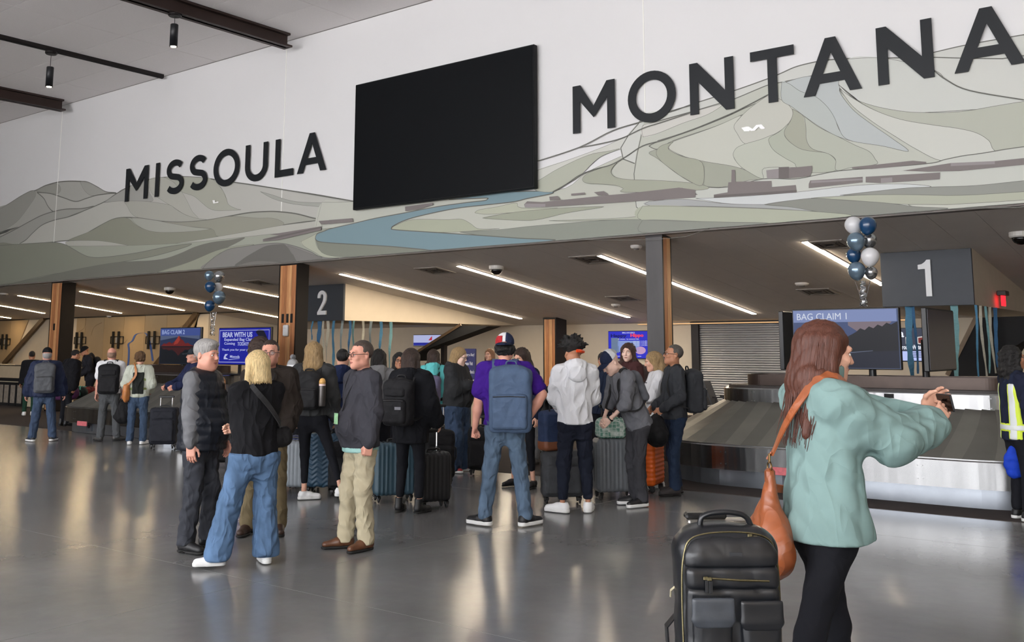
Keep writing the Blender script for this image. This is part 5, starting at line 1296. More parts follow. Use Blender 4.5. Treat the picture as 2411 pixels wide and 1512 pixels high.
# ------------------------------------------------------------------ hair
def hair_obj(style, m_, parent, v=.007, seed=1, face_open=1.0, length=.3, drift=(0, 0)):
    lo = -.22 - (length if style in ('long', 'curlylong', 'braids', 'pony') else 0)
    f = Field((-.22, -.2, lo), (.22, .26, .24), v)
    if style == 'short':
        f.ell((0, .021, .038), (.0805, .1015, .0900), .01)
        f.cut((0, -.072, .088), (0, -.80, -.60), .012); f.cut((0, 0, -.075), (0, -.35, -1), .02)
        for s in (-1, 1): f.ell((s * .070, -.055, .055), (.030, .034, .034), .012, op='s')
        f.fold(.003, [(.022, (1, 1, .2)), (.03, (1, -1, .2)), (.017, (1, 0, 0))], seed)
    elif style == 'swept':       # fuller grey hair, volume on top
        f.ell((0, .024, .050), (.086, .108, .094), .01).ell((0, -.045, .098), (.066, .055, .032), .03)
        f.cut((0, -.094, .066), (0, -.80, -.62), .012); f.cut((0, 0, -.08), (0, -.3, -1), .01)
        f.fold(.004, [(.02, (.3, 1, .6)), (.028, (.5, 1, -.5)), (.015, (.2, 1, 0))], seed)
    elif style == 'nape':        # thick dark hair showing under a cap
        f.ell((0, .040, -.005), (.093, .090, .062), .02)
        r_ = np.random.RandomState(seed)
        for i in range(60):
            a = r_.uniform(-.4, 3.54); e = r_.uniform(-1.1, .5); d = A_((math.cos(a) * math.cos(e), math.sin(a) * math.cos(e), math.sin(e)))
            f.ell(A_((0, .035, -.01)) + d * A_((.090, .092, .062)), (.015, .015, .015), .006)
        f.cut((0, -.012, 0), (0, -1, 0), .01); f.cut((0, 0, .045), (0, 0, 1), .01)
    elif style == 'fringe':      # short ring of hair round a bald crown
        f.ell((0, .024, .0), (.083, .103, .092), .01); f.cut((0, 0, .03), (0, 0, 1), .01); f.cut((0, -.02, 0), (0, -1, -.3), .01); f.cut((0, 0, -.08), (0, -.3, -1), .01)
        f.fold(.002, [(.02, (1, 1, .2)), (.017, (1, 0, 0))], seed)
    elif style == 'afro':
        f.ell((0, .020, .070), (.118, .126, .098), .03)
        r_ = np.random.RandomState(seed)
        for i in range(90):
            a = r_.uniform(0, 6.28); e = r_.uniform(-.25, 1.5); d = A_((math.cos(a) * math.cos(e), math.sin(a) * math.cos(e), math.sin(e)))
            c = A_((0, .022, .065)) + d * A_((.112, .120, .094)); f.cone(c, c + d * r_.uniform(.015, .045) + r_.normal(size=3) * .01, .017, .008, .008)
        f.cut((0, -.088, .068), (0, -.85, -.52), .01); f.cut((0, 0, -.055), (0, -.1, -1), .01)
    elif style == 'curls':
        f.ell((0, .025, .035), (.098, .115, .105), .03)
        r_ = np.random.RandomState(seed)
        for i in range(70):
            a = r_.uniform(0, 6.28); e = r_.uniform(-.9, 1.5); d = A_((math.cos(a) * math.cos(e), math.sin(a) * math.cos(e), math.sin(e)))
            f.ell(A_((0, .025, .03)) + d * A_((.095, .112, .10)), (.022, .022, .022), .008)
        f.ell((0, -.11, -.035), (.064, .085, .095), .02, op='s'); f.cut((0, 0, -.12), (0, 0, -1), .01)
    else:
        L = {'bob': .0, 'long': length, 'curlylong': length, 'pony': length, 'braids': length}[style]
        f.ell((0, .024, .038), (.088, .108, .096), .01)
        zb = -.115 if style == 'bob' else -.12
        if style != 'pony':
            for s in (-1, 1):
                f.cone((s * .062, .012, .04), (s * .074, .012, zb - .01), .036, .040, .04)
                f.cone((s * .035, .075, .02), (s * .045, .085, zb - .02), .045, .045, .04)
            f.cone((0, .09, .02), (0, .098, zb - .02), .05, .05, .04)
        if style in ('long', 'curlylong'):
            for s in (-1, -.35, .35, 1):
                f.cone((s * .062, .075, zb), (s * (.085 + .02 * abs(s)) + drift[0] * L, .085 + drift[1] * L, zb - L * (.86 + .14 * (1 - abs(s)))), .045, .022, .045)
            for s in (-1, 1):
                f.cone((s * .074, .0, zb), (s * .105, -.005, zb - L * .62), .034, .016, .03)
        if style == 'pony':
            f.cone((0, .11, .03), (0, .16, -.03), .028, .03, .02).cone((0, .16, -.03), (0, .15, -.08 - L * .6), .034, .016, .02)
        if style == 'braids':
            r_ = np.random.RandomState(seed)
            for i in range(26):
                a = R(-10 + 200 * i / 25); x, y = math.cos(a) * .09, .02 + math.sin(a) * .095
                f.cone((x * .9, y, .03), (x * 1.1, y * 1.08, zb - L * r_.uniform(.7, 1)), .014, .010, .006)
        f.ell((0, -.115, -.045), (.062, .085 * face_open, .120), .02, op='s')
        if style != 'pony': f.ell((0, -.06, -.16), (.052, .10, .09), .02, op='s')
        else: f.cut((0, -.088, .072), (0, -.80, -.60), .012); f.cut((0, .09, -.075), (0, -.3, -1), .0) if False else None
        if style == 'curlylong': f.fold(.012, [(.05, (1, 0, 1)), (.045, (0, 1, 1)), (.06, (1, 1, 0)), (.035, (1, -1, 1))], seed)
        elif style == 'bob': f.fold(.003, [(.02, (1, .3, .1)), (.03, (1, -.3, .1)), (.024, (.3, 1, .1))], seed)
        else: f.fold(.006, [(.026, (1, .3, .06)), (.04, (1, -.3, .06)), (.03, (.3, 1, .06))], seed)
        if style == 'bob': f.cut((0, 0, -.15), (0, 0, -1), .02)
    return fobj('hair', f, m_, parent, 1)
# ------------------------------------------------------------------ people
def head_mat(c, H, s): 
    M_ = Matrix([list(r_) for r_ in H]).to_4x4() @ Matrix.Scale(s, 4); M_.translation = Vector(c); return M_
FOLDS = [(.11, (1, .3, .45)), (.17, (1, -.5, .6)), (.085, (.6, 1, -.4)), (.2, (.4, .2, 1))]
def person(label, px, py, h, face, skin='fair', kind='m', hair=None, top=None, pants=None, shoes=None, armL=None, armR=None, feet=((.105, 0), (.105, 0)), lean=0, side=0, twist=0,
           head=(0, 0, 0), g=1.0, belly=0.0, bust=0.0, v=.017, sit=None, pos=None, hv=.0074, brow=None, group=None, name='person', beard=None, hipw=1.0, glasses=None, cap=None, toe=(12, 12), shw=1.0, knee=None):
    P = pos if pos is not None else onZ(px, py, .006)
    to = Vector((CAM.x - P.x, CAM.y - P.y)).normalized(); d = -to; rt = Vector((d.y, -d.x))
    hd = to * math.cos(R(face)) + rt * math.sin(R(face))
    rz = math.atan2(hd.x, -hd.y)
    root = thing(name, label, 'person', (P.x, P.y, P.z), rz, group)
    s = h / 1.75; T_ = A_
    pel = A_((0, 0, .935 * s)) if sit is None else A_((0, sit[1] * s, sit[0]))
    Tm = (Matrix.Rotation(R(twist), 3, 'Z') @ Matrix.Rotation(R(lean), 3, 'X') @ Matrix.Rotation(R(side), 3, 'Y'))
    T = np.array(Tm)
    tp = lambda x, y, z: pel + T @ (A_((x, y, z)) * s)
    sw = .178 * shw
    sh = {1: tp(sw, .008, .485), -1: tp(-sw, .008, .485)}
    J = dict(root=root, s=s, pel=pel, T=T, tp=tp, sh=sh, rz=rz, P=P)
    # arms
    arms = {}
    for sg, A in ((1, armL), (-1, armR)):
        A = A or {}
        tg = A.get('to', (.25, .03, .80)); tgt = A_((sg * tg[0], -tg[1], tg[2])) * s
        hint = A.get('hint', (.35, -1, -.2)); hint = A_((sg * hint[0], -hint[1], hint[2]))
        el, wr = ik(sh[sg], tgt, .285 * s, .255 * s, hint)
        arms[sg] = (el, wr, A)
    J['arms'] = arms
    # legs
    legs = {}
    for sg, fp, kn_ in ((1, feet[0], 0), (-1, feet[1], 1)):
        hip = pel + A_((sg * .088 * s * hipw, 0, -.02 * s)); an = A_((sg * fp[0] * s, -fp[1] * s, (.085 + (fp[2] if len(fp) > 2 else 0)) * s))
        kh = knee or (.12, 1, 0)
        kn, an = ik(hip, an, .425 * s, .408 * s, (sg * kh[0], -kh[1], kh[2]))
        legs[sg] = (hip, kn, an)
    J['legs'] = legs
    # head
    Hm = Matrix.Rotation(R(head[0]), 3, 'Z') @ Matrix.Rotation(R(head[1]), 3, 'X') @ Matrix.Rotation(R(head[2]), 3, 'Y')
    H = np.array(Hm); nb = tp(0, .022, .52); hc = nb + T @ (A_((0, -.004, .055)) * s) + H @ (A_((0, -.028, .122)) * s); hs = s * (1.0 if h > 1.45 else 1.12)
    J['H'] = H; J['hc'] = hc; HM = head_mat(hc, H, hs); J['HM'] = HM
    sk = SKIN[skin]
    # continuous body surface
    f = Field(np.minimum.reduce([pel - .35, *[a for L in legs.values() for a in L], *[a for q in arms.values() for a in q[:2]]]) - .15, np.maximum.reduce([pel + .3, tp(0, 0, .62), *[a for L in legs.values() for a in L], *[a for q in arms.values() for a in q[:2]]]) + .15, .024)
    ya = T @ A_((0, 1, 0))
    f.cone(tp(0, 0, 0), tp(0, 0, .36), .125 * g * s, .135 * g * s, .03, (ya, .62)).cone(sh[1] * .8 + sh[-1] * .2, sh[-1] * .8 + sh[1] * .2, .045 * s, .045 * s, .04).cone(tp(0, .02, .4), tp(0, .02, .57), .05 * s, .046 * s, .03)
    for sg in (1, -1):
        hip, kn, an = legs[sg]; f.cone(hip, kn, .062 * s, .042 * s, .03).cone(kn, an, .040 * s, .032 * s, .02)
        el, wr, A = arms[sg]; f.cone(sh[sg], el, .036 * s, .032 * s, .02).cone(el, wr, .031 * s, .026 * s, .02)
    parts = [f.mesh(1)]
    bare = any(q.get('sleeve') in ('short',) for q in (top if isinstance(top, list) else [top or {}]))
    for sg in (1, -1):
        el, wr, A = arms[sg]
        if bare:
            lo = np.minimum.reduce([sh[sg], el, wr]) - .1; hi = np.maximum.reduce([sh[sg], el, wr]) + .1
            a = Field(lo, hi, .011); a.cone(sh[sg], el, .050 * s * g ** .5, .042 * s * g ** .5, .02).cone(el, el + (wr - el) * .35, .042 * s * g ** .5, .043 * s * g ** .5, .02).cone(el + (wr - el) * .35, wr, .043 * s * g ** .5, .028 * s, .02)
            parts.append(a.mesh(1))
        dr = A.get('dir'); fd = (wr - el) / np.linalg.norm(wr - el)
        if dr is not None: fd = A_((sg * dr[0], -dr[1], dr[2]))
        pm = A.get('palm', (-1, -.25, 0)); pm = A_((sg * pm[0], -pm[1], pm[2]))
        V, Q = hand_vq(A.get('hand', 'relaxed'), (.0056 if v > .014 else .0045) if v > .01 else .004)
        if sg == 1: M_ = frame(fd, pm); V2 = V
        else:
            M_ = frame(fd, pm); M_ = np.stack([-M_[:, 0], -M_[:, 1], M_[:, 2]], 1); X = -frame(fd, pm)[:, 0]; Z = M_[:, 2]; M_ = np.stack([X, np.cross(Z, X), Z], 1)
            V2 = V * A_((-1, 1, 1)); Q = Q[:, ::-1]
        hsz = s * (.96 if kind[0] == 'm' else .88)
        parts.append((V2 * hsz @ M_.T + wr, Q)); arms[sg] = (el, wr, A, M_, fd)
    V, Q = head_vq(kind, hv); parts.append((V * hs @ H.T + hc, Q))
    V, Q = joinVQ(parts)
    body = newobj('body', qmesh('body', V, Q, sk), None, root)
    def hat(o): o.matrix_local = HM if o.parent is root else HM; return o
    for sg in (-1, 1):
        e = newobj('eye', eye_mesh(), None, body); e.matrix_local = HM @ Matrix.Translation((sg * .0315, -.0838, .003)) @ Matrix.Diagonal((.95, .9, .72, 1))
    mb = MB(); mb.tube([(-.021, -.098, -.0615), (-.010, -.1015, -.0570), (0, -.1025, -.0585), (.010, -.1015, -.0570), (.021, -.098, -.0615)], [.002, .0045, .005, .0045, .002], 6).tube([(-.018, -.0975, -.0655), (0, -.1015, -.0695), (.018, -.0975, -.0655)], [.002, .0052, .002], 6)
    hat(mb.obj('lips', LIPS, body, True))
    bm = brow or (hair[1] if hair else mat('brow_grey', (120, 105, 95), .8))
    mb = MB()
    for sg in (-1, 1): mb.tube([(sg * .014, -.0965, .0235), (sg * .03, -.0975, .0285), (sg * .047, -.0875, .0245)], [.0035, .004, .002], 5)
    hat(mb.obj('eyebrows', bm, body, True))
    if beard:
        b = Field((-.09, -.15, -.15), (.09, .05, .0), .007)
        b.ell((0, -.055, -.080), (.046, .048, .045), .02).ell((0, -.03, -.07), (.066, .05, .05), .02); b.ell((0, -.095, -.063), (.026, .03, .011), .006, op='s'); b.cut((0, 0, -.045), (0, -.2, 1), .01); b.cut((0, -.0, 0), (0, 1, 0), .01)
        hat(fobj('beard', b, beard, root, 1))
    if hair:
        st, hm = hair[0], hair[1]; kw = hair[2] if len(hair) > 2 else {}
        o = hair_obj(st, hm, root, kw.pop('v', .0085 if v > .014 else .0075), **kw); hat(o); J['hair'] = o
    if glasses:
        mb = MB(); y = -.112
        for sg in (-1, 1):
            mb.tube([(sg * (.032 + .024 * math.cos(a)), y + .002, .002 + .017 * math.sin(a)) for a in [i * 2 * math.pi / 12 for i in range(13)]], .0022, 5, False)
            mb.tube([(sg * .056, y + .004, .008), (sg * .074, -.07, .008), (sg * .083, .0, .008), (sg * .083, .03, -.004)], .0022, 5)
        mb.tube([(-.009, y, .006), (0, y - .003, .009), (.009, y, .006)], .0022, 5)
        gl = hat(mb.obj('glasses', glasses, root))
        lm = MB()
        for sg in (-1, 1): lm.lathe([(.022, 0), (.022, .001)], 12, c=(sg * .032, y + .002, .002), rot=Matrix.Rotation(R(90), 3, 'X') @ Matrix.Scale(.75, 3, (0, 1, 0)))
        newobj('lens', lm.mesh('lens', mat('lens_clear', (60, 64, 70), .05, alpha=.12)), None, gl)
    if cap:
        f = Field((-.13, -.22, -.05), (.13, .16, .17), .006)
        f.ell((0, .018, .050), (.089, .110, .096), .01).cut((0, 0, .028), (0, .12, -1), .006)
        f.ell((0, .018, .048), (.082, .103, .088), .004, op='s')
        back = cap.get('back')
        if back: f.ell((0, -.09, .03), (.036, .05, .026), .004, op='s')
        o = fobj('cap', f, cap['c'], root, 1); o.matrix_local = HM @ (Matrix.Rotation(R(180 if back else 0), 4, 'Z') @ (Matrix.Translation((0, -.035, 0)) if back else Matrix.Identity(4))) @ Matrix.Rotation(R(cap.get('tilt', 0)), 4, 'X')
        b = Field((-.11, -.23, -.01), (.11, .04, .08), .005)
        b.ell((0, -.095, .030), (.080, .105, .022), .005).ell((0, -.095, .008), (.095, .13, .026), .003, op='s').ell((0, .0, .03), (.074, .085, .06), .003, op='s')
        newobj('brim', qmesh('brim', *b.mesh(1), cap.get('b', cap['c'])), None, o)
        if cap.get('panel'):
            q = Field((-.13, -.22, -.05), (.13, .16, .17), .006); q.ell((0, .018, .050), (.0935, .1145, .1005), .01).cut((0, 0, .03), (0, .12, -1), .006).ell((0, .018, .048), (.085, .106, .091), .004, op='s')
            q.cut(*cap['panel'][1])
            newobj('cap_panel', qmesh('cap_panel', *q.mesh(1), cap['panel'][0]), None, o)
        J['cap'] = o
    # ---- trousers
    pn = dict(th=.092, kn=.064, hem=.058, hz=.03, hz_cut=True, c=None, fold=.006, seat=1.0); pn.update(pants or {})
    if pn['c']:
        pts = [pel, *[a for L in legs.values() for a in L]]
        f = Field(np.minimum.reduce(pts) - .24, np.maximum.reduce(pts) + .27, v)
        f.cone(pel + A_((0, .01, .10)) * s, pel + A_((0, .005, -.03)) * s, .152 * g * s * pn['seat'], .160 * hipw * s * pn['seat'] * max(g, 1) ** .5, .04, ((0, 1, 0), .72))
        for sg in (1, -1):
            hip, kn, an = legs[sg]; f.ell(hip + A_((0, .040, -.02)) * s, (.080 * s * hipw, .072 * s, .09 * s), .05)
            up = (kn - an) / np.linalg.norm(kn - an); bot = an + up * (pn['hz'] - .0) * s
            f.cone(hip + A_((0, .01, -.03)) * s, kn, pn['th'] * s, pn['kn'] * s, .05)
            f.cone(kn, bot, pn['kn'] * s, pn['hem'] * s, .03)
        f.fold(pn['fold'] * .75, [(.11, (.2, .3, 1)), (.17, (.8, .3, .8)), (.08, (.3, .8, 1)), (.06, (0, .3, 1))], int(px) % 97)
        if sit is None:
            for sg in (1, -1):
                an = legs[sg][2]
            f.cut((0, 0, max(.012, (pn['hz'] + .075) * s - .03)), (0, 0, -1))
        hm_ = min([q.get('hem', -.08) for q in (top if isinstance(top, list) else [top or {}])]); f.cut(pel + T @ A_((0, 0, min(.15, hm_ + .03))) * s, T @ A_((0, 0, 1)))
        fobj('trousers', f, pn['c'], root, 1)
    # ---- top
    for top_ in (top if isinstance(top, list) else [top]):
     tq = dict(t=.012, hem=-.08, sleeve='long', bag=0.0, hood=False, collar=False, c=None, fold=.008, flare=.0, cuff=.0, puff=0, wz=1.0); tq.update(top_ or {})
     if tq['c']:
         t = tq['t']; pts = [tp(0, 0, -.3), tp(0, 0, .66), tp(.24, .2, .2), tp(-.24, -.3, .2), *[a for q in arms.values() for a in q[:2]], *sh.values()]
         f = Field(np.minimum.reduce(pts) - .17, np.maximum.reduce(pts) + .17, v)
         def torso(f, t):
             f.cone(tp(0, .0, min(tq['hem'], -.0)), tp(0, 0, .17), (.155 * max(hipw, g) + tq['flare'] + t) * s, (.143 * g * tq['wz'] + t) * s, .05, (ya, .82))
             f.cone(tp(0, 0, .17), tp(0, .0, .37), (.143 * g * tq['wz'] + t) * s, (.160 * shw * g ** .6 + t) * s, .05, (ya, .68))
             f.cone(tp(0, 0, .37), tp(0, .012, .455), (.160 * shw * g ** .6 + t) * s, (.125 + t) * s, .05, (ya, .70))
             if belly: f.ell(tp(0, -.055, .10), ((.150 * g + t) * s, (.10 + belly + t) * s, .17 * s), .06, rot=Tm)
             if bust:
                 for sg in (-1, 1): f.ell(tp(sg * .072, -.085, .335), ((.070 + bust) * s, (.055 + bust) * s, .07 * s), .05)
             for sg in (-1, 1): f.cone(tp(0, .025, .535), tp(sg * .12 * shw, .012, .495), (.045 + t * .7) * s, (.050 + t) * s, .04)
         torso(f, t)
         if tq['fold']: f.fold(tq['fold'] * .7, FOLDS, int(px) % 89)
         f.cut(tp(0, 0, tq['hem']), -(T @ A_((0, 0, 1))), .01)
         if tq.get('band'): f.cone(tp(0, 0, tq['hem'] + .01), tp(0, 0, tq['hem'] + .035), (.150 * max(hipw, g) + t) * s, (.150 * max(hipw, g) + t) * s, .01, (ya, .70))
         if tq['sleeve'] != 'none':
             b = tq['bag']; q = Field(f.lo, f.lo + (f.n - 1) * v, v)
             for sg in (1, -1):
                 el, wr = arms[sg][:2]
                 r0, r1, r2 = (.053 * g ** .5 + t * .8 + b * .3) * s, (.041 * g ** .5 + t * .8 + b * .8) * s, (.030 + t * .8 + b * .3) * s
                 if tq['sleeve'] == 'short':
                     q.cone(sh[sg], sh[sg] + (el - sh[sg]) * .70, (.060 * g ** .5 + t) * s, (.060 * g ** .5 + t) * s, .03)
                     continue
                 q.cone(sh[sg], el, r0, r1, .02)
                 if tq['sleeve'] == 'long': q.cone(el, el + (wr - el) * .82, r1, r1 * .5 + r2 * .5, .03).cone(el + (wr - el) * .8, wr - (wr - el) * .02, (r1 + r2) * .5, r2, .02)
                 elif tq['sleeve'] == 'elbow': q.cone(el, el + (wr - el) * .15, r1, r1, .02)
             if tq['fold']: q.fold(tq['fold'] * .7, [(.07, (.3, .3, 1)), (.11, (.6, .5, 1)), (.055, (.5, -.4, 1)), (.09, (1, .4, .6))], int(px) % 83)
             n_ = [min(a_, b_) for a_, b_ in zip(f.F.shape, q.F.shape)]; k_ = .055
             A1 = f.F[:n_[0], :n_[1], :n_[2]]; B1 = q.F[:n_[0], :n_[1], :n_[2]]; hh = np.clip(.5 + .5 * (A1 - B1) / k_, 0, 1)
             f.F[:n_[0], :n_[1], :n_[2]] = A1 * (1 - hh) + B1 * hh - k_ * hh * (1 - hh)
         else:
             for sg in (1, -1): f.ell(sh[sg] + A_((sg * .02, 0, -.06)) * s, (.062 * s, .075 * s, .105 * s), .02, op='s')
         if tq['puff']:
             x, y, z = f.pts((slice(None),) * 3); f.F = (f.F - tq['puff'] * np.abs(np.sin((z - y * .1) * math.pi / (.075 * s)))).astype(np.float32)
         # neck opening
         if tq['collar']:
             f.cone(tp(0, .018, .50), tp(0, .008, .575), (.068 + t * .6) * s, (.064 + t * .5) * s, .015)
         if tq['hood']:
             q = Field(tp(0, .06, .52) - .26, tp(0, .06, .52) + .26, v * .85); rg = [(math.sin(a) * .088, .028 + math.cos(a) * .082, .545 + .030 * math.cos(a), .034 + .012 * math.cos(a)) for a in [i * math.pi / 8 for i in range(-7, 8)]]
             for a_, b_ in zip(rg[:-1], rg[1:]): q.cone(tp(*a_[:3]), tp(*b_[:3]), a_[3] * s, b_[3] * s, .02)
             q.ell(tp(0, .125 + t * .6, .475), (.105 * s, .052 * s, .095 * s), .05, rot=Tm).fold(.006, FOLDS, 5)
             fobj('hood', q, tq['c'], root, 1)
         nz = tp(0, .012, .585); f.cone(tp(0, .01, .53), tp(0, -.01, .66), .056 * s, .062 * s, .006, op='s')
         f.cut(tp(0, 0, .60 if tq['hood'] else .578), T @ A_((0, -.25, 1)), .006) if not tq['hood'] else None
         J['top'] = fobj('top_garment' if not tq.get('name') else tq['name'], f, tq['c'], root, 1)
         J['topf'] = f
    # ---- shoes
    if shoes:
        for i, sg in enumerate((1, -1)):
            an = legs[sg][2]
            o = shoe(shoes[0], shoes[1], shoes[2], shoes[3], root, (an[0], an[1] + .0, an[2] - .085 * s), sg * R(toe[i]), s * (1.0 if kind[0] == 'm' else .9))
    return J
def hit(J, x, z, sg=-1, d0=.36):
    """distance from the torso axis to the outer garment along sg*Y at torso coordinates (x, z)"""
    f = J['topf']
    for i in range(60):
        d = d0 - i * .006; p = J['tp'](x, sg * d, z); q = np.round((p - f.lo) / f.v).astype(int)
        if (q < 0).any() or (q >= f.n).any(): continue
        if f.F[tuple(q)] < 0: return d
    return .12
def strands(J, m_, n=140, L=.28, seed=1, r_=.0042, bob=False, name='hair_strands'):
    rs = np.random.RandomState(seed); mb = MB()
    for i in range(n):
        a = rs.uniform(-2.0, 2.0); u = rs.uniform(.2, 1); sx, cy = math.sin(a), math.cos(a); e = rs.normal(size=3) * .006
        P = [(sx * .05 * u, .02 + cy * .06 * u, .128 - .02 * u), (sx * .088, .022 + cy * .106, .06), (sx * .100, .025 + cy * .112, -.03), (sx * .112, .03 + cy * .108, -.12)]
        if not bob:
            k = rs.uniform(.75, 1.12); w_ = rs.uniform(.9, 1.25)
            P += [(sx * .118 * w_ + e[0], .05 + max(cy, -.1) * .075 + e[1], -.12 - L * .45 * k), (sx * .108 * w_ + e[0] * 2, .065 + max(cy, 0) * .05 + e[1] * 2, -.12 - L * k)]
        else: P += [(sx * .108 + e[0], .03 + cy * .104 + e[1], -.152 - rs.uniform(0, .012))]
        Q = catmull(P, 4); mb.tube(Q, [r_ * (1 - .75 * (j / (len(Q) - 1)) ** 2) for j in range(len(Q))], 4, False)
    o = mb.obj(name, m_, J['hair'], True)
    return o
C = cloth
DENIM = lambda k, c: mat('denim_' + k, c, .85, noise=.30, nscale=6, bump=.7, bscale=6, stretch=(1.6, 1.6, .7), spec=.2, bdist=.022, ridge=True)
WH = mat('shoe_white', (226, 226, 226), .55); SOLEW = mat('sole_white', (214, 214, 212), .6); SHB = mat('shoe_black', (24, 24, 26), .5); SOLEB = mat('sole_black', (20, 19, 18), .7)
BRN = mat('boot_brown_leather', (92, 58, 38), .35, noise=.25, nscale=14); BRND = mat('boot_dark_brown', (58, 40, 32), .5, noise=.2)
HB = hairm('black', (22, 19, 18)); HBR = hairm('brown', (52, 36, 28)); HBL = hairm('blonde', (206, 180, 130)); HBLD = hairm('dark_blonde', (158, 130, 90)); HGR = hairm('grey', (158, 155, 152)); HAU = mat('hair_auburn', (84, 48, 36), .5, noise=.3, nscale=22, stretch=(5, 5, .5), bump=.3, bscale=50, spec=.4, bdist=.015); HRB = hairm('strawberry', (176, 120, 70)); HSP = hairm('salt_pepper', (84, 78, 72))
GLK = mat('glasses_black', (20, 20, 22), .3)
SNW = ('sneaker', 'white', WH, SOLEW); SNB = ('sneaker', 'blackwhite', SHB, SOLEW); BTB = ('boot', 'black', SHB, SOLEB); BTBR = ('boot', 'dbrown', BRND, SOLEB); DRB = ('dress', 'brown', BRN, SOLEB); SNG = ('sneaker', 'grey', mat('shoe_grey', (92, 90, 88), .6), SOLEB)
BLK = C('black_knit', (22, 22, 25)); LEG = C('black_legging', (24, 25, 30), bump=.12); 
PPL = {}
def P_(key, *a, **k): PPL[key] = person(*a, **k); return PPL[key]
# --- the group in front
P_('vest', 'man with grey hair in a black quilted vest and dark jeans', 464, 1294, 1.735, 58, skin='pink', kind='mf', hair=('swept', HGR), top=[dict(c=C('grey_shirt', (108, 109, 112)), t=.010, hem=-.02, bag=.014, fold=.012), dict(c=C('vest_black', (30, 33, 40), bump=.2, rough=.45), t=.030, hem=-.10, sleeve='none', puff=.014, fold=.004, collar=True, name='quilted_vest')], pants=dict(c=DENIM('black', (54, 56, 62)), th=.096, kn=.074, hem=.074, hz=.01, fold=.016), shoes=BTB, armL=dict(to=(.20, .12, .84)), armR=dict(to=(.24, .05, .82)), g=1.26, belly=.045, head=(-8, 4, 0), feet=((.12, .02), (.13, -.03)), v=.013, toe=(20, 16))
P_('blonde', 'woman with a blonde bob in a black sweater and wide blue jeans', 590, 1330, 1.65, -158, skin='fair', kind='w', hair=('bob', HBL), top=dict(c=BLK, t=.014, hem=-.05, bag=.012, fold=.012, flare=.01), pants=dict(c=DENIM('light', (84, 110, 142)), th=.100, kn=.092, hem=.108, hz=.01, fold=.014, seat=1.06), shoes=SNW, armL=dict(to=(-.10, .20, 1.13), hint=(.8, -.3, -.6), hand='fist'), armR=dict(to=(-.12, .17, 1.10), hint=(.8, -.3, -.6), hand='fist'), g=1.12, hipw=1.12, head=(10, 4, 0), feet=((.27, .06), (.13, .0)), v=.013, toe=(66, 8), bust=.01)
P_('brownjacket', 'man in a dark brown jacket and khaki trousers behind the blonde woman', 622, 1256, 1.745, -8, skin='pink', kind='m', hair=('short', HBR), glasses=GLK, top=dict(c=C('brown_jacket', (46, 40, 36)), t=.034, hem=-.12, bag=.02, fold=.012, collar=True), pants=dict(c=C('khaki_dark', (112, 100, 76)), th=.096, kn=.076, hem=.074, hz=.0, fold=.014), shoes=BTBR, armL=dict(to=(.20, .15, .95), hand='fist'), armR=dict(to=(.22, .12, .92)), g=1.1, feet=((.13, .0), (.15, 0)))
P_('quarterzip', 'man with glasses in a charcoal quarter-zip and khaki trousers', 843, 1292, 1.735, -60, skin='pink', kind='m', hair=('short', hairm('greying_brown', (72, 60, 52))), glasses=GLK, top=[dict(c=C('mint_shirt', (150, 190, 184)), t=.008, hem=-.13, sleeve='none', fold=.004, collar=True, name='undershirt'), dict(c=C('charcoal_zip', (58, 58, 64)), t=.020, hem=-.09, bag=.016, fold=.010, collar=True)], pants=dict(c=C('khaki', (178, 168, 142), noise=.06), th=.096, kn=.074, hem=.070, hz=.0, fold=.016), shoes=DRB, armL=dict(to=(.235, .05, .89), hint=(.8, -1, 0), hand='fist'), armR=dict(to=(.20, -.02, .86), hand='relaxed'), g=1.12, belly=.05, head=(4, 2, 0), feet=((.10, -.02), (.11, .06)), v=.013, toe=(12, 18))
# --- middle group
P_('longblonde', 'woman with long blonde hair in black leggings and white sneakers', 730, 1176, 1.74, 166, skin='fair', kind='w', hair=('long', HBLD, dict(length=.26)), top=dict(c=C('grey_jacket', (56, 57, 58)), t=.030, hem=-.01, bag=.03, fold=.014), pants=dict(c=LEG, th=.084, kn=.054, hem=.038, hz=.11, fold=.004), shoes=SNW, armL=dict(to=(.24, .1, .90)), armR=dict(to=(.24, .08, .90)), feet=((.07, .0), (.36, .0)), toe=(-70, 60), shw=.98, head=(14, 0, 0))
P_('blackjacket', 'woman in a black hooded jacket with lace leggings and black boots', 964, 1206, 1.665, 150, skin='fair', kind='w', hair=('bob', HBR), top=dict(c=C('black_jacket', (22, 23, 27)), t=.042, hem=-.20, bag=.03, fold=.012, hood=True), pants=dict(c=LEG, th=.088, kn=.058, hem=.046, hz=.10, fold=.004), shoes=BTB, armL=dict(to=(.24, .16, .95)), armR=dict(to=(.26, .14, .95)), feet=((.13, 0), (.12, 0)), g=1.08)
P_('cargopants', 'person with blond hair in a dark hoodie and wide blue cargo trousers', 1074, 1110, 1.69, 62, skin='pale', kind='wf', hair=('bob', HBLD), glasses=GLK, top=dict(c=C('charcoal_hoodie', (50, 51, 53)), t=.03, hem=-.04, bag=.03, fold=.012, hood=True), pants=dict(c=DENIM('blue_cargo', (58, 74, 98)), th=.128, kn=.128, hem=.132, hz=-.02, fold=.016, seat=1.2), shoes=('sneaker', 'red', mat('shoe_red', (150, 40, 44), .6), SOLEW), armL=dict(to=(.02, .27, 1.16), hint=(.7, -.4, -.7), hand='pinch'), armR=dict(to=(.02, .25, 1.22), hint=(.7, -.4, -.7), hand='fist'), g=1.34, belly=.05, bust=.02, hipw=1.2, head=(0, 18, 0), feet=((.12, 0), (.12, 0)))
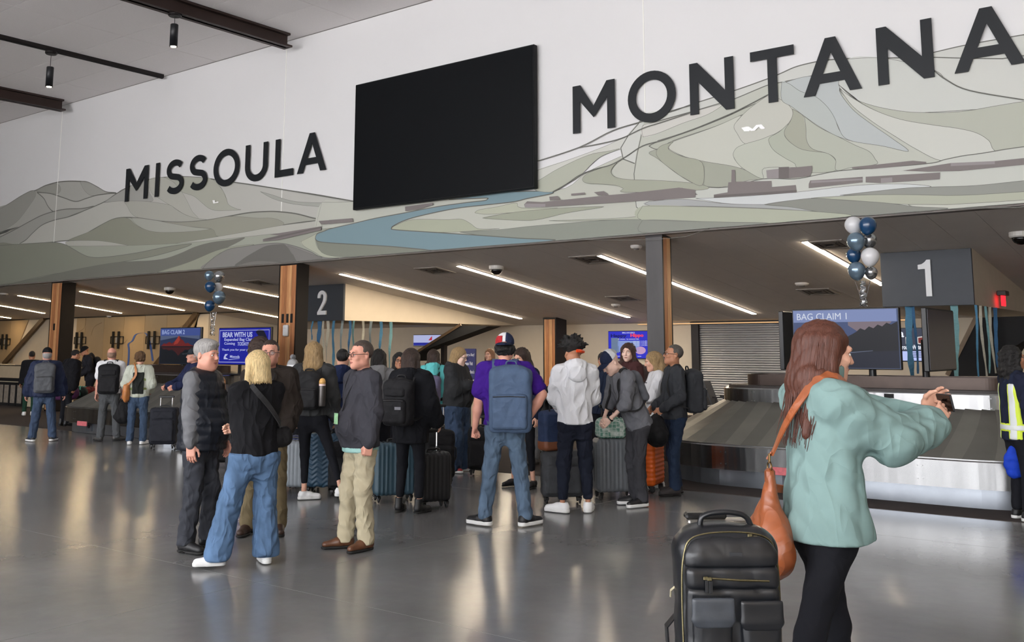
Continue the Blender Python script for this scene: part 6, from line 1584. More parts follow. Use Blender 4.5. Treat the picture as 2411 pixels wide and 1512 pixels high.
P_('purple', 'man in a purple T-shirt and blue jeans with a flag-patterned cap', 1189, 1238, 1.80, 174, skin='pink', kind='m', hair=('nape', HB), top=dict(c=C('purple_tee', (58, 24, 122), bump=.25), t=.020, hem=-.02, sleeve='short', fold=.014, flare=.012), pants=dict(c=DENIM('mid', (84, 102, 122)), th=.092, kn=.070, hem=.066, hz=.01, fold=.012), shoes=SNB, armL=dict(to=(.30, .02, .83), hand='fist', hint=(.9, -.6, 0)), armR=dict(to=(.23, -.10, .98), hint=(1, -.25, .1), hand='fist', dir=(-.1, .2, -1)), cap=dict(c=C('cap_white', (214, 214, 216)), back=True, b=C('cap_navy', (32, 40, 62))), g=1.14, shw=1.08, feet=((.19, 0), (.19, 0)), v=.013, toe=(58, 42))
P_('whitehoodie', 'young man with curly black hair in a white hoodie and navy joggers', 1356, 1206, 1.76, 192, skin='tan', kind='m', hair=('afro', HB), top=dict(c=C('white_hoodie', (218, 219, 222), noise=.03), t=.022, hem=-.05, bag=.012, fold=.013, hood=True, flare=.005), pants=dict(c=C('navy_jogger', (26, 30, 42)), th=.092, kn=.074, hem=.052, hz=.08, fold=.010), shoes=SNW, armL=dict(to=(.08, .24, 1.0), hint=(.9, -.5, -.4), hand='grip'), armR=dict(to=(.08, .22, 1.0), hint=(.9, -.5, -.4), hand='grip'), head=(12, 14, 0), shw=1.02, g=1.02, feet=((.14, 0), (.13, 0)), v=.013, toe=(48, 22))
P_('leaning', 'young man in a white-panelled cap and grey shirt bending over', 1503, 1190, 1.72, -62, skin='pale', kind='m', top=dict(c=C('grey_overshirt', (102, 103, 108)), t=.024, hem=-.10, sleeve='elbow', bag=.014, fold=.012), pants=dict(c=DENIM('faded_black', (56, 56, 60)), th=.088, kn=.070, hem=.066, hz=.0, fold=.012), shoes=('canvas', 'blackcanvas', SHB, SOLEW), armL=dict(to=(.04, .36, .93), hint=(.9, -.6, -.3), hand='fist'), armR=dict(to=(.06, .38, .92), hint=(.9, -.6, -.3), hand='fist'), cap=dict(c=C('cap_navy', (32, 40, 62)), panel=(C('cap_mesh', (196, 198, 200)), ((0, .0, 0), (0, -1, .2)))), lean=24, head=(0, 40, 0), feet=((.09, .0), (.10, -.02)), g=.95)
P_('glassesman', 'man with glasses and a grey sweater wearing a backpack', 1592, 1164, 1.71, -74, skin='tan', kind='m', hair=('short', HSP), glasses=GLK, top=dict(c=C('dark_grey_sweater', (52, 54, 58)), t=.020, hem=-.06, bag=.016, fold=.010, collar=True), pants=dict(c=DENIM('navy', (34, 46, 66)), th=.092, kn=.072, hem=.066, hz=.01, fold=.012), shoes=('boot', 'trail', mat('trail_shoe', (48, 44, 44), .7), SOLEB), armL=dict(to=(.20, .20, 1.0), hand='grip', hint=(.6, -1, -.3)), armR=dict(to=(.2, .2, 1.0), hand='grip'), head=(0, -6, 0), feet=((.10, .04), (.10, -.04)), g=1.08)
# --- half hidden people in the middle
P_('curlylong', 'person with long curly brown hair behind the man in brown', 602, 1185, 1.79, 75, skin='fair', kind='m', hair=('curlylong', HBR, dict(length=.16)), top=dict(c=C('olive_top', (66, 66, 60)), t=.02), pants=dict(c=DENIM('dark', (40, 44, 52))), shoes=BTB)
P_('beanie', 'child in a grey and white knitted pompom hat', 682, 1100, 1.50, 178, skin='fair', kind='w', top=dict(c=C('light_grey_coat', (150, 150, 152)), t=.03, hem=-.1), pants=dict(c=LEG), shoes=SNG)
P_('navyhoodie', 'person in a navy hoodie partly hidden by the man in the quarter-zip', 800, 1150, 1.66, 165, skin='fair', kind='m', hair=('short', HB), top=dict(c=C('navy_hoodie', (30, 40, 70)), t=.03, hem=-.1, bag=.02, hood=True), pants=dict(c=DENIM('dark', (40, 44, 52))), shoes=SNG)
P_('braids', 'person with long black braids in a grey hoodie', 886, 1140, 1.655, 176, skin='brown', kind='w', hair=('braids', HB, dict(length=.16)), top=dict(c=C('mid_grey_hoodie', (128, 128, 130)), t=.025, hood=True), pants=dict(c=LEG), shoes=SNG)
P_('roundglasses', 'woman with dark hair and round glasses looking this way', 936, 1115, 1.61, 4, skin='tan', kind='w', hair=('long', HB, dict(length=.14)), glasses=GLK, top=dict(c=C('dark_top', (40, 40, 46)), t=.02), pants=dict(c=LEG), shoes=SNG)
P_('tealhoodie', 'person with dark hair in a light teal hoodie seen from behind', 1018, 1085, 1.65, 172, skin='fair', kind='w', hair=('long', HBR, dict(length=.10)), top=dict(c=C('aqua_hoodie', (98, 190, 190)), t=.025, hood=True), pants=dict(c=DENIM('dark', (40, 44, 52))), shoes=SNG)
P_('farwoman', 'smiling woman with light brown hair in black, far background', 1152, 1030, 1.66, -30, skin='fair', kind='w', hair=('bob', hairm('light_brown', (128, 88, 58))), top=dict(c=BLK, t=.02), pants=dict(c=LEG), shoes=SNG, v=.02)
P_('navywoman', 'woman with long dark hair in navy looking down behind the purple shirt', 1232, 1146, 1.68, -38, skin='fair', kind='w', hair=('long', HBR, dict(length=.2)), top=dict(c=C('navy_top', (30, 34, 52)), t=.02, hem=-.1), pants=dict(c=LEG, th=.084, kn=.054, hem=.04, hz=.14, fold=.004), shoes=('dress', 'slipper', SHB, SOLEB), head=(0, 16, 0), feet=((.16, 0), (.16, 0)))
P_('seatedman', 'seated man with glasses in a black jacket on the waiting seats', 1288, 1094, 1.74, -20, skin='tan', kind='m', hair=('short', HB), glasses=GLK, top=dict(c=C('black_jacket', (22, 23, 27)), t=.025, hem=-.06, collar=True), pants=dict(c=C('grey_trousers', (112, 112, 112)), th=.088, kn=.07, hem=.06, hz=.03), shoes=SNG, sit=(.54, .42), feet=((.16, -.02), (.16, .06)), armL=dict(to=(.16, .12, .72), hand='relaxed'), armR=dict(to=(.16, .12, .72)), lean=-8)
P_('peeking', 'dark-haired person in a navy jacket between the white hoodie and the cap', 1424, 1108, 1.61, -14, skin='tan', kind='w', hair=('pony', HB, dict(length=.1)), top=dict(c=C('navy_jacket2', (32, 40, 58)), t=.03, hem=-.1, collar=True), pants=dict(c=LEG), shoes=SNG)
P_('maroon', 'young woman with long brown hair in a maroon hoodie', 1482, 1122, 1.735, -46, skin='pale', kind='w', hair=('long', hairm('chestnut', (62, 38, 32)), dict(length=.16)), top=dict(c=C('maroon_hoodie', (70, 42, 42)), t=.03, hem=-.08, bag=.02, hood=True), pants=dict(c=DENIM('dark', (40, 44, 52))), shoes=SNG, head=(30, 2, 0))
P_('phonegirl', 'woman with long blond hair in a white top looking at a phone', 1550, 1146, 1.63, -80, skin='fair', kind='w', hair=('long', HBLD, dict(length=.22)), top=dict(c=C('white_top', (216, 216, 218), noise=.03), t=.022, hem=-.04, bag=.02), pants=dict(c=LEG), shoes=SNW, armL=dict(to=(.06, .30, 1.14), hint=(.7, -.4, -.6), hand='pinch'), armR=dict(to=(.06, .30, 1.16), hint=(.7, -.4, -.6), hand='pinch'), head=(0, 14, 0))
# --- left background
P_('puffer', 'man in a navy puffer jacket and jeans with a black cap, back turned', 98, 1039, 1.67, 176, skin='pink', kind='mf', hair=('fringe', HGR), cap=dict(c=C('cap_black', (24, 24, 26))), top=dict(c=C('navy_puffer', (34, 42, 66), rough=.6), t=.045, hem=-.10, bag=.03, fold=.006, puff=.009), pants=dict(c=DENIM('blue', (60, 74, 96)), th=.096, kn=.08, hem=.075, hz=.0, fold=.012), shoes=SNB, g=1.25, feet=((.17, 0), (.18, 0)), v=.019, toe=(30, 20), armL=dict(to=(.32, .05, .86)), armR=dict(to=(.34, .05, .86)))
P_('greenpants', 'dark-haired person in black with green trousers at the far left', 66, 978, 1.60, 175, skin='tan', kind='m', hair=('short', HB), top=dict(c=BLK, t=.03), pants=dict(c=C('green_trousers', (34, 62, 48))), shoes=SNW, v=.022)
P_('blackcoat', 'person in a bulky black coat beside the leftmost column', 150, 1003, 1.66, 120, skin='tan', kind='m', hair=('short', HB), top=dict(c=C('black_coat', (20, 20, 24)), t=.06, hem=-.22, bag=.04), pants=dict(c=LEG), shoes=BTB, v=.022, lean=14, head=(0, 20, 0), g=1.2)
pc = onY(212, 900, 14.05); pc.z = .006
P_('capman', 'man in a black cap and dark hoodie looking down by the carousel', 212, 0, 1.74, -75, pos=pc, skin='tan', kind='m', cap=dict(c=C('cap_black', (24, 24, 26))), top=dict(c=C('dark_hoodie', (36, 36, 42)), t=.03, bag=.02, hood=True), pants=dict(c=LEG), shoes=SNG, v=.022, lean=12, head=(0, 26, 0), beard=HBR, armL=dict(to=(.10, .30, 1.0), hand='grip'), armR=dict(to=(.10, .30, 1.0), hand='grip'))
P_('bald', 'bald man in a white T-shirt and grey trousers with a black backpack', 252, 1038, 1.68, 172, skin='pink', kind='m', hair=('fringe', hairm('stubble', (150, 120, 100))), top=dict(c=C('white_tee', (222, 222, 224), noise=.02), t=.024, hem=-.05, sleeve='short', fold=.010, flare=.01), pants=dict(c=C('grey_slacks', (80, 82, 84)), th=.092, kn=.072, hem=.070, hz=.0, fold=.01), shoes=('dress', 'greyshoe', mat('shoe_grey2', (70, 68, 66), .5), SOLEB), g=1.12, feet=((.13, 0), (.16, .02)), v=.018, armR=dict(to=(.25, .0, .82), hand='fist'), toe=(40, 60))
P_('curlywoman', 'woman with curly brown hair in a patterned cardigan and jeans', 320, 1046, 1.60, 172, skin='fair', kind='w', hair=('curls', hairm('curly_brown', (92, 66, 40))), top=dict(c=C('cardigan_pale', (186, 190, 176)), t=.026, hem=-.05, bag=.03, fold=.01), pants=dict(c=DENIM('blue2', (60, 76, 98)), th=.090, kn=.070, hem=.070, hz=.0, fold=.01), shoes=SNW, g=1.08, hipw=1.08, feet=((.12, 0), (.12, 0)), v=.018, armL=dict(to=(.22, .16, .98), hand='fist'), armR=dict(to=(.2, .18, 1.0), hand='fist'), toe=(5, 30))
P_('flatcap', 'man in a flat cap and navy jacket behind the man in the vest', 446, 1060, 1.66, -70, skin='pink', kind='m', hair=('fringe', HGR), cap=dict(c=C('flat_cap', (44, 50, 56))), top=dict(c=C('navy_jacket3', (32, 38, 66)), t=.03, hem=-.1, bag=.02), pants=dict(c=DENIM('dark', (40, 44, 52))), shoes=SNG, armL=dict(to=(.2, .38, 1.10), hand='grip', hint=(.5, -1, -.4)), armR=dict(to=(.2, .38, 1.10), hand='grip', hint=(.5, -1, -.4)))
P_('child', 'seated child with strawberry blonde hair in black between the vest and the sweater', 517, 1128, 1.50, 10, skin='fair', kind='w', hair=('long', HRB, dict(length=.08)), top=dict(c=C('black_hoodie', (26, 26, 28)), t=.025, hem=-.05), pants=dict(c=C('dark_grey_pants', (62, 63, 68)), th=.085, kn=.065, hem=.06, hz=.03), shoes=SNB, sit=(.60, .40), feet=((.14, -.02, .02), (.14, .02, .02)), armL=dict(to=(.14, .16, .80)), armR=dict(to=(.14, .16, .80)), head=(20, 0, 0))
# --- right edge and foreground
P_('staff', 'airport worker with long dark hair in a reflective vest at the right edge', 2410, 1224, 1.69, 118, skin='tan', kind='w', hair=('curlylong', HB, dict(length=.24)), glasses=GLK, top=[dict(c=C('navy_top', (30, 34, 52)), t=.014, hem=-.02), dict(c=C('vest_navy', (30, 36, 54)), t=.024, hem=-.14, sleeve='none', name='safety_vest', fold=.004)], pants=dict(c=LEG, th=.094, kn=.07, hem=.06, hz=.04), shoes=SNB, armL=dict(to=(.22, .25, 1.0), hand='grip'), armR=dict(to=(.24, .15, .95)))
pw = onY(1948, 1270, 4.25); pw.z = .006
P_('tealwoman', 'woman with auburn hair in a mint green pullover taking a photo with a phone', 1948, 0, 1.785, 116, pos=pw, skin='fair', kind='w', hair=('long', HAU, dict(length=.27, v=.0055)), top=dict(c=C('mint_pullover', (124, 150, 147), noise=.04, bump=.2), t=.034, hem=-.075, bag=.040, fold=.018, flare=.025, collar=True), pants=dict(c=LEG, th=.086, kn=.058, hem=.045, hz=.08, fold=.004), shoes=SNW, armL=dict(to=(.03, .49, 1.38), hint=(.35, -.1, -1), hand='phone', palm=(-.9, .1, .2), dir=(-.05, .75, .6)), armR=dict(to=(.06, .465, 1.325), hint=(.35, -.1, -1), hand='phone', palm=(-.85, .2, .1), dir=(-.1, .75, .66)), head=(-2, 10, 0), feet=((.09, .10), (.09, -.30)), v=.009, hv=.005, hipw=1.02)
# ------------------------------------------------------------------ bags and luggage
def wpt(J, p):
    c, s_ = math.cos(J['rz']), math.sin(J['rz'])
    return Vector((J['P'].x + c * p[0] - s_ * p[1], J['P'].y + s_ * p[0] + c * p[1], J['P'].z + p[2]))
def worn(J, name, label, cat, p_torso, group=None):
    """a top-level thing whose frame is the wearer's torso frame at torso point p (metres in torso axes)"""
    t = thing(name, label, cat, (0, 0, 0), 0, group)
    M_ = Matrix([list(r_) for r_ in J['T']]).to_4x4(); M_.translation = Vector(J['tp'](*p_torso))
    t.matrix_world = Matrix.Translation(J['P']) @ Matrix.Rotation(J['rz'], 4, 'Z') @ M_
    return t
M_ZIP = mat('zip_dark', (60, 60, 62), .4, metal=.4); M_STRAP = mat('strap_black', (26, 26, 28), .8, bump=.2, bscale=200)
M_BUCK = mat('buckle_black', (16, 16, 17), .35)
def backpack(J, label, c, w=.30, h=.46, d=.17, off=.13, z=.26, strap=None, pockets=1, v=.010, side=0.0, depth_front=.135, extra=None):
    s = J['s']
    t = worn(J, 'backpack', label, 'backpack', (side, off + d / 2 / s, z))
    f = Field((-w * .75, -d, -h * .72), (w * .75, d * 1.2, h * .72), v)
    f.box((0, 0, 0), (w / 2, d / 2, h / 2), .055, .02).ell((0, 0, h * .36), (w * .47, d * .46, h * .20), .05)
    f.fold(.004, [(.12, (1, .2, .6)), (.09, (.3, .3, 1)), (.15, (.6, .1, 1))], int(w * 1000) + len(label))
    fobj('main_body', f, c, t, 1)
    if pockets:
        q = Field((-w * .6, 0, -h * .6), (w * .6, d * 1.2, h * .5), v)
        q.box((0, d * .5, -h * .17), (w * .42, d * .22, h * .27), .035, .01)
        if pockets > 1: q.box((0, d * .47, h * .24), (w * .38, d * .14, h * .10), .03, .01)
        q.fold(.003, [(.1, (1, .2, .6)), (.08, (.3, .3, 1))], 3)
        fobj('front_pocket', q, c, t, 1)
    mb = MB()
    mb.tube([(-w * .40, d * .30, -h * .05), (-w * .43, d * .34, h * .22), (-w * .33, d * .34, h * .43), (0, d * .32, h * .50), (w * .33, d * .34, h * .43), (w * .43, d * .34, h * .22), (w * .40, d * .30, -h * .05)], .006, 6).obj('main_zip', M_ZIP, t)
    MB().tube([(-w * .38, d * .73, h * .06), (0, d * .75, h * .07), (w * .38, d * .73, h * .06)], .005, 6).obj('pocket_zip', M_ZIP, t)
    MB().tube(catmull([(-.05, -d * .3, h * .50), (-.04, -d * .32, h * .60), (.04, -d * .32, h * .60), (.05, -d * .3, h * .50)], 4), .009, 6).obj('top_handle', strap or M_STRAP, t, True)
    for sg in (-1, 1):
        y0 = -(off + d / 2 / s) * s
        q1, q2, q3 = [hit(J, sg * x_, z_) * s + .006 for x_, z_ in ((.11, .44), (.12, .34), (.125, .22))]
        P = [(sg * .085 - side, -d * .45, h * .40), (sg * .095 - side, y0 + .05, (.582 - z) * s), (sg * .105 - side, y0 - .03, (.572 - z) * s), (sg * .11 * s - side, y0 - q1, (.44 - z) * s), (sg * .12 * s - side, y0 - q2, (.34 - z) * s), (sg * .125 * s - side, y0 - q3, (.22 - z) * s), (sg * .17 - side, y0 - .05, (.12 - z) * s), (sg * .13 - side, -d * .45, -h * .40)]
        P = catmull(P, 5); nn = []
        for i in range(len(P)):
            a = (P[min(i + 1, len(P) - 1)] - P[max(i - 1, 0)]).normalized(); nn.append(a.cross(Vector((1, 0, 0))).normalized() * -.012)
        MB().strip(P, Vector((1, 0, 0)), nn, .028).obj('shoulder_strap', strap or M_STRAP, t)
    if extra: extra(t, w, h, d)
    return t
def cz(k, c): return mat('bag_' + k, c, .75, noise=.12, nscale=16, bump=.35, bscale=6, bdist=.02, ridge=True, spec=.3)
def bottle(t, w, h, d):
    b = MB().lathe([(.034, -.16), (.038, -.15), (.038, .06), (.034, .075)], 18, c=(-w * .62, d * .3, 0)).obj('bottle', mat('bottle_steel', (86, 82, 80), .35, metal=.6), t, True)
    MB().lathe([(.037, .062), (.037, .085)], 18, c=(-w * .62, d * .3, 0)).obj('bottle_band', mat('bottle_band', (226, 200, 196), .4), b)
    MB().lathe([(.036, .085), (.036, .115), (.024, .14), (.006, .148)], 18, c=(-w * .62, d * .3, 0)).obj('bottle_lid', mat('bottle_lid', (216, 168, 96), .4), b, True)
def badge_ext(t, w, h, d):
    MB().box((-w * .2, d * .74, -h * .1), (.035, .004, .014)).obj('brand_tag', mat('tag_grey', (120, 120, 128), .5), t)
backpack(PPL['purple'], 'large slate blue travel backpack on the man in purple', cz('slate', (72, 90, 116)), .40, .60, .20, .135, .22, cz('slate', (72, 90, 116)), 1, side=-.075)
backpack(PPL['longblonde'], 'black backpack with a steel bottle on the long-haired blonde woman', cz('black1', (30, 30, 32)), .27, .40, .14, .15, .27, None, 1, extra=bottle)
backpack(PPL['blackjacket'], 'black backpack with front pockets on the woman in the black jacket', cz('black2', (26, 26, 29)), .32, .46, .17, .175, .24, None, 2, extra=badge_ext, depth_front=.17)
backpack(PPL['glassesman'], 'dark grey backpack on the man in the grey sweater', cz('dgrey', (44, 46, 50)), .30, .48, .20, .13, .26, None, 1)
backpack(PPL['puffer'], 'grey backpack on the man in the navy puffer jacket', cz('grey', (84, 86, 90)), .34, .52, .18, .18, .25, cz('grey', (84, 86, 90)), 1, v=.013)
backpack(PPL['bald'], 'black backpack on the man in the white T-shirt', cz('black3', (24, 24, 27)), .36, .52, .18, .13, .22, None, 2, v=.013)
backpack(PPL['tealhoodie'], 'grey and purple backpack on the person in the aqua hoodie', cz('purplegrey', (104, 98, 124)), .28, .40, .15, .13, .18, None, 1, v=.013)
backpack(PPL['maroon'], 'dusty brown backpack on the young woman in maroon', cz('dusty', (96, 82, 82)), .27, .42, .15, .14, .30, cz('dusty', (96, 82, 82)), 1, v=.013)
backpack(PPL['capman'], 'black backpack on the man in the black cap', cz('black3', (24, 24, 27)), .28, .42, .16, .14, .26, None, 1, v=.014)
backpack(PPL['leaning'], 'black crossover backpack on the young man bending over', cz('greyb', (90, 92, 98)), .22, .34, .10, .11, .30, None, 0, v=.012)
# ---- suitcases
M_WHL = mat('wheel_black', (20, 20, 22), .5)
def suitcase(px, py, W, H, D, yaw, c, label, style='rib', handle=.0, hc=None, pos=None, z0=.0, name='suitcase', v=.011):
    P = pos if pos is not None else onZ(px, py, .006)
    to = math.atan2(CAM.x - P.x, -(CAM.y - P.y))
    t = thing(name, label, 'suitcase', (P.x, P.y, .006 + z0), to + R(yaw))
    wr = .032 if z0 == 0 else .0
    zb = wr * 2 + .01; h = H - zb; cz_ = zb + h / 2
    f = Field((-W * .62, -D * .75, 0), (W * .62, D * .75, H * 1.08), v)
    f.box((0, 0, cz_), (W / 2, D / 2, h / 2), min(.05, D * .3), .0)
    x, y, z = f.pts((slice(None),) * 3)
    if style == 'rib': f.F = (f.F - .0045 * np.cos(x * 2 * math.pi / .048)).astype(np.float32)
    if style == 'hrib': f.F = (f.F - .0045 * np.cos(z * 2 * math.pi / .05) * (np.abs(z - cz_) < h * .42)).astype(np.float32)
    if style == 'chevron': f.F = (f.F - .006 * np.cos((z + .8 * np.abs((x % .12) - .06)) * 2 * math.pi / .055)).astype(np.float32)
    if style == 'soft': f.box((0, -D * .5, cz_ - h * .12), (W * .40, .03, h * .30), .02, .01).box((0, -D * .5, cz_ + h * .30), (W * .38, .02, h * .10), .015, .01).fold(.004, [(.15, (1, 0, .6)), (.1, (.3, 0, 1))], 5)
    fobj('shell', f, c, t, 1)
    P_ = [(W * .501 * math.copysign(min(1, abs(math.cos(a)) ** .35), math.cos(a)), cz_ + h * .501 * math.copysign(min(1, abs(math.sin(a)) ** .35), math.sin(a))) for a in [i * 2 * math.pi / 40 for i in range(41)]]
    MB().tube([(a * .995, 0.0, b) for a, b in P_], .008, 5, False).obj('zip_seam', M_BUCK, t)
    if wr:
        for sx in (-1, 1):
            for sy in (-1, 1):
                w_ = MB().lathe([(wr * .8, -.011), (wr, -.006), (wr, .006), (wr * .8, .011)], 16, c=(sx * (W / 2 - .05), sy * (D / 2 - .045), wr), rot=Matrix.Rotation(R(90), 3, 'Y')).obj('wheel', M_WHL, t, True)
                MB().box((sx * (W / 2 - .05), sy * (D / 2 - .045), wr * 1.75), (.022, .026, wr * .55), bev=.006).obj('wheel_housing', M_BUCK, w_)
    MB().tube(catmull([(-.07, 0, H), (-.06, 0, H + .028), (.06, 0, H + .028), (.07, 0, H)], 4), .011, 8).obj('top_handle', M_BUCK, t, True)
    MB().tube(catmull([(W / 2, -.02, cz_ - .08), (W / 2 + .025, -.02, cz_ - .06), (W / 2 + .025, -.02, cz_ + .06), (W / 2, -.02, cz_ + .08)], 4), .010, 8).obj('side_handle', M_BUCK, t, True)
    if handle:
        for sx in (-1, 1): MB().tube([(sx * W * .22, D * .40, H - .05), (sx * W * .22, D * .40, H + handle)], .0095, 8).obj('handle_pole', hc or M_CHROME, t)
        MB().box((0, D * .40, H + handle + .012), (W * .22 + .03, .022, .018), bev=.01).obj('handle_grip', M_BUCK, t)
    return t
SH = lambda k, c, r_=.4: mat('shell_' + k, c, r_, noise=.06, nscale=20, spec=.4)
suitcase(688, 1160, .42, .60, .25, -25, SH('silver', (122, 128, 134)), 'silver grey hard suitcase behind the man in khaki and brown', 'rib')
suitcase(716, 1148, .40, .62, .26, -15, SH('navyshell', (34, 42, 92)), 'dark blue suitcase between the grey and the chevron suitcases', 'rib')
suitcase(764, 1160, .44, .68, .28, -14, SH('chevron', (46, 72, 92)), 'blue suitcase with an embossed chevron pattern', 'chevron', v=.009)
suitcase(816, 1166, .40, .60, .26, -14, cz('blk5', (24, 24, 27)), 'black suitcase beside the blue chevron suitcase', 'soft')
suitcase(925, 1180, .46, .64, .28, 12, SH('teal', (50, 72, 84)), 'dark teal hard suitcase behind the woman in the black jacket', 'rib')
suitcase(1018, 1196, .36, .58, .24, 22, SH('blackrib', (24, 24, 26)), 'black ribbed hard suitcase with its silver handle raised', 'rib', .20)
suitcase(1030, 1140, .40, .66, .27, 10, cz('blk6', (22, 22, 24)), 'tall black suitcase behind the ribbed black one', 'soft', .28)
suitcase(1138, 1118, .40, .62, .26, -10, cz('blk7', (24, 24, 26)), 'black soft suitcase left of the man in purple', 'soft', .12)
g9 = suitcase(1446, 1172, .46, .66, .28, 18, SH('greyrib', (96, 100, 104)), 'grey ribbed hard suitcase with a patterned bag on top', 'rib', .34, M_BUCK)
s9 = suitcase(1324, 1184, .46, .56, .26, 8, cz('dgreysoft', (62, 64, 67)), 'dark grey soft suitcase behind the young man in white', 'soft', .22)
suitcase(1534, 1156, .42, .56, .22, 72, SH('orange', (220, 98, 28)), 'bright orange hard suitcase seen from its narrow side', 'hrib', .06)
suitcase(384, 1056, .44, .68, .28, -12, cz('navyblk', (30, 32, 40)), 'black upright suitcase with silver handle held by the man in the flat cap', 'soft', .16)
suitcase(522, 1100, .60, .50, .32, 8, cz('blk8', (22, 22, 24)), 'black case that the child sits on', 'soft', name='suitcase')
# patterned tote on the grey suitcase, backpack on the dark suitcase
def boxbag(on, dx, Z, W, H, D, yaw, c, label, base=None, name='tote_bag', cat='bag', v=.011):
    P = Vector(on.location) + c_r * dx; P.z = Z
    t = thing(name, label, cat, P, math.atan2(CAM.x - P.x, -(CAM.y - P.y)) + R(yaw))
    f = Field((-W * .65, -D * .8, -.03), (W * .65, D * .8, H * 1.2), v)
    f.box((0, 0, H / 2), (W / 2, D / 2, H / 2), .045, .0).ell((0, 0, H * .8), (W * .45, D * .45, H * .25), .05).fold(.005, [(.14, (1, 0, .6)), (.1, (.3, 0, 1)), (.2, (0, .6, 1))], len(label)).cut((0, 0, 0), (0, 0, -1))
    fobj('bag_body', f, c, t, 1)
    for sy in (-1, 1):
        MB().tube(catmull([(-W * .25, sy * D * .3, H * .95), (-W * .2, sy * D * .3, H * 1.3), (W * .2, sy * D * .3, H * 1.3), (W * .25, sy * D * .3, H * .95)], 5), .009, 6).obj('bag_handle', M_STRAP, t, True)
    if base:
        q = Field((-W * .65, -D * .8, -.03), (W * .65, D * .8, H * .5), v); q.box((0, 0, H / 2), (W / 2 + .004, D / 2 + .004, H / 2 + .003), .045, 0).cut((0, 0, H * .26), (0, 0, 1)).cut((0, 0, -.002), (0, 0, -1)); fobj('leather_base', q, base, t, 1)
    return t
def mint_pattern():
    M_ = mat('mint_scales', (118, 160, 142), .7); nt = M_.node_tree; b = nt.nodes['Principled BSDF']
    tc = nt.nodes.new('ShaderNodeTexCoord'); vz = nt.nodes.new('ShaderNodeTexVoronoi'); vz.feature = 'DISTANCE_TO_EDGE'; vz.inputs['Scale'].default_value = 22; vz.inputs['Randomness'].default_value = .15
    r_ = nt.nodes.new('ShaderNodeValToRGB'); r_.color_ramp.elements[0].color = (*lin((206, 214, 206)), 1); r_.color_ramp.elements[1].color = (*lin((96, 142, 124)), 1); r_.color_ramp.elements[1].position = .12
    nt.links.new(tc.outputs['Object'], vz.inputs['Vector']); nt.links.new(vz.outputs['Distance'], r_.inputs['Fac']); nt.links.new(r_.outputs['Color'], b.inputs['Base Color']); return M_
boxbag(g9, -.03, .668, .32, .22, .22, 18, mint_pattern(), 'mint and white patterned bag standing on the grey suitcase')
boxbag(s9, -.10, .568, .30, .42, .20, 30, cz('denimpack', (44, 58, 88)), 'blue backpack with a brown leather base on the dark suitcase', mat('pack_leather', (122, 72, 46), .5), 'loaded_backpack', 'backpack')
# hanging bags
def hangbag(J, hand, label, c, W, H, D, name='carry_bag', drop=.05, v=.012):
    el, wr, A, M_, fd = J['arms'][hand]
    p = wpt(J, wr + fd * .09 * J['s'])
    t = thing(name, label, 'bag', (p.x, p.y, p.z - drop - H), J['rz'])
    f = Field((-W * .7, -D * .9, -.05), (W * .7, D * .9, H * 1.15), v)
    f.ell((0, 0, H * .36), (W * .5, D * .5, H * .40), .05).ell((0, 0, H * .72), (W * .30, D * .34, H * .34), .06)
    f.fold(.008, [(.1, (1, 0, .2)), (.08, (.3, 1, .1)), (.12, (1, .5, 0))], 9)
    fobj('bag_body', f, c, t, 1)
    MB().tube(catmull([(-W * .2, 0, H * .9), (-.03, 0, H + drop), (.03, 0, H + drop), (W * .2, 0, H * .9)], 5), .01, 6).obj('bag_handle', M_STRAP, t, True)
hangbag(PPL['bald'], -1, 'black soft bag hanging from the bald man\'s hand', cz('blk9', (20, 20, 22)), .34, .40, .22)
t = hangbag(PPL['glassesman'], 1, 'black duffel with a white logo held by the man in the grey sweater', cz('blk10', (20, 20, 22)), .42, .34, .26, drop=.02)
# crossbody bag of the blonde woman
def crossbody(J, label, c, bag_p, W, H, D, sg, name='crossbody_bag', strap_w=.02, strap_m=None, v=.011, sh_y=.0, ring=False, front=.145, back=.155, zsh=.575):
    s = J['s']; t = worn(J, name, label, 'bag', bag_p)
    bx, by, bz = [q * s for q in bag_p]
    f = Field((-W * .8, -D, -H * .75), (W * .8, D, H * .8), v)
    f.ell((0, 0, -H * .12), (W / 2, D / 2, H * .42), .02).box((0, 0, 0), (W * .42, D * .32, H * .40), .03, .03)
    f.fold(.006, [(.1, (1, .2, .4)), (.13, (.4, .2, 1))], 4); fobj('bag_body', f, c, t, 1)
    # strap goes from the bag up the back over the opposite shoulder
    P = [(W * .0, 0, H * .42), ]
    tq = lambda x, y, z: Vector((x * s - bx, y * s - by, z * s - bz))
    P += [tq(bag_p[0] * .75, back * .98, .22), tq(bag_p[0] * .25, back, .36), tq(sg * .05, back * .85, .48), tq(sg * .10, .03, zsh), tq(sg * .095, -.07, zsh - .05), tq(sg * .03, -front, .36), tq(bag_p[0] * .7, -front, .14), Vector((0, -D * .2, H * .42))]
    P = catmull(P, 5); nn = [];
    for i in range(len(P)):
        a = (P[min(i + 1, len(P) - 1)] - P[max(i - 1, 0)]).normalized(); o_ = Vector((P[i].x + bx, P[i].y + by, 0)); nn.append((a.cross(o_.cross(a))).normalized() * .008 if o_.length > 1e-3 else Vector((0, .008, 0)))
    sd = [((P[min(i + 1, len(P) - 1)] - P[max(i - 1, 0)]).normalized().cross(nn[i])).normalized() for i in range(len(P))]
    MB().strip(P, sd, nn, strap_w).obj('strap', strap_m or M_STRAP, t)
    return t
crossbody(PPL['blonde'], 'small black crossbody bag on the blonde woman\'s hip', cz('blk11', (20, 20, 22)), (-.20, .02, .10), .24, .18, .11, 1, back=.15)
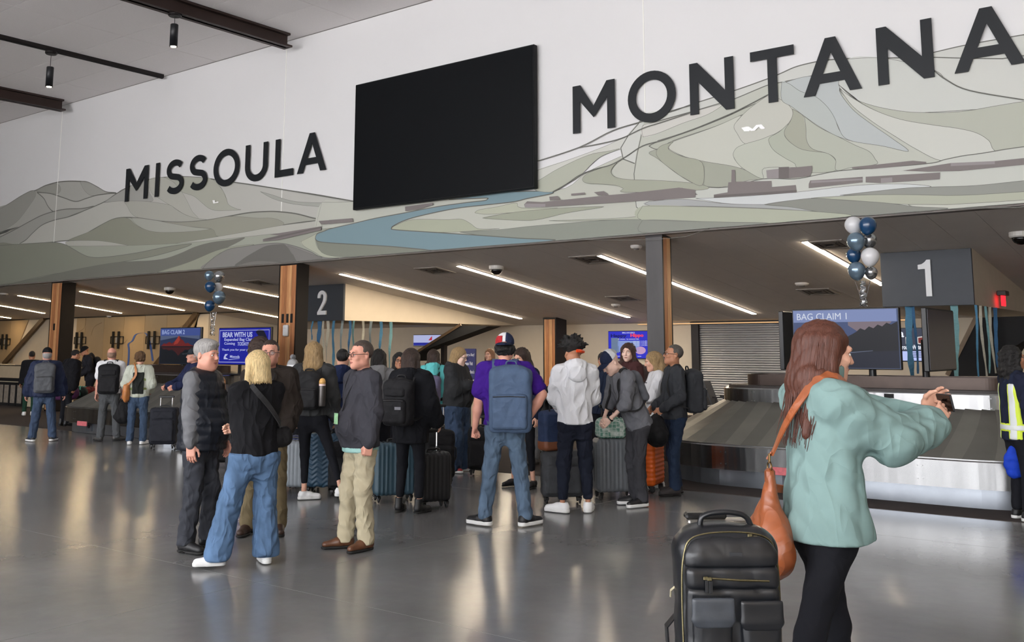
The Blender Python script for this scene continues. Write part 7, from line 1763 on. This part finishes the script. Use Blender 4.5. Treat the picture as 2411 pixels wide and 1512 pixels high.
# ------------------------------------------------------------------ foreground woman: bag, phone, bracelet
TW = PPL['tealwoman']
M_TAN = mat('tan_leather', (150, 82, 46), .38, noise=.22, nscale=9, bump=.4, bscale=7, bdist=.02, ridge=True, coat=.15)
def tan_bag():
    J = TW; s = J['s']; o3 = (.035, .235, .03)
    t = worn(J, 'shoulder_bag', 'tan leather shoulder bag on a long strap', 'bag', o3)
    f = Field((-.26, -.20, -.34), (.26, .20, .26), .008)
    f.ell((0, 0, -.14), (.165, .075, .12), .04).cone((0, .0, -.06), (-.02, .0, .15), .085, .020, .08, ((0, 1, 0), .7)).ell((.03, .0, -.18), (.15, .08, .08), .05)
    f.fold(.007, [(.09, (1, 0, .15)), (.13, (1, .2, .5)), (.07, (1, .1, -.3))], 11)
    fobj('bag_body', f, M_TAN, t, 1)
    BRS = mat('ring_brass', (120, 96, 66), .3, metal=1)
    MB().tube([(-.02 + .020 * math.cos(a), 0, .190 + .020 * math.sin(a)) for a in [i * 2 * math.pi / 16 for i in range(17)]], .004, 6, False).obj('ring', BRS, t)
    MB().box((-.02, 0, .150), (.022, .020, .034), bev=.012).obj('ring_tab', M_TAN, t)
    tq = lambda x, y, z: Vector(((x - o3[0]) * s, (y - o3[1]) * s, (z - o3[2]) * s))
    P = catmull([Vector((-.02, 0, .235)), tq(.02, .215, .27), tq(-.045, .190, .38), tq(-.095, .140, .49), tq(-.115, .06, .585), tq(-.115, -.03, .58), tq(-.09, -hit(J, -.06, .44, -1, .21) - .006, .44), tq(.02, -hit(J, .02, .30, -1, .21) - .006, .30), tq(.10, -hit(J, .10, .16, -1, .21) - .006, .16), tq(.15, -.06, .10), tq(.14, .08, .10), tq(.10, .20, .12)], 6)
    nn = []; sd = []
    for i in range(len(P)):
        a = (P[min(i + 1, len(P) - 1)] - P[max(i - 1, 0)]).normalized(); o_ = Vector((P[i].x / s + o3[0], P[i].y / s + o3[1], .12)); n = (o_ - a * o_.dot(a)).normalized(); nn.append(n * .006); sd.append(a.cross(n))
    MB().strip(P, sd, nn, .019).obj('strap', M_TAN, t)
    MB().tube([(-.02, 0, .205), (-.021, 0, .245)], .006, 8).obj('strap_clip', BRS, t)
tan_bag()
elR, wrR, AR, MR, fdR = TW['arms'][-1]; elL, wrL, AL, ML, fdL = TW['arms'][1]
pc_ = (wpt(TW, wrR + fdR * .095) + wpt(TW, wrL + fdL * .095)) / 2
hd_ = Vector((math.sin(TW['rz']), -math.cos(TW['rz']), 0))
t = thing('phone', 'black smartphone held up by the woman in mint', 'phone', pc_, TW['rz'])
PR = Matrix.Rotation(R(-12), 3, 'X')
MB().box((0, 0, 0), (.078, .0045, .038), rot=PR, bev=.004).obj('phone_body', mat('phone_black', (18, 18, 20), .3), t)
MB().box(PR @ Vector((0, .0048, 0)), (.073, .0006, .034), rot=PR).obj('phone_display', mat('phone_glass', (8, 8, 10), .05), t)
MB().box(PR @ Vector((.05, -.006, .018)), (.016, .002, .014), rot=PR, bev=.003).obj('camera_bump', mat('phone_grey', (40, 40, 44), .3), t)
br = MB(); c_ = wrR + (elR - wrR) * .04
ax = Vector(fdR); u_ = ax.orthogonal().normalized(); w_ = ax.cross(u_)
br.tube([Vector(c_) + (u_ * math.cos(a) + w_ * math.sin(a)) * .037 for a in [i * 2 * math.pi / 18 for i in range(19)]], .0055, 6, False).obj('bracelet', mat('bracelet_black', (24, 22, 24), .6), TW['root'])
# ------------------------------------------------------------------ foreground leather case on a suitcase
Zc = 3.45
d_ = ray(1706, 1300); base = CAM + d_ * (Zc / 1.0); base.z = .006
cs = suitcase(0, 0, .38, .56, .25, 14, SH('maroon', (52, 22, 26)), 'dark maroon suitcase under the black leather backpack, mostly out of frame', 'rib', pos=base)
ML_ = mat('black_leather', (22, 24, 28), .30, noise=.15, nscale=10, bump=.35, bscale=8, bdist=.012, spec=.5, coat=.12)
yaw_ = cs.rotation_euler.z
t = thing('leather_backpack', 'black leather backpack with gold zips standing on the suitcase in front', 'backpack', (base.x, base.y, .006 + .585), yaw_)
W, D, H = .345, .20, .47
f = Field((-.26, -.2, -.03), (.26, .2, .6), .008)
f.box((0, .01, H / 2), (W / 2, D / 2, H / 2), .075, .0).ell((0, .01, H * .80), (W * .49, D * .5, H * .2), .05)
f.fold(.004, [(.2, (1, .2, .4)), (.13, (.3, .2, 1)), (.16, (.6, .3, 1))], 2).cut((0, 0, 0), (0, 0, -1))
fobj('main_body', f, ML_, t, 1)
def pan(name, c, h, r_=.02, v=.007, parent=t, extra=None):
    q = Field(A_(c) - A_(h) - .04, A_(c) + A_(h) + .04, v); q.box(c, h, r_, 0).fold(.002, [(.12, (1, 0, .5)), (.09, (.4, 0, 1))], 7)
    return fobj(name, q, ML_, parent, 1)
q = Field((-.21, -.15, .30), (.21, -.02, .50), .0065); q.cone((-.092, -.085, .385), (.092, -.085, .385), .064, .064, .01, ((0, 1, 0), .40)).box((0, -.085, .375), (.156, .024, .03), .02, .02).fold(.0015, [(.12, (1, 0, .5)), (.09, (.4, 0, 1))], 7).cut((0, 0, .352), (0, 0, -1), .01); fobj('upper_panel', q, ML_, t, 1)
pan('middle_panel', (0, -.088, .318), (.160, .027, .040), .022)
pan('lower_panel', (0, -.088, .145), (.160, .024, .145), .022)
p1 = pan('flap_pocket', (-.078, -.120, .135), (.068, .020, .125), .019)
p2 = pan('flap_pocket', (.085, -.120, .125), (.068, .022, .120), .019)
ML2 = mat('grey_flap_leather', (58, 62, 68), .34, noise=.25, nscale=14, bump=.2, bscale=20, spec=.5)  # lighter grey leather, used on the left pocket flap only
for x, z, pp, mm in ((-.078, .215, p1, ML2), (.085, .205, p2, ML_)):
    q = Field((x - .11, -.18, z - .1), (x + .11, -.10, z + .1), .005); q.cone((x - .045, -.141, z - .022), (x + .045, -.141, z - .022), .028, .028, .01, ((0, 1, 0), .28)).box((x, -.141, z + .01), (.073, .008, .040), .008, .008); fobj('pocket_flap', q, mm, pp, 1)
GOLD = mat('zip_gold', (120, 112, 84), .4, metal=1, noise=.2, nscale=200)
arch_ = [(-.165, -.072, .02), (-.168, -.070, .25), (-.160, -.070, .38), (-.125, -.068, .445), (0, -.066, .462), (.125, -.068, .445), (.160, -.070, .38), (.168, -.070, .25), (.165, -.072, .02)]
MB().tube(catmull(arch_, 6), .0036, 6).obj('main_zip', GOLD, t)
MB().tube([(-.10, -.117, .322), (.02, -.119, .314), (.12, -.117, .310)], .0036, 6).obj('front_zip', GOLD, t)
for x, z, y in ((.070, .452, -.074), (.088, .446, -.076), (-.098, .323, -.122), (-.085, .321, -.123)):
    o = MB().box((x, y - .004, z), (.008, .004, .006), bev=.002).obj('zip_slider', GOLD, t)
    MB().box((x + .004, y - .006, z - .026), (.006, .002, .020), bev=.001).obj('zip_pull', ML_, o)
MB().box((.01, -.112, .395), (.022, .0015, .008)).obj('embossed_mark', mat('emboss', (40, 42, 46), .4), t)
MB().tube(catmull([(-.085, .0, .455), (-.075, -.005, .505), (.0, -.008, .520), (.075, -.005, .505), (.10, .0, .455)], 6), .010, 8).obj('top_handle', ML_, t, True)
for sx in (-1, 1): MB().tube([(sx * .165, .02, .27), (sx * .182, .05, .245), (sx * .176, .09, .215)], .004, 6).obj('side_piping', mat('piping_cream', (190, 180, 150), .5), t)
MB().strip([(-.168, .06, .16), (-.20, .07, .12), (-.195, .08, .06)], (0, 1, 0), (.006, 0, 0), .022).obj('side_tab', ML_, t)
# the suitcase's own trolley handle stands up behind the backpack
sh_t = cs
for sx in (-1, 1): MB().tube([(sx * .07, .135, .58), (sx * .07, .135, 1.045)], .010, 8).obj('handle_pole', M_CHROME, sh_t)
MB().box((0, .110, 1.055), (.105, .020, .010), bev=.006).obj('handle_bar', mat('handle_silver', (196, 192, 184), .3, metal=.9), sh_t)
MB().box((-.04, .110, 1.074), (.075, .024, .012), bev=.008).obj('handle_grip', M_BUCK, sh_t)
# ------------------------------------------------------------------ small worn details
def lanyard(J, label_part, dz=.0, c=(30, 30, 34), card=(150, 196, 150), front=.16, drop=.24):
    s = J['s']; root = J['root']; tp = J['tp']
    hy = lambda x, z: -hit(J, x, z) - .008 / s
    P = catmull([tp(.065, .03, .582), tp(.075, -.05, .56), tp(.05, hy(.05, .44), .44), tp(.025, hy(.025, .34), .34), tp(.0, hy(0, drop), drop)], 5)
    Q = catmull([tp(-.065, .03, .582), tp(-.075, -.05, .56), tp(-.05, hy(-.05, .44), .44), tp(-.025, hy(-.025, .34), .34), tp(.0, hy(0, drop), drop)], 5)
    o = MB().tube(P, .005, 5).tube(Q, .005, 5).obj('lanyard', mat('lanyard_dark', c, .8), root)
    cpt = Vector(tp(0, min(hy(0, drop - .04), hy(0, drop - .1)) - .004, drop - .06))
    k = MB().box(cpt, (.030, .004, .046), bev=.003).obj('badge_card', mat('badge_green', card, .4, noise=.3, nscale=30), o)
lanyard(PPL['quarterzip'], '', front=.20, drop=.22)
lanyard(PPL['child'], '', front=.14, drop=.22)
lanyard(PPL['brownjacket'], '', front=.17, drop=.33, card=(214, 212, 206))
def chest_mark(J, x, y, z, w, h, m_, name='chest_emblem'):
    tp = J['tp']; p = Vector(tp(x, y, z)); MB().box(p, (w, .003, h)).obj(name, m_, J['root'])
def torso_patch(J, tdict, cuts, name, m_, dt=.006, v=.012):
    """a printed or sewn area that follows the torso surface: torso offset cut down by planes given in torso coordinates"""
    s, T, tp, pel = J['s'], J['T'], J['tp'], J['pel']; ya = T @ A_((0, 1, 0)); g, shw, hipw = tdict.get('g', 1), tdict.get('shw', 1), tdict.get('hipw', 1); t = tdict['t'] + dt; fl_ = tdict.get('flare', 0)
    f = Field(np.minimum.reduce([tp(0, 0, -.3), tp(0, 0, .6)]) - .33, np.maximum.reduce([tp(0, 0, -.3), tp(0, 0, .6)]) + .33, v)
    f.cone(tp(0, .0, min(tdict['hem'], -.0)), tp(0, 0, .17), (.155 * max(hipw, g) + fl_ + t) * s, (.143 * g + t) * s, .05, (ya, .82))
    f.cone(tp(0, 0, .17), tp(0, .0, .37), (.143 * g + t) * s, (.160 * shw * g ** .6 + t) * s, .05, (ya, .68)).cone(tp(0, 0, .37), tp(0, .012, .455), (.160 * shw * g ** .6 + t) * s, (.125 + t) * s, .05, (ya, .70))
    for p, n in cuts: f.cut(tp(*p), T @ A_(n))
    return fobj(name, f, m_, J['root'], 1)
HV = mat('reflective_silver', (206, 210, 208), .35, spec=.6); HY = mat('hi_vis_yellow', (206, 226, 60), .6)
vd = dict(t=.026, hem=-.14)
ST = PPL['staff']
torso_patch(ST, vd, [((0, 0, .04), (0, 0, 1)), ((0, 0, -.05), (0, 0, -1))], 'yellow_band', HY, .004)
torso_patch(ST, vd, [((0, 0, .025), (0, 0, 1)), ((0, 0, -.035), (0, 0, -1))], 'silver_band', HV, .008)
for sg in (-1, 1):
    torso_patch(ST, vd, [((.12 * sg + .05, 0, 0), (1, 0, 0)), ((.12 * sg - .05, 0, 0), (-1, 0, 0)), ((0, 0, .44), (0, 0, 1)), ((0, 0, -.13), (0, 0, -1))], 'yellow_band', HY, .003)
    torso_patch(ST, vd, [((.12 * sg + .032, 0, 0), (1, 0, 0)), ((.12 * sg - .032, 0, 0), (-1, 0, 0)), ((0, 0, .44), (0, 0, 1)), ((0, 0, -.13), (0, 0, -1))], 'silver_band', HV, .0065)
CW = PPL['curlywoman']; cdz = dict(t=.026, hem=-.05, g=1.08, hipw=1.08)
torso_patch(CW, cdz, [((0, .02, 0), (0, -1, 0)), ((0, 0, .44), (0, 0, 1)), ((0, 0, .02), (0, 0, -1)), ((.11, 0, 0), (1, 0, 0)), ((-.11, 0, 0), (-1, 0, 0))], 'black_back_panel', C('cardigan_black', (38, 40, 38)), .010)
for z in (.12, .30):
    torso_patch(CW, cdz, [((0, .0, 0), (0, -1, 0)), ((0, 0, z + .03), (0, 0, 1)), ((0, 0, z - .03), (0, 0, -1))], 'green_stripe', C('cardigan_green', (128, 140, 90)), .006)
crossbody(CW, 'tan shoulder bag strap and bag on the curly-haired woman', mat('tan_bag2', (176, 112, 60), .5, noise=.1), (.21, .10, .06), .12, .34, .20, 1, 'slung_bag', .02, mat('tan_bag2', (176, 112, 60), .5), zsh=.60, back=.17)
# belt and pockets on the man in purple
PU = PPL['purple']; pel = PU['pel']; s = PU['s']
f = Field(pel - .3, pel + .3, .011)
f.cone(pel + A_((0, .01, .03)) * s, pel + A_((0, .01, .0)) * s, .171 * s * 1.06, .171 * s * 1.06, .01, ((0, 1, 0), .78)).cut(pel + A_((0, 0, .022)) * s, (0, 0, 1)).cut(pel + A_((0, 0, -.016)) * s, (0, 0, -1)); fobj('belt', f, mat('belt_black', (24, 22, 22), .5), PU['root'], 1)
el, wr, A, M_, fd = PU['arms'][-1]
wp = wpt(PU, wr + fd * .09)
t = thing('wallet', 'dark brown wallet in the hand of the man in purple', 'wallet', wp, PU['rz']); MB().box((.03, 0, 0), (.05, .012, .035), bev=.005).obj('wallet_cover', mat('wallet_brown', (58, 36, 30), .5), t); MB().box((.03, 0, .036), (.045, .006, .003)).obj('wallet_cards', mat('card_edge', (120, 110, 100), .6), t)
# flag pattern on his cap
cp = PU['cap']
for nm, m_, cuts in (('navy_panel', C('cap_flag_navy', (40, 48, 74)), [((.012, 0, 0), (-1, 0, 0)), ((0, 0, .0), (0, 1, 0))]), ('red_panel', C('cap_flag_red', (168, 44, 50)), [((-.015, 0, 0), (1, 0, 0)), ((0, 0, .0), (0, 1, 0)), ((0, 0, .115), (0, 0, 1))])):
    q = Field((-.13, -.22, -.05), (.13, .16, .17), .006); q.ell((0, .018, .050), (.0935, .1145, .1005), .01).cut((0, 0, .03), (0, .12, -1), .006).ell((0, .018, .048), (.086, .107, .092), .004, op='s').ell((0, -.09, .03), (.038, .05, .028), .004, op='s')
    for p, n in cuts: q.cut(p, n)
    newobj(nm, qmesh(nm, *q.mesh(1), m_), None, cp)
# phone of the blond woman in white, beanie of the child, sunglasses on the head of the man in white
PG = PPL['phonegirl']; w1 = wpt(PG, (PG['arms'][1][1] + PG['arms'][-1][1]) / 2 + A_((0, -.10, .04)))
t = thing('phone', 'phone in the hands of the blond woman in white', 'phone', w1, PG['rz']); MB().box((0, 0, 0), (.036, .005, .072), rot=Matrix.Rotation(R(-50), 3, 'X'), bev=.004).obj('phone_body', mat('phone_black', (18, 18, 20), .3), t); MB().box(Matrix.Rotation(R(-50), 3, 'X') @ Vector((0, .0055, 0)), (.033, .0008, .067), rot=Matrix.Rotation(R(-50), 3, 'X')).obj('phone_display', emitm('phone_lit', (90, 100, 130), .5), t)
BE = PPL['beanie']; f = Field((-.14, -.15, -.05), (.14, .18, .2), .008)
f.ell((0, .018, .045), (.095, .115, .105), .01).cut((0, 0, .0), (0, 0, -1), .01).fold(.003, [(.03, (1, 0, .1)), (.025, (0, 1, .1))], 2); o = fobj('knit_hat', f, C('hat_grey', (150, 150, 150)), BE['root'], 1); o.matrix_local = BE['HM']
f = Field((-.14, -.15, -.05), (.14, .18, .1), .008); f.ell((0, .018, .035), (.101, .121, .105), .01).cut((0, 0, .05), (0, 0, 1), .01).cut((0, 0, .0), (0, 0, -1), .01); newobj('hat_brim', qmesh('hat_brim', *f.mesh(1), C('hat_white', (214, 214, 216))), None, o)
f = Field((-.08, -.06, .1), (.08, .1, .26), .007); f.ell((0, .018, .175), (.045, .045, .045), .01).fold(.008, [(.03, (1, 0, 1)), (.025, (0, 1, 1)), (.028, (1, 1, 0))], 2); newobj('pompom', qmesh('pompom', *f.mesh(1), C('pompom_grey', (128, 128, 130))), None, o)
WHD = PPL['whitehoodie']; mb = MB()
mb.tube(catmull([(-.10, .0, -.012), (-.098, .045, -.014), (-.080, .095, -.016)], 5), .005, 6)
mb.tube(catmull([(.015, .138, -.018), (-.02, .134, -.018), (-.05, .118, -.018), (-.080, .095, -.016)], 5), [.018] * 16, 6)
o = mb.obj('sunglasses', mat('visor_orange', (226, 72, 24), .2, coat=.5, noise=.5, nscale=14), WHD['root']); o.matrix_local = WHD['HM']
LE = PPL['leaning']; el, wr = LE['arms'][1][:2]; ax = Vector(wr - el).normalized(); u_ = ax.orthogonal().normalized(); w_ = ax.cross(u_); c_ = Vector(el + (wr - el) * .93)
MB().tube([c_ + (u_ * math.cos(a) + w_ * math.sin(a)) * .031 for a in [i * 2 * math.pi / 14 for i in range(15)]], .008, 6, False).obj('watch', M_BUCK, LE['root'])
CP = PPL['cargopants']; tp = CP['tp']; s = CP['s']
put = torso_patch(CP, dict(t=.03, hem=-.04, g=1.34, hipw=1.2), [((0, -.05, 0), (0, 1, 0)), ((0, 0, .36), (0, 0, 1)), ((0, 0, .27), (0, 0, -1)), ((.08, 0, 0), (1, 0, 0)), ((-.08, 0, 0), (-1, 0, 0))], 'chest_print', C('print_cream', (176, 150, 140), noise=.6, ns=60), .02)
# ------------------------------------------------------------------ luggage riding on the left carousel
for px, Y, L_, r_, yw, c, c2, lb in ((152, 11.9, .62, .16, 40, cz('plum', (84, 44, 84)), cz('mag', (150, 60, 130)), 'purple and magenta duffel bag on the left carousel'), (176, 12.3, .55, .14, 60, cz('greenblk', (30, 44, 44)), cz('mintstrap', (90, 170, 150)), 'dark duffel with a mint stripe on the left carousel'), (201, 12.7, .5, .13, 70, cz('redbag', (122, 50, 48)), cz('redstrap', (80, 34, 34)), 'red patterned bag on the left carousel')):
    # rest it on the sloping plates of the rounded end
    cx_ = car2.location.x - hl2; cy_ = car2.location.y
    q = onY(px, 945, Y)
    dx, dy = q.x - cx_, Y - cy_
    rad = math.hypot(min(dx, 0), dy); u = (RO - rad) / (RO - RI); z = .012 + zf1 + (zr0 - zf1) * max(0, min(1, u))
    tt = thing('duffel_bag', lb, 'bag', (q.x, Y, z), R(yw), 'bags lying on the left carousel')
    f = Field((-L_ * .7, -r_ * 1.6, -r_ * .3), (L_ * .7, r_ * 1.6, r_ * 2.4), .014)
    f.cone((-L_ / 2 + r_, 0, r_), (L_ / 2 - r_, 0, r_), r_, r_, .02).fold(.01, [(.12, (1, 0, .3)), (.1, (.4, 1, 0)), (.15, (0, 1, 1))], 6).cut((0, 0, 0), (0, 0, -1))
    fobj('bag_body', f, c, tt, 1)
    for k in (-1, 1): MB().tube([(k * L_ * .18, -r_ * 1.02, r_ * .6), (k * L_ * .18, -r_ * .75, r_ * 1.75), (k * L_ * .18, 0, r_ * 2.06), (k * L_ * .18, r_ * .75, r_ * 1.75), (k * L_ * .18, r_ * 1.02, r_ * .6)], .018, 6).obj('bag_strap', c2, tt, True)
    MB().tube([(-L_ * .42, 0, r_ * 2.0), (L_ * .42, 0, r_ * 2.0)], .01, 6).obj('zip', c2, tt)

strands(TW, HAU, 260, .27, 3, .0040)
strands(PPL['longblonde'], HBLD, 120, .26, 5, .005)
strands(PPL['blonde'], HBL, 150, 0, 6, .0042, True)

p = onY(2388, 1085, 11.05)
t = thing('hanging_pouch', 'bright blue pouch hanging beside the airport worker', 'bag', p, .5)
f = Field((-.2, -.12, -.25), (.2, .12, .25), .01); f.ell((0, 0, -.03), (.10, .05, .15), .03).cone((0, 0, .05), (0, 0, .17), .05, .02, .04).fold(.006, [(.1, (1, 0, .4)), (.08, (.4, 0, 1))], 2); fobj('pouch_body', f, cz('royal', (20, 60, 180)), t, 1)
MB().tube([(0, 0, .15), (.06, .08, .30), (.12, .15, .36)], .008, 6).obj('pouch_strap', M_STRAP, t)

tp = TW['tp']; s = TW['s']; q = Field(tp(0, 0, .55) - .2, tp(0, 0, .55) + .2, .009)
q.cone(tp(0, .012, .50), tp(0, -.012, .625), .098 * s, .088 * s, .02).cone(tp(0, .005, .55), tp(0, -.02, .70), .078 * s, .080 * s, .008, op='s').cut(tp(0, 0, .63), TW['T'] @ A_((0, .1, 1)), .01).cut(tp(0, 0, .47), TW['T'] @ A_((0, 0, -1)), .01).fold(.004, FOLDS, 3); fobj('funnel_collar', q, C('mint_pullover', (124, 150, 147)), TW['root'], 1)
